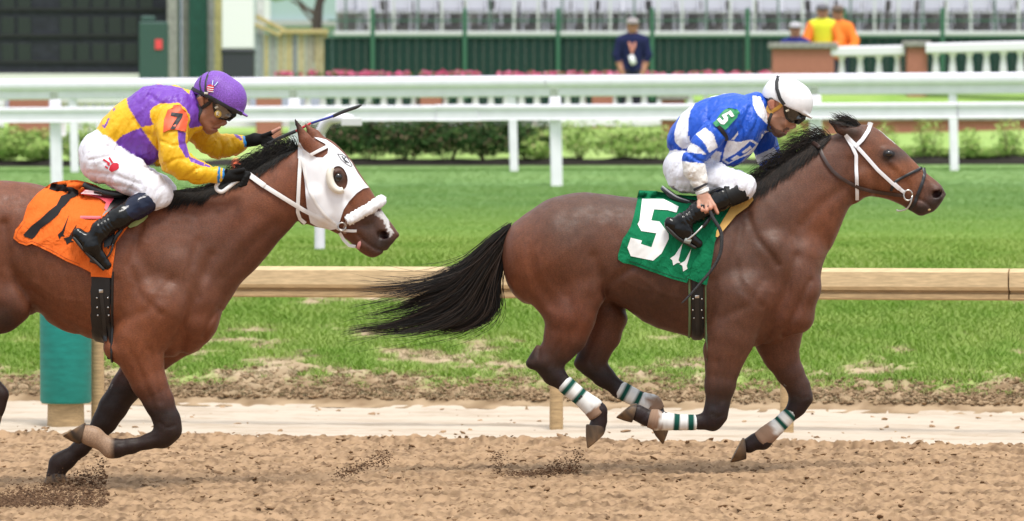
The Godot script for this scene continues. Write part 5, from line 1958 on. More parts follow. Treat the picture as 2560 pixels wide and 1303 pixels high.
func build_rider_five(f5: Field) -> void:
	figure(S5, 1770, 616)
	var o := thing("person", "person in blue and white racing silks and white helmet crouched over the leading horse", "person", fbase())
	var f := cloth_field()
	f.tag = 1
	f.loft([[1668, 338, 372, 28, 0], [1678, 318, 380, 46, 0], [1692, 299, 390, 60, 0], [1715, 274, 404, 68, 0], [1740, 256, 412, 74, 0], [1761, 246, 416, 77, 0], [1800, 236, 420, 82, 0], [1832, 233, 418, 86, 0], [1860, 236, 404, 86, 0], [1885, 244, 378, 76, 0], [1905, 258, 346, 54, 0], [1920, 278, 322, 32, 0]], 16.0, 2.1)
	f.cap(Vector3(1890, 266, 0), Vector3(1908, 302, 0), 38, 33, 8.0, 0.95)
	f.tag = 2
	f.chain([[1818, 300, 74, 38], [1782, 334, 96, 34], [1752, 366, 110, 30], [1730, 396, 116, 28], [1734, 424, 120, 27], [1744, 452, 122, 20], [1751, 470, 122, 15]], 12.0, 0.95)
	f.tag = 3
	f.chain([[1890, 316, -66, 38], [1912, 352, -84, 34], [1928, 396, -90, 30], [1942, 416, -84, 27], [1968, 420, -66, 22]], 12.0, 0.95)
	f.tag = 4
	for s in [1.0, -1.0]:
		f.cap(Vector3(1712, 418, 20 * s), Vector3(1716, 430, 26 * s), 54, 52, 16.0)
		f.chain([[1716, 430, 32 * s, 51], [1790, 449, 64 * s, 41], [1846, 462, 92 * s, 33], [1858, 466, 96 * s, 31]], 14.0, 0.95)
		f.chain([[1852, 470, 94 * s, 28], [1800, 496, 106 * s, 24]], 10.0)
	f.mark([Vector2(1704, 372), Vector2(1740, 400), Vector2(1790, 414), Vector2(1826, 416)], 4.0, 4.0)
	f.mark([Vector2(1790, 318), Vector2(1812, 345), Vector2(1800, 372)], 6.0, 5.0)
	f.mark([Vector2(1846, 250), Vector2(1838, 280), Vector2(1846, 320)], 5.0, 3.0)
	f.mark([Vector2(1772, 256), Vector2(1764, 290), Vector2(1776, 320)], 5.0, 2.5)
	f.mark([Vector2(1870, 270), Vector2(1850, 330), Vector2(1856, 370)], 6.0, 3.0)
	f.mark([Vector2(1720, 300), Vector2(1712, 330), Vector2(1720, 360)], 5.0, 2.5)
	f.mark([Vector2(1850, 444), Vector2(1836, 466), Vector2(1842, 486)], 4.0, 3.0)
	f.mark([Vector2(1690, 450), Vector2(1740, 452), Vector2(1790, 470)], 4.0, 2.5)
	f.mark([Vector2(1700, 470), Vector2(1750, 474)], 4.0, 2.0)
	f.mark([Vector2(1712, 400), Vector2(1740, 412), Vector2(1760, 404)], 3.0, 2.0)
	f.ready()
	var z := func(a: Array) -> PackedVector2Array: return pts(a, 1600, 170, 4.344)
	var zc := func(a: Array) -> PackedVector2Array: return pts(a, 1780, 320, 11.84)
	var torso_white := [z.call([1010, 268, 900, 285, 800, 312, 660, 342, 600, 382, 545, 460, 520, 560, 512, 740, 440, 870, 372, 800, 366, 700, 395, 600, 445, 505, 560, 395, 700, 325, 900, 262]),
		z.call([1215, 300, 1300, 310, 1345, 420, 1400, 540, 1372, 612, 1258, 500, 1215, 400]), z.call([430, 790, 530, 735, 540, 860, 450, 880]),
		zc.call([430, 350, 740, 415, 1130, 340, 1300, 430, 1480, 490, 1480, 560, 1200, 740, 800, 890, 440, 1075, 285, 960, 330, 650]), zc.call([-60, 640, 0, 650, 250, 720, 190, 1085, -60, 1000]),
		zc.call([330, 80, 430, -10, 540, 0, 640, 120, 735, 80, 720, 210, 610, 340, 440, 345]), zc.call([1500, 90, 1700, 100, 1830, 150, 1810, 370, 1640, 400, 1490, 580, 1560, 380, 1640, 200]),
		zc.call([1450, 170, 1500, 180, 1540, 350, 1440, 320]), zc.call([1370, 470, 1490, 490, 1480, 520, 1350, 500])]
	var torso_blue := [zc.call([350, 935, 650, 760, 900, 560, 1100, 385, 1290, 500, 960, 770, 800, 850, 590, 960, 490, 1020])]
	var letter_white := [zc.call([845, 715, 1085, 530, 1165, 590, 930, 755]), zc.call([525, 915, 710, 800, 800, 850, 600, 960])]
	var arm_white := [z.call([590, 715, 690, 645, 780, 720, 825, 862, 730, 920, 690, 830]), z.call([508, 800, 600, 838, 700, 938, 456, 905, 470, 850]), z.call([440, 1010, 700, 1034, 760, 1400, 440, 1400])]
	var far_white := [zc.call([1230, 860, 1285, 850, 1860, 580, 1960, 700, 1950, 790, 1390, 1095])]
	var blue := Color(0.012, 0.085, 0.50)
	var white := Color(0.73, 0.74, 0.78)
	var parts := {}
	pour(parts, f, 2.4, func(x: float, y: float, zz: float, who: int) -> Array:
		var p := Vector2(x, y)
		if who == 4:
			return [2, Color(0.73, 0.74, 0.80)]
		if who == 2:
			return [1, Color(0.76, 0.74, 0.70) if y > 407.0 else (white if inside(arm_white, p) else blue)]
		if who == 3:
			return [1, white if inside(far_white, p) else blue]
		if inside(letter_white, p):
			return [1, white]
		if zz > -4.0 and inside(torso_blue, p):
			return [1, blue]
		return [1, white if inside(torso_white, p) else blue])
	var skin_c := Color(0.46, 0.235, 0.15)
	var beard := Color(0.075, 0.045, 0.035)
	var hf := head_field(Vector2.ZERO)
	var beards := [pts([1916, 300, 1924, 308, 1938, 322, 1950, 326, 1957, 331, 1966, 335, 1960, 346, 1940, 346, 1922, 328]), pts([1957, 324, 1966, 318, 1974, 320, 1972, 325, 1962, 327, 1957, 333])]
	pour(parts, hf, 2.0, func(x: float, y: float, zz: float, _who: int) -> Array:
		var p := Vector2(x, y)
		var c := skin_c
		if inside(beards, p):
			c = c.lerp(beard, 0.85)
		elif y > 292.0 and x < 1962.0 and x > 1912.0:
			c = c.lerp(beard, 0.35)
		if x > 1956.0 and y > 328.0 and y < 333.5 and not inside(beards, p):
			c = Color(0.34, 0.12, 0.10)
		if Vector2(x - 1928.0, y - 262.0).length() < 12.0:
			c = Color(0.52, 0.22, 0.15)
		if y < 278.0 and x < 1940.0 and Vector2(x - 1928.0, y - 262.0).length() > 13.0:
			c = Color(0.02, 0.015, 0.013)
		return [0, c])
	# the bare hand closed on the whip
	var g := Field.new()
	g.cap(Vector3(1752, 472, 122), Vector3(1754, 488, 126), 13, 13, 6.0, 0.8)
	g.cap(Vector3(1752, 490, 128), Vector3(1756, 506, 130), 14, 14, 5.0, 0.7)
	for q in [[1768, 504, 1771, 518, 1764, 528], [1760, 508, 1761, 524, 1755, 532], [1751, 508, 1750, 523, 1751, 530], [1743, 503, 1742, 516, 1748, 523]]:
		g.cap(Vector3(q[0], q[1], 134), Vector3(q[2], q[3], 143), 5.6, 5.2, 2.0)
		g.cap(Vector3(q[2], q[3], 143), Vector3(q[4], q[5], 136), 5.2, 4.4, 2.0)
	g.cap(Vector3(1766, 490, 126), Vector3(1780, 512, 138), 7, 5.6, 3.0)
	g.cap(Vector3(1780, 512, 138), Vector3(1789, 530, 140), 5.4, 4.2, 2.0)
	g.ready()
	pour(parts, g, 1.8, func(x: float, y: float, _z: float, _w: int) -> Array:
		return [3, Color(0.50, 0.27, 0.185) if y < 512.0 else Color(0.52, 0.24, 0.16)])
	g = Field.new()
	g.cap(Vector3(1968, 420, -66), Vector3(1984, 424, -54), 16, 14, 6.0, 0.8)
	for k in 4:
		g.cap(Vector3(1990, 414 + k * 8, -52), Vector3(2002, 418 + k * 8, -44), 5.5, 4.5, 2.0)
	g.cap(Vector3(1980, 410, -52), Vector3(1996, 404, -40), 6, 4.5, 2.0)
	g.ready()
	pour(parts, g, 3.0, func(_x: float, _y: float, _z: float, _w: int) -> Array: return [4, skin_c])
	var sk := vmat(0.5, 0.45)
	sk.subsurf_scatter_enabled = true
	sk.subsurf_scatter_strength = 0.08
	flush(parts, 0, "head", sk, o)
	flush(parts, 3, "hand", sk, o)
	flush(parts, 4, "hand", sk, o)
	flush(parts, 1, "jersey", silk(), o)
	flush(parts, 2, "breeches", creased(vmat(0.5, 0.4), 1.8, 0.35, 64), o)
	# boots
	boots(o, [[1806, 492, 104, 27], [1793, 499, 108, 27], [1740, 528, 124, 24], [1706, 550, 136, 20]], [[1672, 556, 136, 16], [1704, 576, 138, 18], [1742, 606, 138, 11]], Vector2(1812, 490))
	put("knee_guard", sleeve([[1858, 470, 96, 30], [1836, 480, 99, 30], [1812, 490, 103, 29]], func(_t: float, _a: float) -> Color: return Color(0.008, 0.008, 0.009), 0.92), vmat(0.5, 0.4), o)
	put("cuff", sleeve([[1746, 462, 122, 20], [1749, 468, 122, 19]], func(_t: float, _a: float) -> Color: return Color(0.05, 0.05, 0.055), 0.95), vmat(0.7, 0.3), o)
	put("wrist_band", sleeve([[1750, 472, 122, 18], [1754, 482, 123, 17]], func(_t: float, _a: float) -> Color: return Color(0.78, 0.77, 0.74), 0.95), vmat(0.7, 0.3), o)
	# number on the arm
	var tagm := mat(Color(0.02, 0.24, 0.085), 0.5)
	put("number_badge", drape(f, [pts([120, 850, 260, 740, 400, 520, 600, 320, 780, 240, 900, 260, 1030, 300, 1120, 280, 1250, 460, 1160, 510, 1120, 640, 1000, 750, 860, 900, 740, 1040, 620, 1140, 420, 960, 250, 1010], 1770, 255, 16.29)], 4.0, 5.0, 1.0, 2.5), tagm, o)
	put("number", drape(f, [pts([480, 540, 850, 345, 1010, 560, 885, 630, 770, 490, 680, 545, 740, 640, 735, 760, 580, 915, 450, 900, 290, 715, 405, 630, 520, 755, 580, 690], 1770, 255, 16.29)], 5.2, 4.0, 1.0, 0.8), mat(Color(0.8, 0.8, 0.8), 0.6), o)
	put("arm_band", strap(f, [z.call([830, 630])[0], z.call([870, 680])[0], z.call([915, 740])[0], z.call([925, 790])[0]], 9, 4.0), mat(Color(0.015, 0.014, 0.014), 0.6), o)
	# helmet, straps, goggles
	var up := Vector2(0.405, -0.914)
	var mf := helmet_field(Vector2(1958, 243), Vector2(1978, 256), 54, Vector2(2008, 283), Vector2(2028, 294), up, Vector2(1967, 268))
	var helm := put("helmet", null, null, o)
	var hm := mf.mesh(2.5)
	helm.mesh = mesh_from(to_fig(hm[0]), hm[1])
	helm.material_override = grained(mat(Color(0.80, 0.80, 0.81), 0.55, 0.4), Vector3(5, 5, 5), 0.93, 0.05, 0.01, 3, 4)
	put("elastic", strap(mf, [Vector2(1946, 190), Vector2(1940, 205), Vector2(1940, 222), Vector2(1947, 246), Vector2(1958, 262)], 8.5, 3.0), mat(Color(0.012, 0.012, 0.014), 0.6), helm)
	put("elastic", strap(mf, [Vector2(1946, 190), Vector2(1940, 205), Vector2(1940, 222), Vector2(1947, 246), Vector2(1958, 262)], 8.5, 3.0, -1.0), mat(Color(0.012, 0.012, 0.014), 0.6), helm)
	head_gear(o, hf, Vector2.ZERO, mat(Color(0.62, 0.34, 0.06), 0.6), mat(Color(0.006, 0.006, 0.007), 0.08, 0.7), false)
	put("collar", cord([[1884, 250, 30], [1893, 272, 36], [1906, 296, 32], [1917, 308, 16]], [7, 9, 9, 7], 10, 0.7, 16), mat(Color(0.76, 0.75, 0.73), 0.7), o)
	# the whip hangs from the hand
	var w := thing("whip", "black riding whip curving down across the green saddlecloth", "whip", fbase())
	put("shaft", cord([[1766, 512, 140], [1776, 540, 144], [1795, 572, 148], [1799, 600, 150], [1794, 634, 150], [1776, 668, 148], [1748, 702, 146], [1722, 732, 144], [1700, 754, 142]], [4.2, 4.6, 4.6, 4.6, 4.2, 4.0, 3.8, 3.2, 1.4], 10, 1.0, 40), grained(mat(Color(0.055, 0.055, 0.06), 0.4), Vector3(6, 60, 6), 0.5, 0.4, 0.05, 2, 3), w)


func boots(o: Node3D, shaft: Array, foot: Array, top: Vector2) -> void:
	var f := Field.new()
	for side in 1:
		f.chain(shaft, 10.0, 0.92)
		f.chain([[shaft[-1][0], shaft[-1][1], shaft[-1][2], shaft[-1][3]]] + [foot[1]], 10.0, 0.9)
		f.chain(foot, 12.0, 0.85)
	f.wrinkles = FastNoiseLite.new()
	f.wrinkles.frequency = 0.04
	f.wrinkle_depth = 2.2
	var a := Vector2(shaft[-1][0], shaft[-1][1])
	var d := (Vector2(shaft[-2][0], shaft[-2][1]) - a).normalized()
	var n := Vector2(-d.y, d.x)
	for k in 4:
		var c := a + d * (4.0 + k * 9.0)
		f.mark([c - n * 22.0 + d * 5.0, c, c + n * 22.0 + d * 3.0], 2.5, 2.6)
	f.ready()
	var m := vmat(0.18, 0.42)
	var c := func(x: float, y: float, _z: float, _n: Vector3) -> Color:
		return Color(0.010, 0.014, 0.032) if Vector2(x, y).distance_to(top) < 38.0 and top.x < 1000.0 else Color(0.006, 0.006, 0.007)
	skin("boot", f, 2.5, c, m, o)
	# the far boot
	var g := Field.new()
	var flip := func(j: Array) -> Array:
		var out := []
		for q in j:
			out.append([q[0] + 6.0, q[1] - 4.0, -q[2], q[3]])
		return out
	g.chain(flip.call(shaft), 10.0, 0.92)
	g.chain(flip.call([shaft[-1], foot[1]]), 10.0, 0.9)
	g.chain(flip.call(foot), 12.0, 0.85)
	g.ready()
	skin("boot", g, 5.0, c, m, o)
	# sole
	put("sole", cord([[foot[0][0] - 10, foot[0][1] + 8, foot[0][2]], [foot[1][0] - 10, foot[1][1] + 17, foot[1][2]], [foot[2][0] - 6, foot[2][1] + 11, foot[2][2]]], [5, 6, 4], 8, 2.4, 12), mat(Color(0.03, 0.028, 0.026), 0.6), o)


func head_gear(o: Node3D, hf: Field, off: Vector2, strap_m: Material, lens_m: Material, clear: bool) -> void:
	var z := func(a: Array) -> PackedVector2Array:
		var q := pts(a, 1600, 170, 4.344)
		for i in q.size():
			q[i] += off
		return q
	for s in [1.0, -1.0]:
		put("chin_strap", strap(hf, Array(z.call([1350, 325, 1358, 400, 1385, 460, 1430, 500])), 8, 3.0, s), strap_m, o)
		put("chin_strap", strap(hf, Array(z.call([1425, 470, 1480, 440, 1530, 400, 1510, 370])), 9, 3.5, s), strap_m, o)
		put("chin_strap", strap(hf, Array(z.call([1425, 490, 1400, 550, 1385, 620, 1395, 670, 1420, 690])), 7, 3.0, s), mat(Color(0.012, 0.012, 0.013), 0.5), o)
		put("goggle_frame", drape(hf, [z.call([1545, 390, 1590, 370, 1700, 440, 1800, 520, 1790, 560, 1720, 615, 1690, 605, 1620, 592, 1575, 550, 1552, 480])], 5.0, 4.0, s, 4.0), mat(Color(0.009, 0.009, 0.010), 0.3), o)
		put("goggle_lens", drape(hf, [z.call([1580, 430, 1620, 420, 1700, 480, 1755, 540, 1740, 565, 1690, 590, 1640, 575, 1600, 540])], 7.0, 4.0, s, 2.0), lens_m, o)
	put("goggle_front", cord([[1982 + off.x, 284 + off.y, 24], [1994 + off.x, 291 + off.y, 12], [1997 + off.x, 293 + off.y, 0], [1994 + off.x, 291 + off.y, -12], [1982 + off.x, 284 + off.y, -24]], [10, 11, 8, 11, 10], 10, 0.8, 20), lens_m if not clear else mat(Color(0.30, 0.26, 0.20), 0.08, 0.7), o)
	put("buckle", strap(hf, Array(z.call([1575, 470, 1610, 455])), 5, 8.5), mat(Color(0.62, 0.58, 0.45), 0.3), o)


func build_rider_seven(_f7: Field) -> void:
	figure(S7, 300, 676)
	var o := thing("person", "person in purple and yellow racing silks and purple helmet, whip arm stretched forward", "person", fbase())
	var f := cloth_field()
	f.wrinkles.seed = 8
	f.tag = 1
	f.loft([[244, 318, 346, 30, 0], [256, 296, 366, 52, 0], [272, 280, 376, 60, 0], [288, 267, 386, 65, 0], [320, 243, 400, 71, 0], [357, 218, 414, 77, 0], [392, 211, 416, 83, 0], [420, 211, 410, 87, 0], [445, 214, 394, 85, 0], [468, 226, 362, 72, 0], [488, 246, 332, 52, 0], [502, 264, 312, 32, 0]], 16.0, 2.1)
	f.cap(Vector3(472, 262, 0), Vector3(488, 300, 0), 38, 33, 8.0, 0.95)
	f.tag = 2
	f.chain([[438, 300, 78, 42], [434, 336, 98, 39], [436, 376, 112, 37], [444, 400, 114, 36], [470, 418, 110, 32], [505, 431, 102, 27], [545, 437, 94, 19], [560, 439, 91, 16]], 12.0, 0.95)
	f.tag = 3
	f.chain([[472, 308, -66, 38], [508, 346, -86, 34], [540, 368, -96, 31], [575, 364, -88, 27], [600, 358, -80, 19], [612, 354, -76, 15]], 12.0, 0.95)
	f.tag = 4
	for s in [1.0, -1.0]:
		f.cap(Vector3(256, 384, 20 * s), Vector3(258, 398, 26 * s), 60, 59, 16.0)
		f.chain([[262, 404, 34 * s, 56], [330, 440, 66 * s, 46], [388, 474, 94 * s, 37], [405, 484, 98 * s, 35]], 14.0, 0.95)
		f.chain([[398, 490, 98 * s, 33], [362, 508, 108 * s, 28]], 10.0)
	f.mark([Vector2(275, 366), Vector2(320, 396), Vector2(372, 420), Vector2(402, 398)], 4.0, 4.0)
	f.mark([Vector2(396, 330), Vector2(404, 364), Vector2(398, 400)], 5.0, 4.5)
	f.mark([Vector2(480, 360), Vector2(476, 390), Vector2(486, 404)], 5.0, 4.0)
	f.mark([Vector2(410, 352), Vector2(440, 364), Vector2(474, 358)], 4.0, 3.0)
	f.mark([Vector2(420, 410), Vector2(452, 396), Vector2(480, 396)], 4.0, 2.5)
	f.mark([Vector2(470, 440), Vector2(500, 420), Vector2(520, 414)], 4.0, 2.5)
	f.mark([Vector2(340, 300), Vector2(360, 330), Vector2(390, 340)], 5.0, 3.0)
	f.mark([Vector2(380, 240), Vector2(410, 262), Vector2(440, 256)], 5.0, 3.0)
	f.mark([Vector2(230, 400), Vector2(280, 390), Vector2(310, 396)], 4.0, 2.5)
	f.mark([Vector2(226, 430), Vector2(290, 436), Vector2(360, 460)], 5.0, 3.0)
	f.mark([Vector2(262, 458), Vector2(330, 468), Vector2(390, 500)], 4.0, 2.5)
	f.mark([Vector2(420, 460), Vector2(400, 478), Vector2(396, 510)], 4.0, 2.5)
	f.mark([Vector2(545, 350), Vector2(552, 372), Vector2(546, 394)], 4.0, 3.5)
	f.mark([Vector2(572, 344), Vector2(580, 366), Vector2(574, 386)], 3.5, 3.0)
	f.ready()
	var z := func(a: Array) -> PackedVector2Array: return pts(a, 150, 160, 4.344)
	var purple := Color(0.17, 0.052, 0.40)
	var yellow := Color(0.78, 0.44, 0.012)
	var torso := [z.call([728, 372, 820, 290, 900, 225, 960, 205, 1060, 222, 1180, 226, 1330, 262, 1410, 330, 1440, 200, 1600, 420, 1600, 660, 1420, 700, 1410, 640, 1430, 560, 1400, 520, 1330, 470, 1250, 450, 1200, 430, 1100, 430, 1030, 470, 995, 520, 1000, 570, 1040, 664, 960, 670, 905, 690, 820, 560, 760, 470]),
		z.call([905, 690, 950, 760, 1010, 850, 1085, 950, 1100, 1010, 960, 1130, 840, 1090, 700, 1010, 575, 900, 620, 850, 700, 775, 800, 730])]
	torso.append_array(stroke(z.call([600, 480, 592, 510]), 4.0))
	torso.append_array(stroke(z.call([545, 590, 520, 650, 500, 685, 480, 660]), 4.5))
	var near := [z.call([1312, 715, 1395, 745, 1390, 840, 1425, 960, 1450, 1010, 1400, 1015, 1330, 890, 1318, 800]), z.call([1420, 1000, 1480, 1020, 1590, 1070, 1590, 1110, 1520, 1080, 1450, 1056]), z.call([1600, 1080, 1660, 1105, 1650, 1120, 1590, 1100])]
	var farp := [z.call([1850, 740, 1950, 790, 1970, 840, 1900, 800])]
	var cuff_n := [z.call([1740, 1110, 1765, 1110, 1760, 1290, 1732, 1290]), z.call([1786, 1110, 1812, 1120, 1810, 1280, 1784, 1280])]
	var cuff_f := [z.call([1966, 780, 2010, 790, 2030, 910, 1985, 900])]
	var parts := {}
	pour(parts, f, 2.8, func(x: float, y: float, zz: float, who: int) -> Array:
		var p := Vector2(x, y)
		if who == 4:
			return [2, Color(0.73, 0.73, 0.79).lerp(Color(0.70, 0.42, 0.46), clampf((y - 420.0) / 60.0, 0.0, 0.2) if x < 290.0 else 0.0)]
		if who == 2:
			if inside(cuff_n, p):
				return [1, Color(0.02, 0.2, 0.5)]
			return [1, purple if inside(near, p) else yellow]
		if who == 3:
			if inside(cuff_f, p):
				return [1, Color(0.02, 0.2, 0.5)]
			return [1, purple if inside(farp, p) else yellow]
		return [1, purple if inside(torso, p) else yellow])
	var skin_c := Color(0.32, 0.135, 0.075)
	var off := Vector2(-1423, -8)
	var hf := head_field(off, 0.7)
	pour(parts, hf, 2.0, func(x: float, y: float, _z: float, _who: int) -> Array:
		var c := skin_c
		var q := Vector2(x, y) - off
		if q.x > 1956.0 and q.y > 328.0 and q.y < 334.0:
			c = Color(0.27, 0.09, 0.075)
		if q.y < 278.0 and q.x < 1942.0 and Vector2(q.x - 1928.0, q.y - 262.0).length() > 13.0:
			c = Color(0.02, 0.015, 0.013)
		return [0, c.lerp(Color(0.40, 0.18, 0.11), clampf(0.4 * noise.get_noise_2d(x * 0.05, y * 0.05), 0.0, 1.0))])
	# gloved hands: the near one on the rein, the far one open along the whip, thumb bare
	var gc := Color(0.010, 0.010, 0.011)
	var g := Field.new()
	g.cap(Vector3(562, 440, 92), Vector3(584, 440, 92), 15, 15, 5.0, 0.8)
	g.cap(Vector3(584, 438, 92), Vector3(606, 440, 92), 15, 13, 5.0, 0.8)
	for k in 4:
		g.cap(Vector3(608 + k * 2, 430 + k * 8, 98 - k * 2), Vector3(626 - k * 3, 434 + k * 8, 102), 6.5, 6, 2.0)
		g.cap(Vector3(626 - k * 3, 434 + k * 8, 102), Vector3(618 - k * 4, 442 + k * 7, 108), 6, 5, 2.0)
	g.cap(Vector3(588, 430, 98), Vector3(612, 424, 106), 7, 6, 3.0)
	g.cap(Vector3(568, 430, 100), Vector3(572, 422, 102), 4, 3, 3.0)
	g.ready()
	pour(parts, g, 2.0, func(_x: float, _y: float, _z: float, _w: int) -> Array: return [3, gc])
	g = Field.new()
	g.cap(Vector3(612, 354, -76), Vector3(634, 350, -68), 15, 16, 5.0, 0.8)
	g.cap(Vector3(634, 348, -68), Vector3(654, 348, -62), 15, 13, 5.0, 0.7)
	for k in 4:
		g.cap(Vector3(654, 340 + k * 7, -58), Vector3(674 - k * 3, 346 + k * 7, -50), 5.6, 5.2, 2.0)
		g.cap(Vector3(674 - k * 3, 346 + k * 7, -50), Vector3(684 - k * 5, 354 + k * 5, -42), 5.2, 4.6, 2.0)
	g.tag = 7
	g.cap(Vector3(658, 340, -56), Vector3(678, 332, -48), 6.4, 6, 3.0)
	g.tag = 8
	g.cap(Vector3(680, 331, -47), Vector3(697, 321, -42), 5.6, 4.4, 2.0)
	g.ready()
	pour(parts, g, 2.0, func(_x: float, _y: float, _z: float, w: int) -> Array: return [5, Color(0.50, 0.25, 0.18)] if w == 8 else [4, gc])
	var sk := vmat(0.45, 0.5)
	sk.subsurf_scatter_enabled = true
	sk.subsurf_scatter_strength = 0.08
	flush(parts, 0, "head", sk, o)
	flush(parts, 5, "thumb", sk, o)
	flush(parts, 1, "jersey", silk(), o)
	flush(parts, 2, "breeches", creased(vmat(0.5, 0.4), 1.8, 0.35, 65), o)
	flush(parts, 3, "glove", vmat(0.7, 0.3), o)
	flush(parts, 4, "glove", vmat(0.7, 0.3), o)
	boots(o, [[372, 504, 110, 29], [352, 515, 116, 29], [308, 541, 136, 27], [262, 572, 150, 23]], [[206, 582, 152, 15], [240, 612, 155, 20], [278, 660, 154, 11]], Vector2(362, 512))
	var zh := func(q: Array) -> PackedVector2Array: return pts(q, 0, 200, 5.0125)
	var red := mat(Color(0.58, 0.012, 0.035), 0.6)
	for q in [[1326, 992, 1408, 1046], [1398, 966, 1442, 1036]]:
		put("hand_emblem", drape(f, stroke(zh.call(q), 4.6), 1.2, 4.0, 1.0, 0.6), red, o)
	put("hand_emblem", drape(f, [zh.call([1418, 1062, 1452, 1036, 1500, 1034, 1522, 1052, 1524, 1096, 1500, 1122, 1430, 1150, 1396, 1120])], 1.2, 4.0, 1.0, 0.6), red, o)
	put("hand_emblem", drape(f, [zh.call([1370, 1046, 1390, 1040, 1412, 1062, 1398, 1078])], 1.2, 4.0, 1.0, 0.6), red, o)
	put("hand_emblem", drape(f, [zh.call([1342, 1082, 1358, 1070, 1390, 1096, 1380, 1114])], 1.2, 4.0, 1.0, 0.6), red, o)
	# number on the arm
	put("number_badge", drape(f, [z.call([1158, 745, 1165, 600, 1200, 500, 1252, 478, 1262, 445, 1338, 445, 1352, 480, 1400, 520, 1420, 590, 1398, 735, 1300, 712, 1220, 715])], 4.0, 5.0, 1.0, 2.5), mat(Color(0.72, 0.085, 0.02), 0.5), o)
	put("number", drape(f, [z.call([1242, 524, 1365, 540, 1356, 582, 1282, 708, 1236, 704, 1306, 574, 1235, 562])], 5.2, 4.0, 1.0, 0.8), mat(Color(0.02, 0.02, 0.022), 0.6), o)
	var mf := helmet_field(Vector2(538, 233), Vector2(560, 249), 56.5, Vector2(594, 277), Vector2(617, 290), Vector2(0.405, -0.914), Vector2(548, 259))
	var helm := put("helmet", null, null, o)
	var hm := mf.mesh(2.5)
	helm.mesh = mesh_from(to_fig(hm[0]), hm[1])
	helm.material_override = grained(mat(Color(0.30, 0.115, 0.62), 0.5, 0.4), Vector3(7, 7, 7), 0.62, 0.0, 0.03, 2, 14)
	var bk := mat(Color(0.012, 0.012, 0.014), 0.5)
	put("band", strap(mf, Array(z.call([1432, 262, 1500, 300, 1580, 330, 1700, 395, 1850, 480, 1985, 545])), 9, 2.5), bk, helm)
	put("elastic", strap(mf, Array(z.call([1632, 75, 1608, 130, 1592, 200, 1590, 280, 1600, 325])), 4.5, 2.5), bk, helm)
	put("elastic", strap(mf, Array(z.call([1560, 105, 1532, 160, 1525, 220, 1545, 300])), 3.5, 2.5), bk, helm)
	put("slider", strap(mf, Array(z.call([1578, 316, 1620, 322])), 5, 4.0), mat(Color(0.6, 0.58, 0.5), 0.4), helm)
	# the emblem: two raised fingers and a striped fist
	for q in [[1665, 235, 1672, 178], [1690, 240, 1725, 196]]:
		put("emblem", drape(mf, stroke(z.call(q), 4.2), 2.0, 3.0, 1.0, 0.6), mat(Color(0.05, 0.12, 0.45), 0.6), helm)
		put("emblem", drape(mf, stroke(z.call(q), 1.4), 2.6, 3.0, 1.0, 0.3), mat(Color(0.75, 0.75, 0.8), 0.6), helm)
	var fist: PackedVector2Array = z.call([1618, 228, 1650, 222, 1682, 236, 1684, 275, 1665, 305, 1630, 312, 1608, 290, 1604, 255])
	put("emblem", drape(mf, [fist], 2.2, 3.0, 1.0, 0.6), mat(Color(0.55, 0.015, 0.03), 0.6), helm)
	for yy in [248, 272, 294]:
		put("emblem", drape(mf, stroke(z.call([1612, yy, 1680, yy + 10]), 2.0), 2.8, 3.0, 1.0, 0.3), mat(Color(0.75, 0.72, 0.74), 0.6), helm)
	head_gear(o, hf, off, bk, mat(Color(0.16, 0.13, 0.10), 0.08, 0.7), true)
	put("goggle_badge", ball(Vector3(547, 285, 40), Vector3(9, 9.5, 4), 12), mat(Color(0.50, 0.32, 0.06), 0.35), o)
	var zr := 45.0
	put("badge_letter", cord([[544, 290, zr], [545, 280, zr]], [0.9], 6), mat(Color(0.7, 0.65, 0.55), 0.4), o)
	put("badge_letter", cord([[545, 280, zr], [550, 281, zr], [550, 284, zr], [545, 285, zr], [550, 290, zr]], [0.9], 6), mat(Color(0.7, 0.65, 0.55), 0.4), o)
	var w := thing("whip", "blue and black riding whip held out beside the hooded horse's ears", "whip", fbase())
	put("grip", cord([[668, 360, -44], [695, 346, -42], [738, 328, -40]], [4.4, 4.4, 4.4], 10, 1.0, 14), mat(Color(0.02, 0.02, 0.021), 0.6), w)
	put("collar", cord([[738, 328, -40], [776, 308, -40]], [3.2, 3.0], 8), mat(Color(0.5, 0.02, 0.03), 0.5), w)
	put("shaft", cord([[774, 309, -40], [808, 298, -40], [832, 290, -40]], [2.8, 3.0, 3.4], 8), mat(Color(0.03, 0.05, 0.30), 0.5), w)
	put("flap", cord([[830, 291, -40], [860, 278, -40], [890, 268, -40], [904, 261, -40]], [4.0, 4.6, 4.2, 1.5], 8, 0.5, 12), mat(Color(0.02, 0.02, 0.021), 0.4), w)


# ---------------------------------------------------------------- rails and what lies beyond
func along(c: float, px: float, up: float) -> Vector3:
	return ground(line_at(px, c), c) + Vector3.UP * up


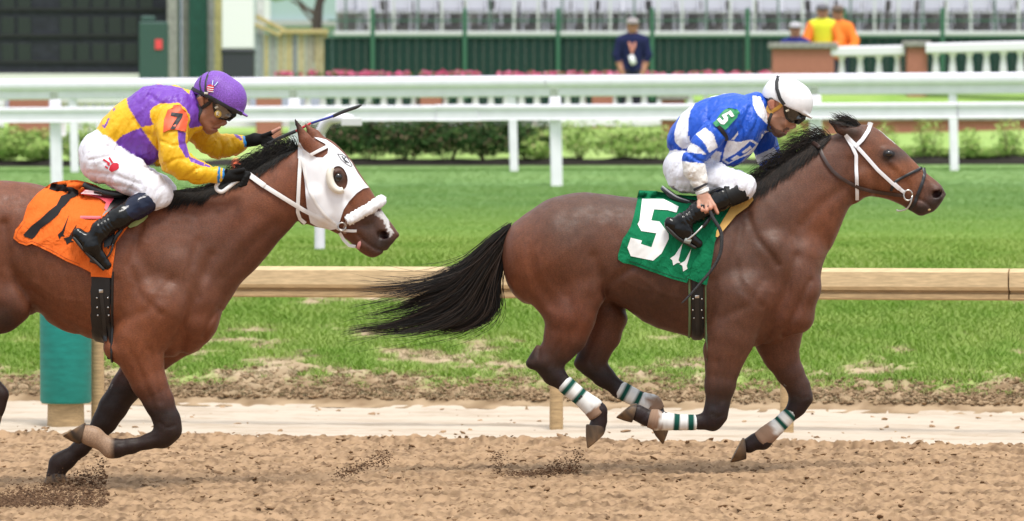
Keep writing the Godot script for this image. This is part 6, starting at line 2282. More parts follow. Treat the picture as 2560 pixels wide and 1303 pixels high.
func build_rails() -> void:
	# the wooden rail of the dirt track
	var c := 35.45
	var pine := grained(mat(Color(0.74, 0.55, 0.32), 0.8, 0.3), Vector3(0.5, 5, 5), 0.78, 0.15, 0.02, 5, 21)
	var pine2 := grained(mat(Color(0.62, 0.43, 0.23), 0.8, 0.3), Vector3(0.5, 6, 5), 0.7, 0.15, 0.02, 5, 22)
	var o := thing("wooden_rail", "long pale wooden rail on posts along the inside of the dirt track", "rail", ground(0, c))
	var base := o.position
	var top := [[-0.045, 1.052], [-0.080, 1.030], [-0.082, 0.938], [-0.062, 0.915], [0.06, 0.915], [0.075, 0.94], [0.075, 1.03], [0.05, 1.052]]
	var low := [[-0.040, 0.914], [-0.040, 0.898], [-0.064, 0.888], [-0.066, 0.862], [-0.05, 0.852], [0.05, 0.852], [0.06, 0.87], [0.06, 0.914]]
	var joints := [-2600, -640, 2528, 4400]
	for i in joints.size() - 1:
		var a := along(c, joints[i] + 2, 0) - base
		var b := along(c, joints[i + 1] - 2, 0) - base
		var st := tool()
		extrude(st, top, a, b)
		put("top_board", done(st), pine, o)
		st = tool()
		extrude(st, low, a, b)
		put("lower_board", done(st), pine2, o)
	for px in [-1470, -330, 243, 1391, 1968, 3110]:
		var p := along(c + 0.03, px, 0) - base
		var st := tool()
		lathe(st, [[0.045, -0.1], [0.042, 0.5], [0.040, 0.87]], p, 12)
		put("post", done(st), pine2, o)
	# padded pole
	var g := along(35.25, 163, 0)
	var pole := thing("padded_pole", "round pole wrapped in green padding beside the wooden rail", "pole", g)
	var st := tool()
	lathe(st, [[0.0, 0.149], [0.16, 0.15], [0.170, 0.165], [0.171, 0.8], [0.169, 1.24], [0.15, 1.26], [0.0, 1.26]], Vector3.ZERO, 32)
	put("padding", done(st), grained(mat(Color(0.012, 0.27, 0.225), 0.5, 0.4), Vector3(0.7, 2, 0.7), 0.8, 0.1, 0.02, 4, 23), pole)
	st = tool()
	lathe(st, [[0.125, -0.05], [0.12, 0.15], [0.12, 1.3], [0.0, 1.3]], Vector3.ZERO, 24)
	put("post", done(st), pine2, pole)

	# near white rail of the turf course: posts and a board with a lip
	var paint := grained(mat(Color(0.90, 0.85, 0.95), 0.45, 0.5), Vector3(0.4, 0.4, 0.4), 0.94, 0.0, 0.02, 4, 24)
	var algae := grained(mat(Color(0.50, 0.56, 0.46), 0.7, 0.3), Vector3(3, 3, 3), 0.6, 0.0, 0.02, 4, 25)
	c = 62.0
	o = thing("white_rail", "nearer white rail of the turf course, a flat board on wide posts", "rail", ground(0, c))
	base = o.position
	var board := [[-0.13, 0.922], [-0.15, 0.912], [-0.15, 0.880], [-0.125, 0.872], [-0.125, 0.765], [-0.135, 0.752], [-0.08, 0.745], [-0.08, 0.922]]
	joints = [-2900, -180, 1100, 2400, 3700, 5200]
	for i in joints.size() - 1:
		st = tool()
		extrude(st, board, along(c, joints[i] + 1, 0) - base, along(c, joints[i + 1] - 1, 0) - base)
		put("board", done(st), paint, o)
	for px in [1100]:
		st = tool()
		var sl := []
		for q in board:
			sl.append([q[0] - 0.006 if q[0] < -0.1 else q[0] + 0.006, q[1] + (0.005 if q[1] > 0.85 else -0.005)])
		extrude(st, sl, along(c, px - 2, 0) - base, along(c, px + 105, 0) - base)
		put("sleeve", done(st), paint, o)
	for px in [-1130, -500, 140, 738, 1390, 2040, 2690, 3340]:
		st = tool()
		var p := along(c, px, 0) - base
		box(st, p + Vector3(0, 0.48, 0), Vector3(0.132, 1.06, 0.10), Basis(Vector3(0, 0, 1), 0.02), 0.012)
		var post := put("post", done(st), paint, o)
		st = tool()
		box(st, p + Vector3(-0.022, 1.06, 0), Vector3(0.090, 0.11, 0.07), Basis(Vector3(0, 0, 1), 0.02), 0.01)
		put("cap", done(st), algae, post)
	# farther rail: a rounded cover over a lower board
	c = 65.0
	o = thing("white_rail", "farther white rail of the turf course with a rounded top cover on slim posts", "rail", ground(0, c))
	base = o.position
	var cover := [[-0.06, 1.134], [-0.10, 1.126], [-0.125, 1.10], [-0.13, 1.06], [-0.12, 1.02], [-0.09, 1.005], [0.06, 1.005], [0.07, 1.10], [0.03, 1.134]]
	var under := [[-0.055, 1.004], [-0.055, 0.90], [-0.04, 0.885], [0.03, 0.885], [0.03, 1.004]]
	joints = [-3200, -700, 1370, 3000, 5600]
	for i in joints.size() - 1:
		st = tool()
		extrude(st, cover, along(c, joints[i] + 1, 0) - base, along(c, joints[i + 1] - 1, 0) - base)
		put("cover", done(st), paint, o)
		st = tool()
		extrude(st, under, along(c, joints[i], 0) - base, along(c, joints[i + 1], 0) - base)
		put("board", done(st), paint, o)
	for px in [-915, 185, 1283, 2384, 3480]:
		st = tool()
		box(st, along(c, px, 0) - base + Vector3(0, 0.42, 0), Vector3(0.098, 0.95, 0.07), Basis(Vector3(0, 0, 1), 0.025), 0.012)
		put("post", done(st), paint, o)
	# a lone goose-neck post
	var gp := along(44.0, 799, 0)
	o = thing("gooseneck_post", "single white curved post on the grass behind the hooded horse's head", "post", gp)
	st = tool()
	var path := [Vector3(0, -0.1, 0), Vector3(0, 0.5, 0), Vector3(0, 0.92, 0), Vector3(0.02, 1.01, 0.03), Vector3(0.08, 1.085, 0.10), Vector3(0.17, 1.10, 0.20), Vector3(0.26, 1.09, 0.30)]
	tube(st, curve(path, 24), [0.042], 14)
	put("post", done(st), paint, o)
	st = tool()
	box(st, Vector3(0.27, 1.07, 0.32), Vector3(0.17, 0.07, 0.05), Basis(), 0.008)
	put("bracket", done(st), mat(Color(0.6, 0.6, 0.6), 0.5), o)
	# traffic cone
	o = thing("traffic_cone", "orange traffic cone on the turf behind the yellow sleeve", "cone", ground(line_at(590, 60.0), 60.0))
	st = tool()
	lathe(st, [[0.0, 0.0], [0.13, 0.0], [0.13, 0.03], [0.10, 0.035], [0.03, 0.36], [0.0, 0.37]], Vector3.ZERO, 16)
	put("cone", done(st), mat(Color(0.75, 0.11, 0.03), 0.6), o)


func leaves(n: int, r: Vector3, size: float, k: int, c0: Color, c1: Color, c2: Color, sparse := 0.0) -> ArrayMesh:
	var g := RandomNumberGenerator.new()
	g.seed = k
	var v := PackedVector3Array()
	var nn := PackedVector3Array()
	var col := PackedColorArray()
	var idx := PackedInt32Array()
	var fn := FastNoiseLite.new()
	fn.seed = k
	for i in n:
		var d := Vector3(g.randfn(0, 1), g.randfn(0, 1), g.randfn(0, 1)).normalized()
		var p := d * pow(g.randf(), 0.45)
		if p.y < -0.2:
			p.y *= 0.8
		var lump := fn.get_noise_3d(p.x * 160.0, p.y * 160.0, p.z * 160.0)
		if lump < -0.12 + sparse and g.randf() < 0.8:
			continue
		p = Vector3(p.x * r.x, r.y * (p.y + 1.0), p.z * r.z) * (1.0 + 0.25 * lump)
		var nrm := (d + Vector3(g.randfn(0, 0.5), g.randf() + 0.2, g.randfn(0, 0.5))).normalized()
		var t := nrm.cross(Vector3(g.randf() - 0.5, g.randf() - 0.5, g.randf() - 0.5)).normalized()
		var b := nrm.cross(t)
		var s := size * g.randf_range(0.6, 1.3)
		var at0 := v.size()
		v.append_array(PackedVector3Array([p - t * s, p + b * s * 0.45, p + t * s, p - b * s * 0.45]))
		var c := c0.lerp(c1, clampf(g.randf() * 0.7 + lump, 0.0, 1.0))
		if g.randf() < 0.10:
			c = c2
		for q in 4:
			nn.append(nrm)
			col.append(c)
		idx.append_array(PackedInt32Array([at0, at0 + 1, at0 + 2, at0, at0 + 2, at0 + 3]))
	return mesh_from(v, idx, col, nn)


func build_plants() -> void:
	var lm := vmat(0.7, 0.3)
	lm.backlight_enabled = true
	lm.backlight = Color(0.3, 0.36, 0.12)
	lm.cull_mode = BaseMaterial3D.CULL_DISABLED
	var wood := mat(Color(0.10, 0.065, 0.04), 0.9)
	var dark := [Color(0.02, 0.05, 0.015), Color(0.065, 0.13, 0.035), Color(0.26, 0.16, 0.115)]
	var fresh := [Color(0.20, 0.34, 0.07), Color(0.40, 0.52, 0.15), Color(0.46, 0.46, 0.2)]
	var rows := [
		[10, 0.36, 0.42, fresh, 1, "low green shrub at the left edge, before the brick pillar", 0.0], [95, 0.33, 0.36, fresh, 2, "low green shrub left of the tall white post at the left", 0.0], [215, 0.40, 0.42, fresh, 3, "green shrub between the left white post and the rider in yellow", 0.0],
		[840, 0.50, 0.58, dark, 4, "dark green bush directly behind the hooded horse's forehead", 0.0], [925, 0.46, 0.60, dark, 5, "second dark bush, just right of the hooded horse's face", 0.0], [1020, 0.44, 0.54, dark, 6, "dark bush with brown blooms in the middle of the hedge row", 0.0],
		[1120, 0.52, 0.60, dark, 7, "dark bush standing left of the slim white rail post", 0.0], [1215, 0.46, 0.58, dark, 8, "dark bush touching the slim white rail post on its left", 0.0], [1310, 0.44, 0.56, dark, 9, "dark bush between the slim post and the wide white post", 0.0],
		[1350, 0.30, 0.34, fresh, 10, "small light green bush half behind the wide white post", 0.05], [1455, 0.40, 0.50, fresh, 11, "airy light green shrub right of the wide white post", 0.12], [1560, 0.36, 0.44, fresh, 12, "airy light green shrub behind the blue rider's back", 0.12], [1640, 0.40, 0.40, fresh, 13, "light green shrub before the lowest brick pier", 0.10],
		[1985, 0.42, 0.50, fresh, 14, "light shrub between the blue rider's face and the horse's mane", 0.08], [2215, 0.16, 0.40, fresh, 15, "small shrub behind the leading horse's forehead", 0.14], [2320, 0.20, 0.50, fresh, 16, "tall thin shrub before the brick wall, left of the slim right post", 0.16],
		[2430, 0.16, 0.36, fresh, 17, "low shrub just right of the slim right post", 0.10], [2520, 0.22, 0.44, fresh, 18, "shrub before the brick wall at the right edge", 0.14], [2290, 0.5, 0.13, fresh, 19, "low green cover at the foot of the brick wall", 0.0], [2470, 0.6, 0.13, fresh, 20, "low green cover right of the slim right post", 0.0]]
	for q in rows:
		var c := 67.5 + (0.2 if q[2] < 0.3 else 0.0)
		var o := thing("shrub", q[5], "shrub", ground(line_at(q[0], c), c), "shrubs along the turf course")
		put("foliage", leaves(5200 if q[6] < 0.05 else (2200 if q[1] > 0.25 else 900), Vector3(q[1], q[2] * 0.60, 0.26), 0.026, q[4], q[3][0], q[3][1], q[3][2], q[6]), lm, o)
		var st := tool()
		for k in 4:
			var a := rng.randf() * TAU
			tube(st, [Vector3(cos(a) * 0.03, 0, sin(a) * 0.03), Vector3(cos(a) * q[1] * 0.4, q[2] * 0.5, sin(a) * 0.12), Vector3(cos(a) * q[1] * 0.7, q[2] * 0.85, sin(a) * 0.16)], [0.012, 0.008, 0.004], 5)
		put("stem", done(st), wood, o)
	# pink flowers in a row before the dark fence
	var tr := thing("flower_planter", "long low planter under the pink flowers, before the dark green fence", "planter", at(1310, 205, 76.0))
	var st := tool()
	box(st, Vector3(0, 0.03, 0), Vector3(7.0, 0.07, 0.3))
	put("trough", done(st), mat(Color(0.3, 0.29, 0.27), 0.9), tr)
	var where := []
	var cols := []
	for i in 2600:
		var px := rng.randf_range(690, 1930)
		var cl := noise.get_noise_1d(px * 0.03)
		if cl < rng.randf_range(-0.25, 0.05):
			continue
		var p := at(px, 190.0 - 8.0 * rng.randf() * (0.6 + cl), 76.0 + rng.randf_range(-0.12, 0.12))
		where.append(turned(p, Vector3.ONE * rng.randf_range(0.6, 1.2)))
		cols.append(Color(0.72, 0.05, 0.22).lerp(Color(0.85, 0.30, 0.45), rng.randf()) if rng.randf() < 0.72 else Color(0.10, 0.2, 0.04))
	scatter("flowers", leaves(9, Vector3(0.03, 0.02, 0.03), 0.022, 60, Color.WHITE, Color.WHITE, Color.WHITE, -1.0), lm, where, cols)


func baluster_mesh(h: float) -> ArrayMesh:
	var st := tool()
	lathe(st, [[0.05, 0.0], [0.05, 0.05], [0.034, 0.07], [0.052, h * 0.34], [0.046, h * 0.5], [0.030, h * 0.85], [0.042, h * 0.9], [0.05, h * 0.93], [0.05, h]], Vector3.ZERO, 10)
	return done(st)


func balustrade(label: String, a: Vector3, b: Vector3, h: float, step: float, m: Material) -> void:
	var o := thing("balustrade", label, "balustrade", a, "white balustrades of the infield terrace")
	var d := b - a
	var n := d.normalized()
	var st := tool()
	extrude(st, [[-0.10, h - 0.13], [-0.12, h - 0.11], [-0.12, h - 0.02], [-0.10, h], [0.10, h], [0.12, h - 0.02], [0.12, h - 0.11], [0.10, h - 0.13]], Vector3.ZERO, d)
	put("handrail", done(st), m, o)
	st = tool()
	extrude(st, [[-0.11, 0.0], [-0.11, 0.07], [-0.09, 0.085], [0.09, 0.085], [0.11, 0.07], [0.11, 0.0]], Vector3.ZERO, d)
	put("plinth", done(st), m, o)
	var bm := baluster_mesh(h - 0.13 - 0.085)
	var count := int(d.length() / step)
	for i in count:
		put("baluster", bm, m, o, n * (i + 0.5) * d.length() / count + Vector3(0, 0.085, 0))


func pier(label: String, px0: float, px1: float, top: float, bottom: float, z: float, brick: Material, cap: Material) -> void:
	var p := at((px0 + px1) * 0.5, bottom, z)
	var w := (px1 - px0) * z / F
	var h := (bottom - top) * z / F
	var o := thing("brick_pier", label, "pier", p, "brick piers of the terrace")
	var st := tool()
	box(st, Vector3(0, h * 0.5 - 0.05, -0.16), Vector3(w, h, 0.36), Basis(), 0.006)
	put("shaft", done(st), brick, o)
	st = tool()
	box(st, Vector3(0, h - 0.01, -0.16), Vector3(w + 0.10, 0.08, 0.46), Basis(), 0.01)
	put("coping", done(st), cap, o)


func build_terrace() -> void:
	var brick := grained(mat(Color(0.70, 0.29, 0.215), 0.9, 0.2), Vector3(3, 6, 3), 0.55, 0.3, 0.03, 5, 31)
	var stone := grained(mat(Color(0.40, 0.38, 0.35), 0.9, 0.2), Vector3(2, 2, 2), 0.7, 0.1, 0.02, 4, 32)
	var paint := mat(Color(0.80, 0.77, 0.83), 0.5)
	# raised lawn at the right behind a brick wall
	var wall := thing("brick_wall", "low brick wall with grey stone coping behind the right-hand shrubs", "wall", at(1655, 392, 69.2))
	var st := tool()
	var e := at(3300, 392, 68.4) - wall.position
	extrude(st, [[-0.05, -0.1], [-0.05, 0.46], [0.25, 0.46], [0.25, -0.1]], Vector3.ZERO, e)
	put("brickwork", done(st), brick, wall)
	st = tool()
	extrude(st, [[-0.09, 0.462], [-0.09, 0.515], [0.3, 0.53], [0.3, 0.462]], Vector3(-0.03, 0, 0), e)
	put("coping", done(st), stone, wall)
	var v := PackedVector3Array()
	var idx := PackedInt32Array()
	var col := PackedColorArray()
	for j in 6:
		for i in 30:
			var px := 1690.0 + i * 60.0
			v.append(at(px, lerpf(296, 228, j / 5.0) + 3.0 * noise.get_noise_2d(i, j), 69.3 + j * 0.5))
			col.append(Color(0.20, 0.34, 0.07).lerp(Color(0.30, 0.42, 0.12), rng.randf()))
	for j in 5:
		for i in 29:
			var a := j * 30 + i
			idx.append_array(PackedInt32Array([a, a + 30, a + 31, a, a + 31, a + 1]))
	kind(put("raised_lawn", mesh_from(v, idx, col), vmat(0.95, 0.2)), "structure")
	balustrade("white balustrade between the brick piers at mid picture", at(560, 318, 71.2), at(1900, 314, 70.6), 0.62, 0.197, paint)
	balustrade("white balustrade at the upper right, between big pier and slim pier", at(2080, 226, 71.9), at(2268, 223, 71.5), 0.575, 0.21, paint)
	balustrade("white balustrade right of the slim upper brick pier", at(2318, 221, 71.3), at(3000, 206, 70.4), 0.585, 0.212, paint)
	balustrade("white balustrade at the left behind the white post, small balusters", at(128, 352, 71.0), at(470, 352, 71.0), 0.62, 0.105, paint)
	balustrade("white balustrade at the left edge before the tote board", at(-500, 366, 70.6), at(12, 364, 70.6), 0.62, 0.12, paint)
	pier("brick pier at the left edge of the terrace, beside the left white post", 22, 122, 205, 376, 70.7, brick, stone)
	pier("slim brick pier left of the slim white rail post", 1050, 1103, 205, 320, 70.7, brick, stone)
	pier("slim brick pier behind the blue rider's back", 1480, 1532, 205, 320, 70.7, brick, stone)
	pier("brick pier hidden behind the rider in yellow's gloves", 640, 702, 205, 400, 70.6, brick, stone)
	pier("brick pier low behind the blue rider's shoulder", 1655, 1712, 240, 392, 69.4, brick, stone)
	pier("wide brick pier at the upper right with three people leaning on it", 1932, 2085, 112, 300, 71.8, brick, stone)
	pier("slim brick pier at the upper right between two balustrades", 2268, 2318, 108, 300, 71.3, brick, stone)
	# dark green board fence with posts and rails
	var green := grained(mat(Color(0.022, 0.066, 0.055), 0.7, 0.3), Vector3(3, 0.5, 3), 0.6, 0.0, 0.04, 4, 33)
	var o := thing("board_fence", "tall dark green fence of upright boards below the stand", "fence", at(820, 230, 78.0))
	var bm := BoxMesh.new()
	bm.size = Vector3(0.115, 1.50, 0.025)
	var n := int(1900.0 * 78.0 / F / 0.12)
	for i in n:
		put("board", bm, green, o, Vector3(i * 0.12, 0.02, 0.01 * (i % 2)))
	var post_m := mat(Color(0.035, 0.13, 0.075), 0.6)
	st = tool()
	box(st, Vector3(1900.0 * 78.0 / F * 0.5, 1.02, 0), Vector3(1900.0 * 78.0 / F, 0.02, 0.02))
	put("wire", done(st), post_m, o)
	st = tool()
	box(st, Vector3(1900.0 * 78.0 / F * 0.5, 0.79, 0.03), Vector3(1900.0 * 78.0 / F, 0.03, 0.03))
	put("rail", done(st), post_m, o)
	for px in [932, 1162, 1395, 1630, 1868, 2110, 2355, 2590]:
		st = tool()
		box(st, Vector3((px - 820.0) * 78.0 / F, 0.54, 0.06), Vector3(0.062, 1.32, 0.05), Basis(), 0.01)
		put("post", done(st), post_m, o)


func build_stand() -> void:
	var pale := grained(mat(Color(0.42, 0.43, 0.44), 0.9, 0.2), Vector3(0.3, 0.3, 0.3), 0.8, 0.0, 0.02, 4, 41)
	var conc := mat(Color(0.23, 0.22, 0.21), 0.95)
	var white := mat(Color(0.56, 0.56, 0.60), 0.6)
	var z := 88.0
	var k := z / F
	var o := thing("grandstand", "pale tiered stand with white railing above the dark green fence", "grandstand", at(835, 104, z))
	var st := tool()
	var w := 2400.0 * k
	for i in 4:
		box(st, Vector3(w * 0.5, 0.03 + i * 0.22 - 0.6, -0.5 - i * 0.9), Vector3(w, 1.25, 1.1))
	put("terrace", done(st), conc, o)
	st = tool()
	box(st, Vector3(w * 0.5, 2.5, -6.0), Vector3(w, 5.0, 0.2))
	put("back_wall", done(st), pale, o)
	st = tool()
	box(st, Vector3(w * 0.5, 0.13, 0.1), Vector3(w, 0.07, 0.05), Basis(), 0.01)
	box(st, Vector3(w * 0.5, 0.95, 0.1), Vector3(w, 0.05, 0.05), Basis(), 0.01)
	put("railing", done(st), white, o)
	st = tool()
	box(st, Vector3(0, 0.5, 0), Vector3(0.035, 0.9, 0.035))
	var bar := done(st)
	for i in 40:
		put("railing_bar", bar, white if i % 3 else mat(Color(0.10, 0.15, 0.14), 0.6), o, Vector3((i + 0.5) * w / 40.0, 0.04, 0.1))
	# folding chairs in rows
	var wm := mat(Color(0.46, 0.46, 0.51), 0.6)
	var ch := thing("folding_chair", "white folding chair in the rows behind the stand's railing", "chair", Vector3.ZERO, "white folding chairs in the stand")
	st = tool()
	box(st, Vector3(0, 0.62, -0.2), Vector3(0.34, 0.32, 0.03), Basis(Vector3(1, 0, 0), -0.15), 0.01)
	put("backrest", done(st), wm, ch)
	st = tool()
	box(st, Vector3(0, 0.42, 0), Vector3(0.38, 0.035, 0.36), Basis(), 0.01)
	put("seat", done(st), wm, ch)
	for s in [-1.0, 1.0]:
		st = tool()
		tube(st, [Vector3(0.17 * s, 0.0, 0.18), Vector3(0.17 * s, 0.42, -0.06), Vector3(0.17 * s, 0.8, -0.24)], [0.018], 6)
		put("leg", done(st), wm, ch)
		st = tool()
		tube(st, [Vector3(0.155 * s, 0.0, -0.22), Vector3(0.155 * s, 0.42, 0.1)], [0.016], 6)
		put("leg", done(st), wm, ch)
	var first := true
	for row in 3:
		for i in 27:
			var p := at(860, 104, z) + Vector3(i * 0.43 + rng.randf_range(-0.06, 0.06) + row * 0.15, 0.66 + row * 0.22 - 0.6, -0.42 - row * 0.9)
			if first:
				ch.position = p
				first = false
			else:
				copy_of(ch, p, "", rng.randf_range(-0.3, 0.3))


func build_left() -> void:
	var z := 80.0
	var k := z / F
	# tote board
	var o := thing("tote_board", "black betting board with rows of dark blank panels at the upper left", "scoreboard", at(-80, 184, z))
	var black := grained(mat(Color(0.030, 0.032, 0.046), 0.6, 0.4), Vector3(0.6, 0.6, 0.6), 0.75, 0.0, 0.02, 4, 51)
	var st := tool()
	var w := 500.0 * k
	box(st, Vector3(w * 0.5, 2.0, -0.3), Vector3(w, 4.0, 0.5))
	put("frame", done(st), black, o)
	var pm := grained(mat(Color(0.028, 0.040, 0.034), 0.35, 0.5), Vector3(4, 4, 4), 0.6, 0.0, 0.03, 3, 52)
	var ridge := mat(Color(0.014, 0.015, 0.018), 0.7)
	var st2 := tool()
	box(st2, Vector3(0, 0, 0), Vector3(33.0 * k, 43.0 * k, 0.03), Basis(), 0.006)
	var panel := done(st2)
	st2 = tool()
	box(st2, Vector3(0, 0, 0), Vector3(2.0, 8.0 * k, 0.05))
	for row in 5:
		var y := (184.0 - (130.0 - row * 66.0)) * k
		st = tool()
		box(st, Vector3(w * 0.5, y - 24.0 * k, -0.04), Vector3(w - 0.05, 0.04, 0.06))
		put("ledge", done(st), ridge, o)
		for px in [-42, 20, 61, 167, 207, 247, 287, 326, 366]:
			put("panel", panel, pm, o, Vector3((px + 80.0) * k, y, -0.035))
	var cab_m := mat(Color(0.030, 0.075, 0.062), 0.6)
	var base := thing("low_wall", "white rendered wall under the black betting board", "wall", at(-400, 226, z))
	st = tool()
	box(st, Vector3(400.0 * k, 21.0 * k, -0.3), Vector3(800.0 * k, 42.0 * k, 0.7))
	put("plinth", done(st), mat(Color(0.72, 0.71, 0.69), 0.8), base)
	var cab := thing("utility_cabinet", "dark green cabinet with a red sign before the betting board", "cabinet", at(385, 200, 77.0))
	st = tool()
	box(st, Vector3(0, 0.40, 0), Vector3(0.40, 0.84, 0.3), Basis(), 0.02)
	box(st, Vector3(-0.08, 0.86, 0), Vector3(0.2, 0.08, 0.2), Basis(), 0.02)
	put("case", done(st), cab_m, cab)
	put("sign", BoxMesh.new(), mat(Color(0.72, 0.06, 0.07), 0.5), cab, Vector3(0.078, 0.5, 0.16)).scale = Vector3(0.10, 0.14, 0.012)
	var cols := [[432, 26, Color(0.36, 0.35, 0.33), "grey stone column right of the betting board"], [464, 18, Color(0.44, 0.42, 0.40), "narrow pale grey column beside the dark green one"], [448, 8, Color(0.03, 0.12, 0.085), "thin green pole between two grey columns"],
		[496, 44, Color(0.018, 0.095, 0.07), "wide dark green column right of the grey columns"], [528, 18, Color(0.66, 0.66, 0.70), "slim pale column right of the wide green column"], [547, 20, Color(0.62, 0.52, 0.24), "pale yellow timber post left of the white pillar"], [650, 20, Color(0.76, 0.76, 0.78), "white post at the corner of the pale blue house"]]
	for q in cols:
		var p := at(q[0], 210, z - 1.0 + rng.randf() * 0.4)
		o = thing("column", q[3], "column", p)
		st = tool()
		box(st, Vector3(0, 1.6, 0), Vector3(q[1] * k, 3.4, q[1] * k), Basis(), 0.012)
		put("shaft", done(st), grained(mat(q[2], 0.8), Vector3(1, 1, 1), 0.8, 0.0, 0.02, 4, 53), o)
	o = thing("white_pillar", "big white square pillar on a black base, above the purple helmet", "pillar", at(596, 210, 78.0))
	st = tool()
	box(st, Vector3(0, 2.0, 0), Vector3(0.445, 3.0, 0.445), Basis(), 0.015)
	put("shaft", done(st), mat(Color(0.78, 0.78, 0.79), 0.7), o)
	st = tool()
	box(st, Vector3(0, 0.2, 0), Vector3(0.455, 0.56, 0.46), Basis(), 0.02)
	box(st, Vector3(0, 0.46, 0), Vector3(0.48, 0.07, 0.485), Basis(), 0.02)
	put("base", done(st), mat(Color(0.032, 0.034, 0.045), 0.6), o)
	# pale blue house, yellow stair
	o = thing("house", "pale blue house front behind the tree and the yellow stair", "house", at(740, 150, 98.0))
	st = tool()
	box(st, Vector3(0, 1.6, 0), Vector3(1.6, 4.0, 0.3))
	put("wall", done(st), mat(Color(0.40, 0.52, 0.53), 0.85), o)
	st = tool()
	box(st, Vector3(0, 0.66, 0.2), Vector3(1.6, 0.10, 0.12))
	put("sill", done(st), mat(Color(0.45, 0.45, 0.47), 0.85), o)
	st = tool()
	box(st, Vector3(-0.55, 1.7, 0.18), Vector3(0.2, 2.0, 0.06))
	put("corner_board", done(st), mat(Color(0.75, 0.76, 0.78), 0.8), o)
	var yellow := grained(mat(Color(0.68, 0.55, 0.27), 0.8, 0.3), Vector3(0.8, 3, 3), 0.75, 0.0, 0.03, 4, 54)
	var kz := 79.0 / F
	o = thing("timber_stair", "pale yellow timber stair and deck beside the white pillar", "stair", at(640, 205, 79.0))
	st = tool()
	box(st, Vector3(40.0 * kz, 144.0 * kz, 0), Vector3(90.0 * kz, 11.0 * kz, 0.08), Basis(Vector3(0, 0, 1), -0.47), 0.006)
	put("handrail", done(st), yellow, o)
	st = tool()
	box(st, Vector3(30.0 * kz, 130.0 * kz, 0.02), Vector3(70.0 * kz, 9.0 * kz, 0.06), Basis(Vector3(0, 0, 1), -0.40), 0.006)
	put("stringer", done(st), yellow, o)
	st = tool()
	box(st, Vector3(120.0 * kz, 126.0 * kz, 0), Vector3(122.0 * kz, 12.0 * kz, 0.09), Basis(), 0.006)
	put("beam", done(st), yellow, o)
	for q in [[6, Color(0.40, 0.44, 0.47), 16], [26, Color(0.68, 0.55, 0.27), 10], [42, Color(0.46, 0.46, 0.44), 18], [62, Color(0.62, 0.53, 0.32), 18], [82, Color(0.68, 0.56, 0.30), 18], [97, Color(0.32, 0.32, 0.36), 10], [113, Color(0.66, 0.56, 0.34), 18], [134, Color(0.52, 0.47, 0.38), 20], [155, Color(0.60, 0.50, 0.30), 18], [172, Color(0.70, 0.57, 0.30), 14]]:
		st = tool()
		box(st, Vector3(q[0] * kz, 52.0 * kz, -0.05), Vector3(q[2] * kz, 136.0 * kz, 0.04), Basis(), 0.004)
		put("plank", done(st), grained(mat(q[1], 0.85), Vector3(2, 0.6, 2), 0.75, 0.0, 0.03, 4, 55), o)
	# tree before the house
	o = thing("tree", "leaning bare-limbed tree before the pale blue house", "tree", at(792, 110, 90.0))
	st = tool()
	tube(st, curve([Vector3(-0.02, -0.3, 0), Vector3(0, 0.3, 0), Vector3(0.05, 0.7, 0), Vector3(0.16, 1.1, 0), Vector3(0.2, 1.8, 0.1)], 14), [0.11, 0.10, 0.09, 0.09, 0.085, 0.08, 0.07], 10)
	put("trunk", done(st), grained(mat(Color(0.13, 0.10, 0.09), 0.95), Vector3(4, 1, 4), 0.5, 0.5, 0.03, 4, 56), o)
	for q in [[0.3, -0.28, 0.62], [0.5, -0.5, 0.95], [0.6, 0.3, 1.3], [0.45, -0.42, 0.72]]:
		st = tool()
		tube(st, curve([Vector3(0, q[0], 0), Vector3(q[1] * 0.4, q[0] + 0.12, 0.03), Vector3(q[1], q[2], 0.05)], 8), [0.05, 0.04, 0.03, 0.022], 7)
		put("limb", done(st), mat(Color(0.15, 0.115, 0.10), 0.95), o)
	var lm := vmat(0.7, 0.3)
	lm.cull_mode = BaseMaterial3D.CULL_DISABLED
	for q in [[-0.62, 0.78, 0.26], [-0.2, 0.82, 0.22], [0.3, 1.5, 0.5], [-0.4, 1.4, 0.5]]:
		var c := put("crown", leaves(420, Vector3(q[2], q[2] * 0.5, q[2]), 0.03, int(q[0] * 100.0) + 300, Color(0.12, 0.25, 0.05), Color(0.28, 0.42, 0.10), Color(0.3, 0.4, 0.1), 0.05), lm, o)
		c.position = Vector3(q[0], q[1] - q[2] * 0.4, 0.05)


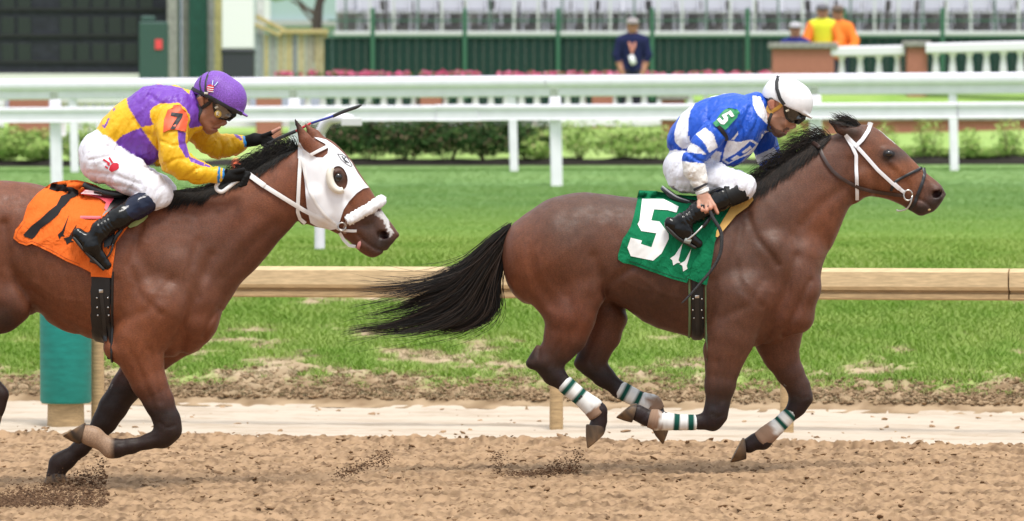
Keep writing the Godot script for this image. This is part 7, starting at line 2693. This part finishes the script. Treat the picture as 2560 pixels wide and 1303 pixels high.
# ---------------------------------------------------------------- onlookers
func onlooker(called: String, label: String, z: float, px: float, py: float, shirt: Color, sleeves: Color, leg: Color, pose: String, hat: Color) -> Node3D:
	var s := F / z / 0.9
	figure(s, 0, 0)
	var o := thing(called, label, "person", at(px, py, z))
	var f := Field.new()
	f.tag = 1
	f.cap(Vector3(0, -258, 0), Vector3(0, -190, 0), 30, 27, 12.0, 0.8)
	f.cap(Vector3(-26, -262, 0), Vector3(26, -262, 0), 17, 17, 12.0, 0.9)
	f.tag = 2
	for q in [-1.0, 1.0]:
		if pose == "stand":
			f.chain([[33 * q, -262, 0, 14], [44 * q, -222, 2, 11], [40 * q, -206, 4, 9]], 6.0)
		else:
			f.chain([[30 * q, -262, 0, 15], [46 * q, -226, 14, 13], [44 * q, -208, 26, 11], [14 * q, -204, 40, 9]], 6.0)
	f.tag = 3
	for q in [-1.0, 1.0]:
		if pose == "stand":
			f.chain([[40 * q, -206, 4, 8], [32 * q, -182, 10, 7], [20 * q, -158, 16, 6]], 5.0)
			f.cap(Vector3(18 * q, -154, 18), Vector3(10 * q, -146, 20), 7, 6, 4.0, 0.7)
	f.tag = 4
	for q in [-1.0, 1.0]:
		f.chain([[13 * q, -172, 0, 20], [15 * q, -92, 2, 15], [15 * q, -12, -2, 10], [15 * q, -5, 14, 8]], 8.0)
	f.tag = 3
	f.cap(Vector3(0, -282, 0), Vector3(0, -266, 0), 9, 11, 5.0)
	f.cap(Vector3(0, -306, 0), Vector3(0, -292, 4), 17, 13, 6.0, 1.1)
	f.cap(Vector3(0, -299, 18), Vector3(0, -294, 21), 3, 4, 3.0)
	f.ready()
	var parts := {}
	pour(parts, f, 4.0, func(_x: float, y: float, zz: float, who: int) -> Array:
		if who == 1:
			return [1, shirt]
		if who == 2:
			return [1, sleeves]
		if who == 4:
			return [2, leg]
		if y < -306.0 or (zz < 0.0 and y < -292.0):
			return [0, Color(0.05, 0.035, 0.03)]
		return [0, Color(0.42, 0.21, 0.14)])
	flush(parts, 0, "body", vmat(0.6, 0.3), o)
	flush(parts, 1, "shirt", vmat(0.8, 0.2), o)
	flush(parts, 2, "trousers", vmat(0.8, 0.2), o)
	var st := tool()
	lathe(st, [[0.0, 0.0], [18.5 / s, 0.0], [18.0 / s, 8.0 / s], [12.0 / s, 15.0 / s], [0.0, 17.0 / s]], Vector3(0, 309.0 / s, 0), 14)
	box(st, Vector3(0, 311.0 / s, 20.0 / s), Vector3(26.0 / s, 2.5 / s, 18.0 / s))
	put("cap", done(st), mat(hat, 0.8), o)
	return o


func build_people() -> void:
	var man := onlooker("person", "person in navy shirt and cap standing before the dark fence, hands clasped", 74.0, 1581, 338, Color(0.022, 0.026, 0.075), Color(0.022, 0.026, 0.075), Color(0.03, 0.03, 0.04), "stand", Color(0.34, 0.30, 0.30))
	var s := F / 74.0 / 0.9
	figure(s, 0, 0)
	put("name_card", cord([[-5, -222, 30], [0, -206, 31], [4, -196, 31]], [7, 9, 7], 8, 0.3), mat(Color(0.75, 0.75, 0.78), 0.6), man)
	put("lanyard", cord([[-12, -272, 16], [-6, -244, 27], [-2, -224, 30], [4, -244, 27], [10, -272, 16]], [3.4], 6, 0.5), mat(Color(0.62, 0.25, 0.18), 0.7), man)
	onlooker("person", "person in bright yellow shirt with orange sleeves leaning on the wide brick pier", 73.2, 2056, 302, Color(0.72, 0.72, 0.05), Color(0.85, 0.22, 0.04), Color(0.05, 0.06, 0.09), "lean", Color(0.16, 0.15, 0.17))
	onlooker("person", "person in orange shirt leaning at the right of the brick pier", 74.0, 2094, 306, Color(0.88, 0.22, 0.04), Color(0.88, 0.22, 0.04), Color(0.05, 0.06, 0.09), "lean", Color(0.14, 0.10, 0.08))
	onlooker("person", "smaller person in navy shirt and pale hat bending over the brick pier", 73.0, 1988, 348, Color(0.03, 0.035, 0.16), Color(0.03, 0.035, 0.16), Color(0.05, 0.06, 0.09), "lean", Color(0.45, 0.43, 0.46))


# dirt thrown up by the hooves
func build_thrown_dirt() -> void:
	var m := vmat(0.95, 0.15)
	var piece := lump(1.0, 9)
	var swarm := func(called: String, far: float, n: int, place: Callable) -> void:
		var where := []
		var cols := []
		for i in n:
			var q: Array = place.call()
			var z: float = minf(far + rng.randfn(0, 0.10), EYE * F / maxf(q[1] - 300.0 + 5.0, 1.0))   # never under the ground
			where.append(turned(at(q[0], q[1], z), Vector3(1.5, 0.9, 1.0) * q[2] * z / F))
			cols.append(Color(0.17, 0.10, 0.058).lerp(Color(0.07, 0.042, 0.027), rng.randf()))
		scatter(called, piece, m, where, cols)
	swarm.call("thrown_dirt", 29.0, 3200, func() -> Array:
		var u := pow(rng.randf(), 1.15)
		var top := lerpf(1132.0, 1244.0, pow(u, 0.7))
		var y := lerpf(top, 1264.0, pow(rng.randf(), 0.55))
		if rng.randf() < 0.10:
			y -= rng.randf() * 40.0
		return [262.0 - 285.0 * u + rng.randfn(0, 5), y + rng.randfn(0, 4), rng.randf_range(0.8, 2.0) * (1.0 + pow(rng.randf(), 8.0) * 2.5)])
	swarm.call("thrown_dirt", 29.4, 480, func() -> Array:
		var t := rng.randf()
		return [lerpf(845, 972, t) + rng.randfn(0, 10), lerpf(1188, 1126, t * rng.randf_range(0.5, 1.0)) + rng.randfn(0, 8), rng.randf_range(0.9, 2.2)])
	swarm.call("thrown_dirt", 30.0, 1100, func() -> Array:
		var t := rng.randf()
		if rng.randf() < 0.14:
			return [rng.randfn(1246, 12), rng.randf_range(1130, 1186), rng.randf_range(0.9, 2.2)]
		return [lerpf(1262, 1450, pow(t, 0.6)) + rng.randfn(0, 6), 1186.0 - pow(t, 1.4) * absf(rng.randfn(0, 30)) + rng.randfn(0, 4), rng.randf_range(0.9, 2.4)])

func build_all() -> void:
	build_ground()
	build_rails()
	build_terrace()
	build_stand()
	build_left()
	build_plants()
	build_people()
	var f5 := build_horse_five()
	build_tack_five(f5)
	var f7 := build_horse_seven()
	build_tack_seven(f7)
	build_rider_five(f5)
	build_rider_seven(f7)
	build_thrown_dirt()
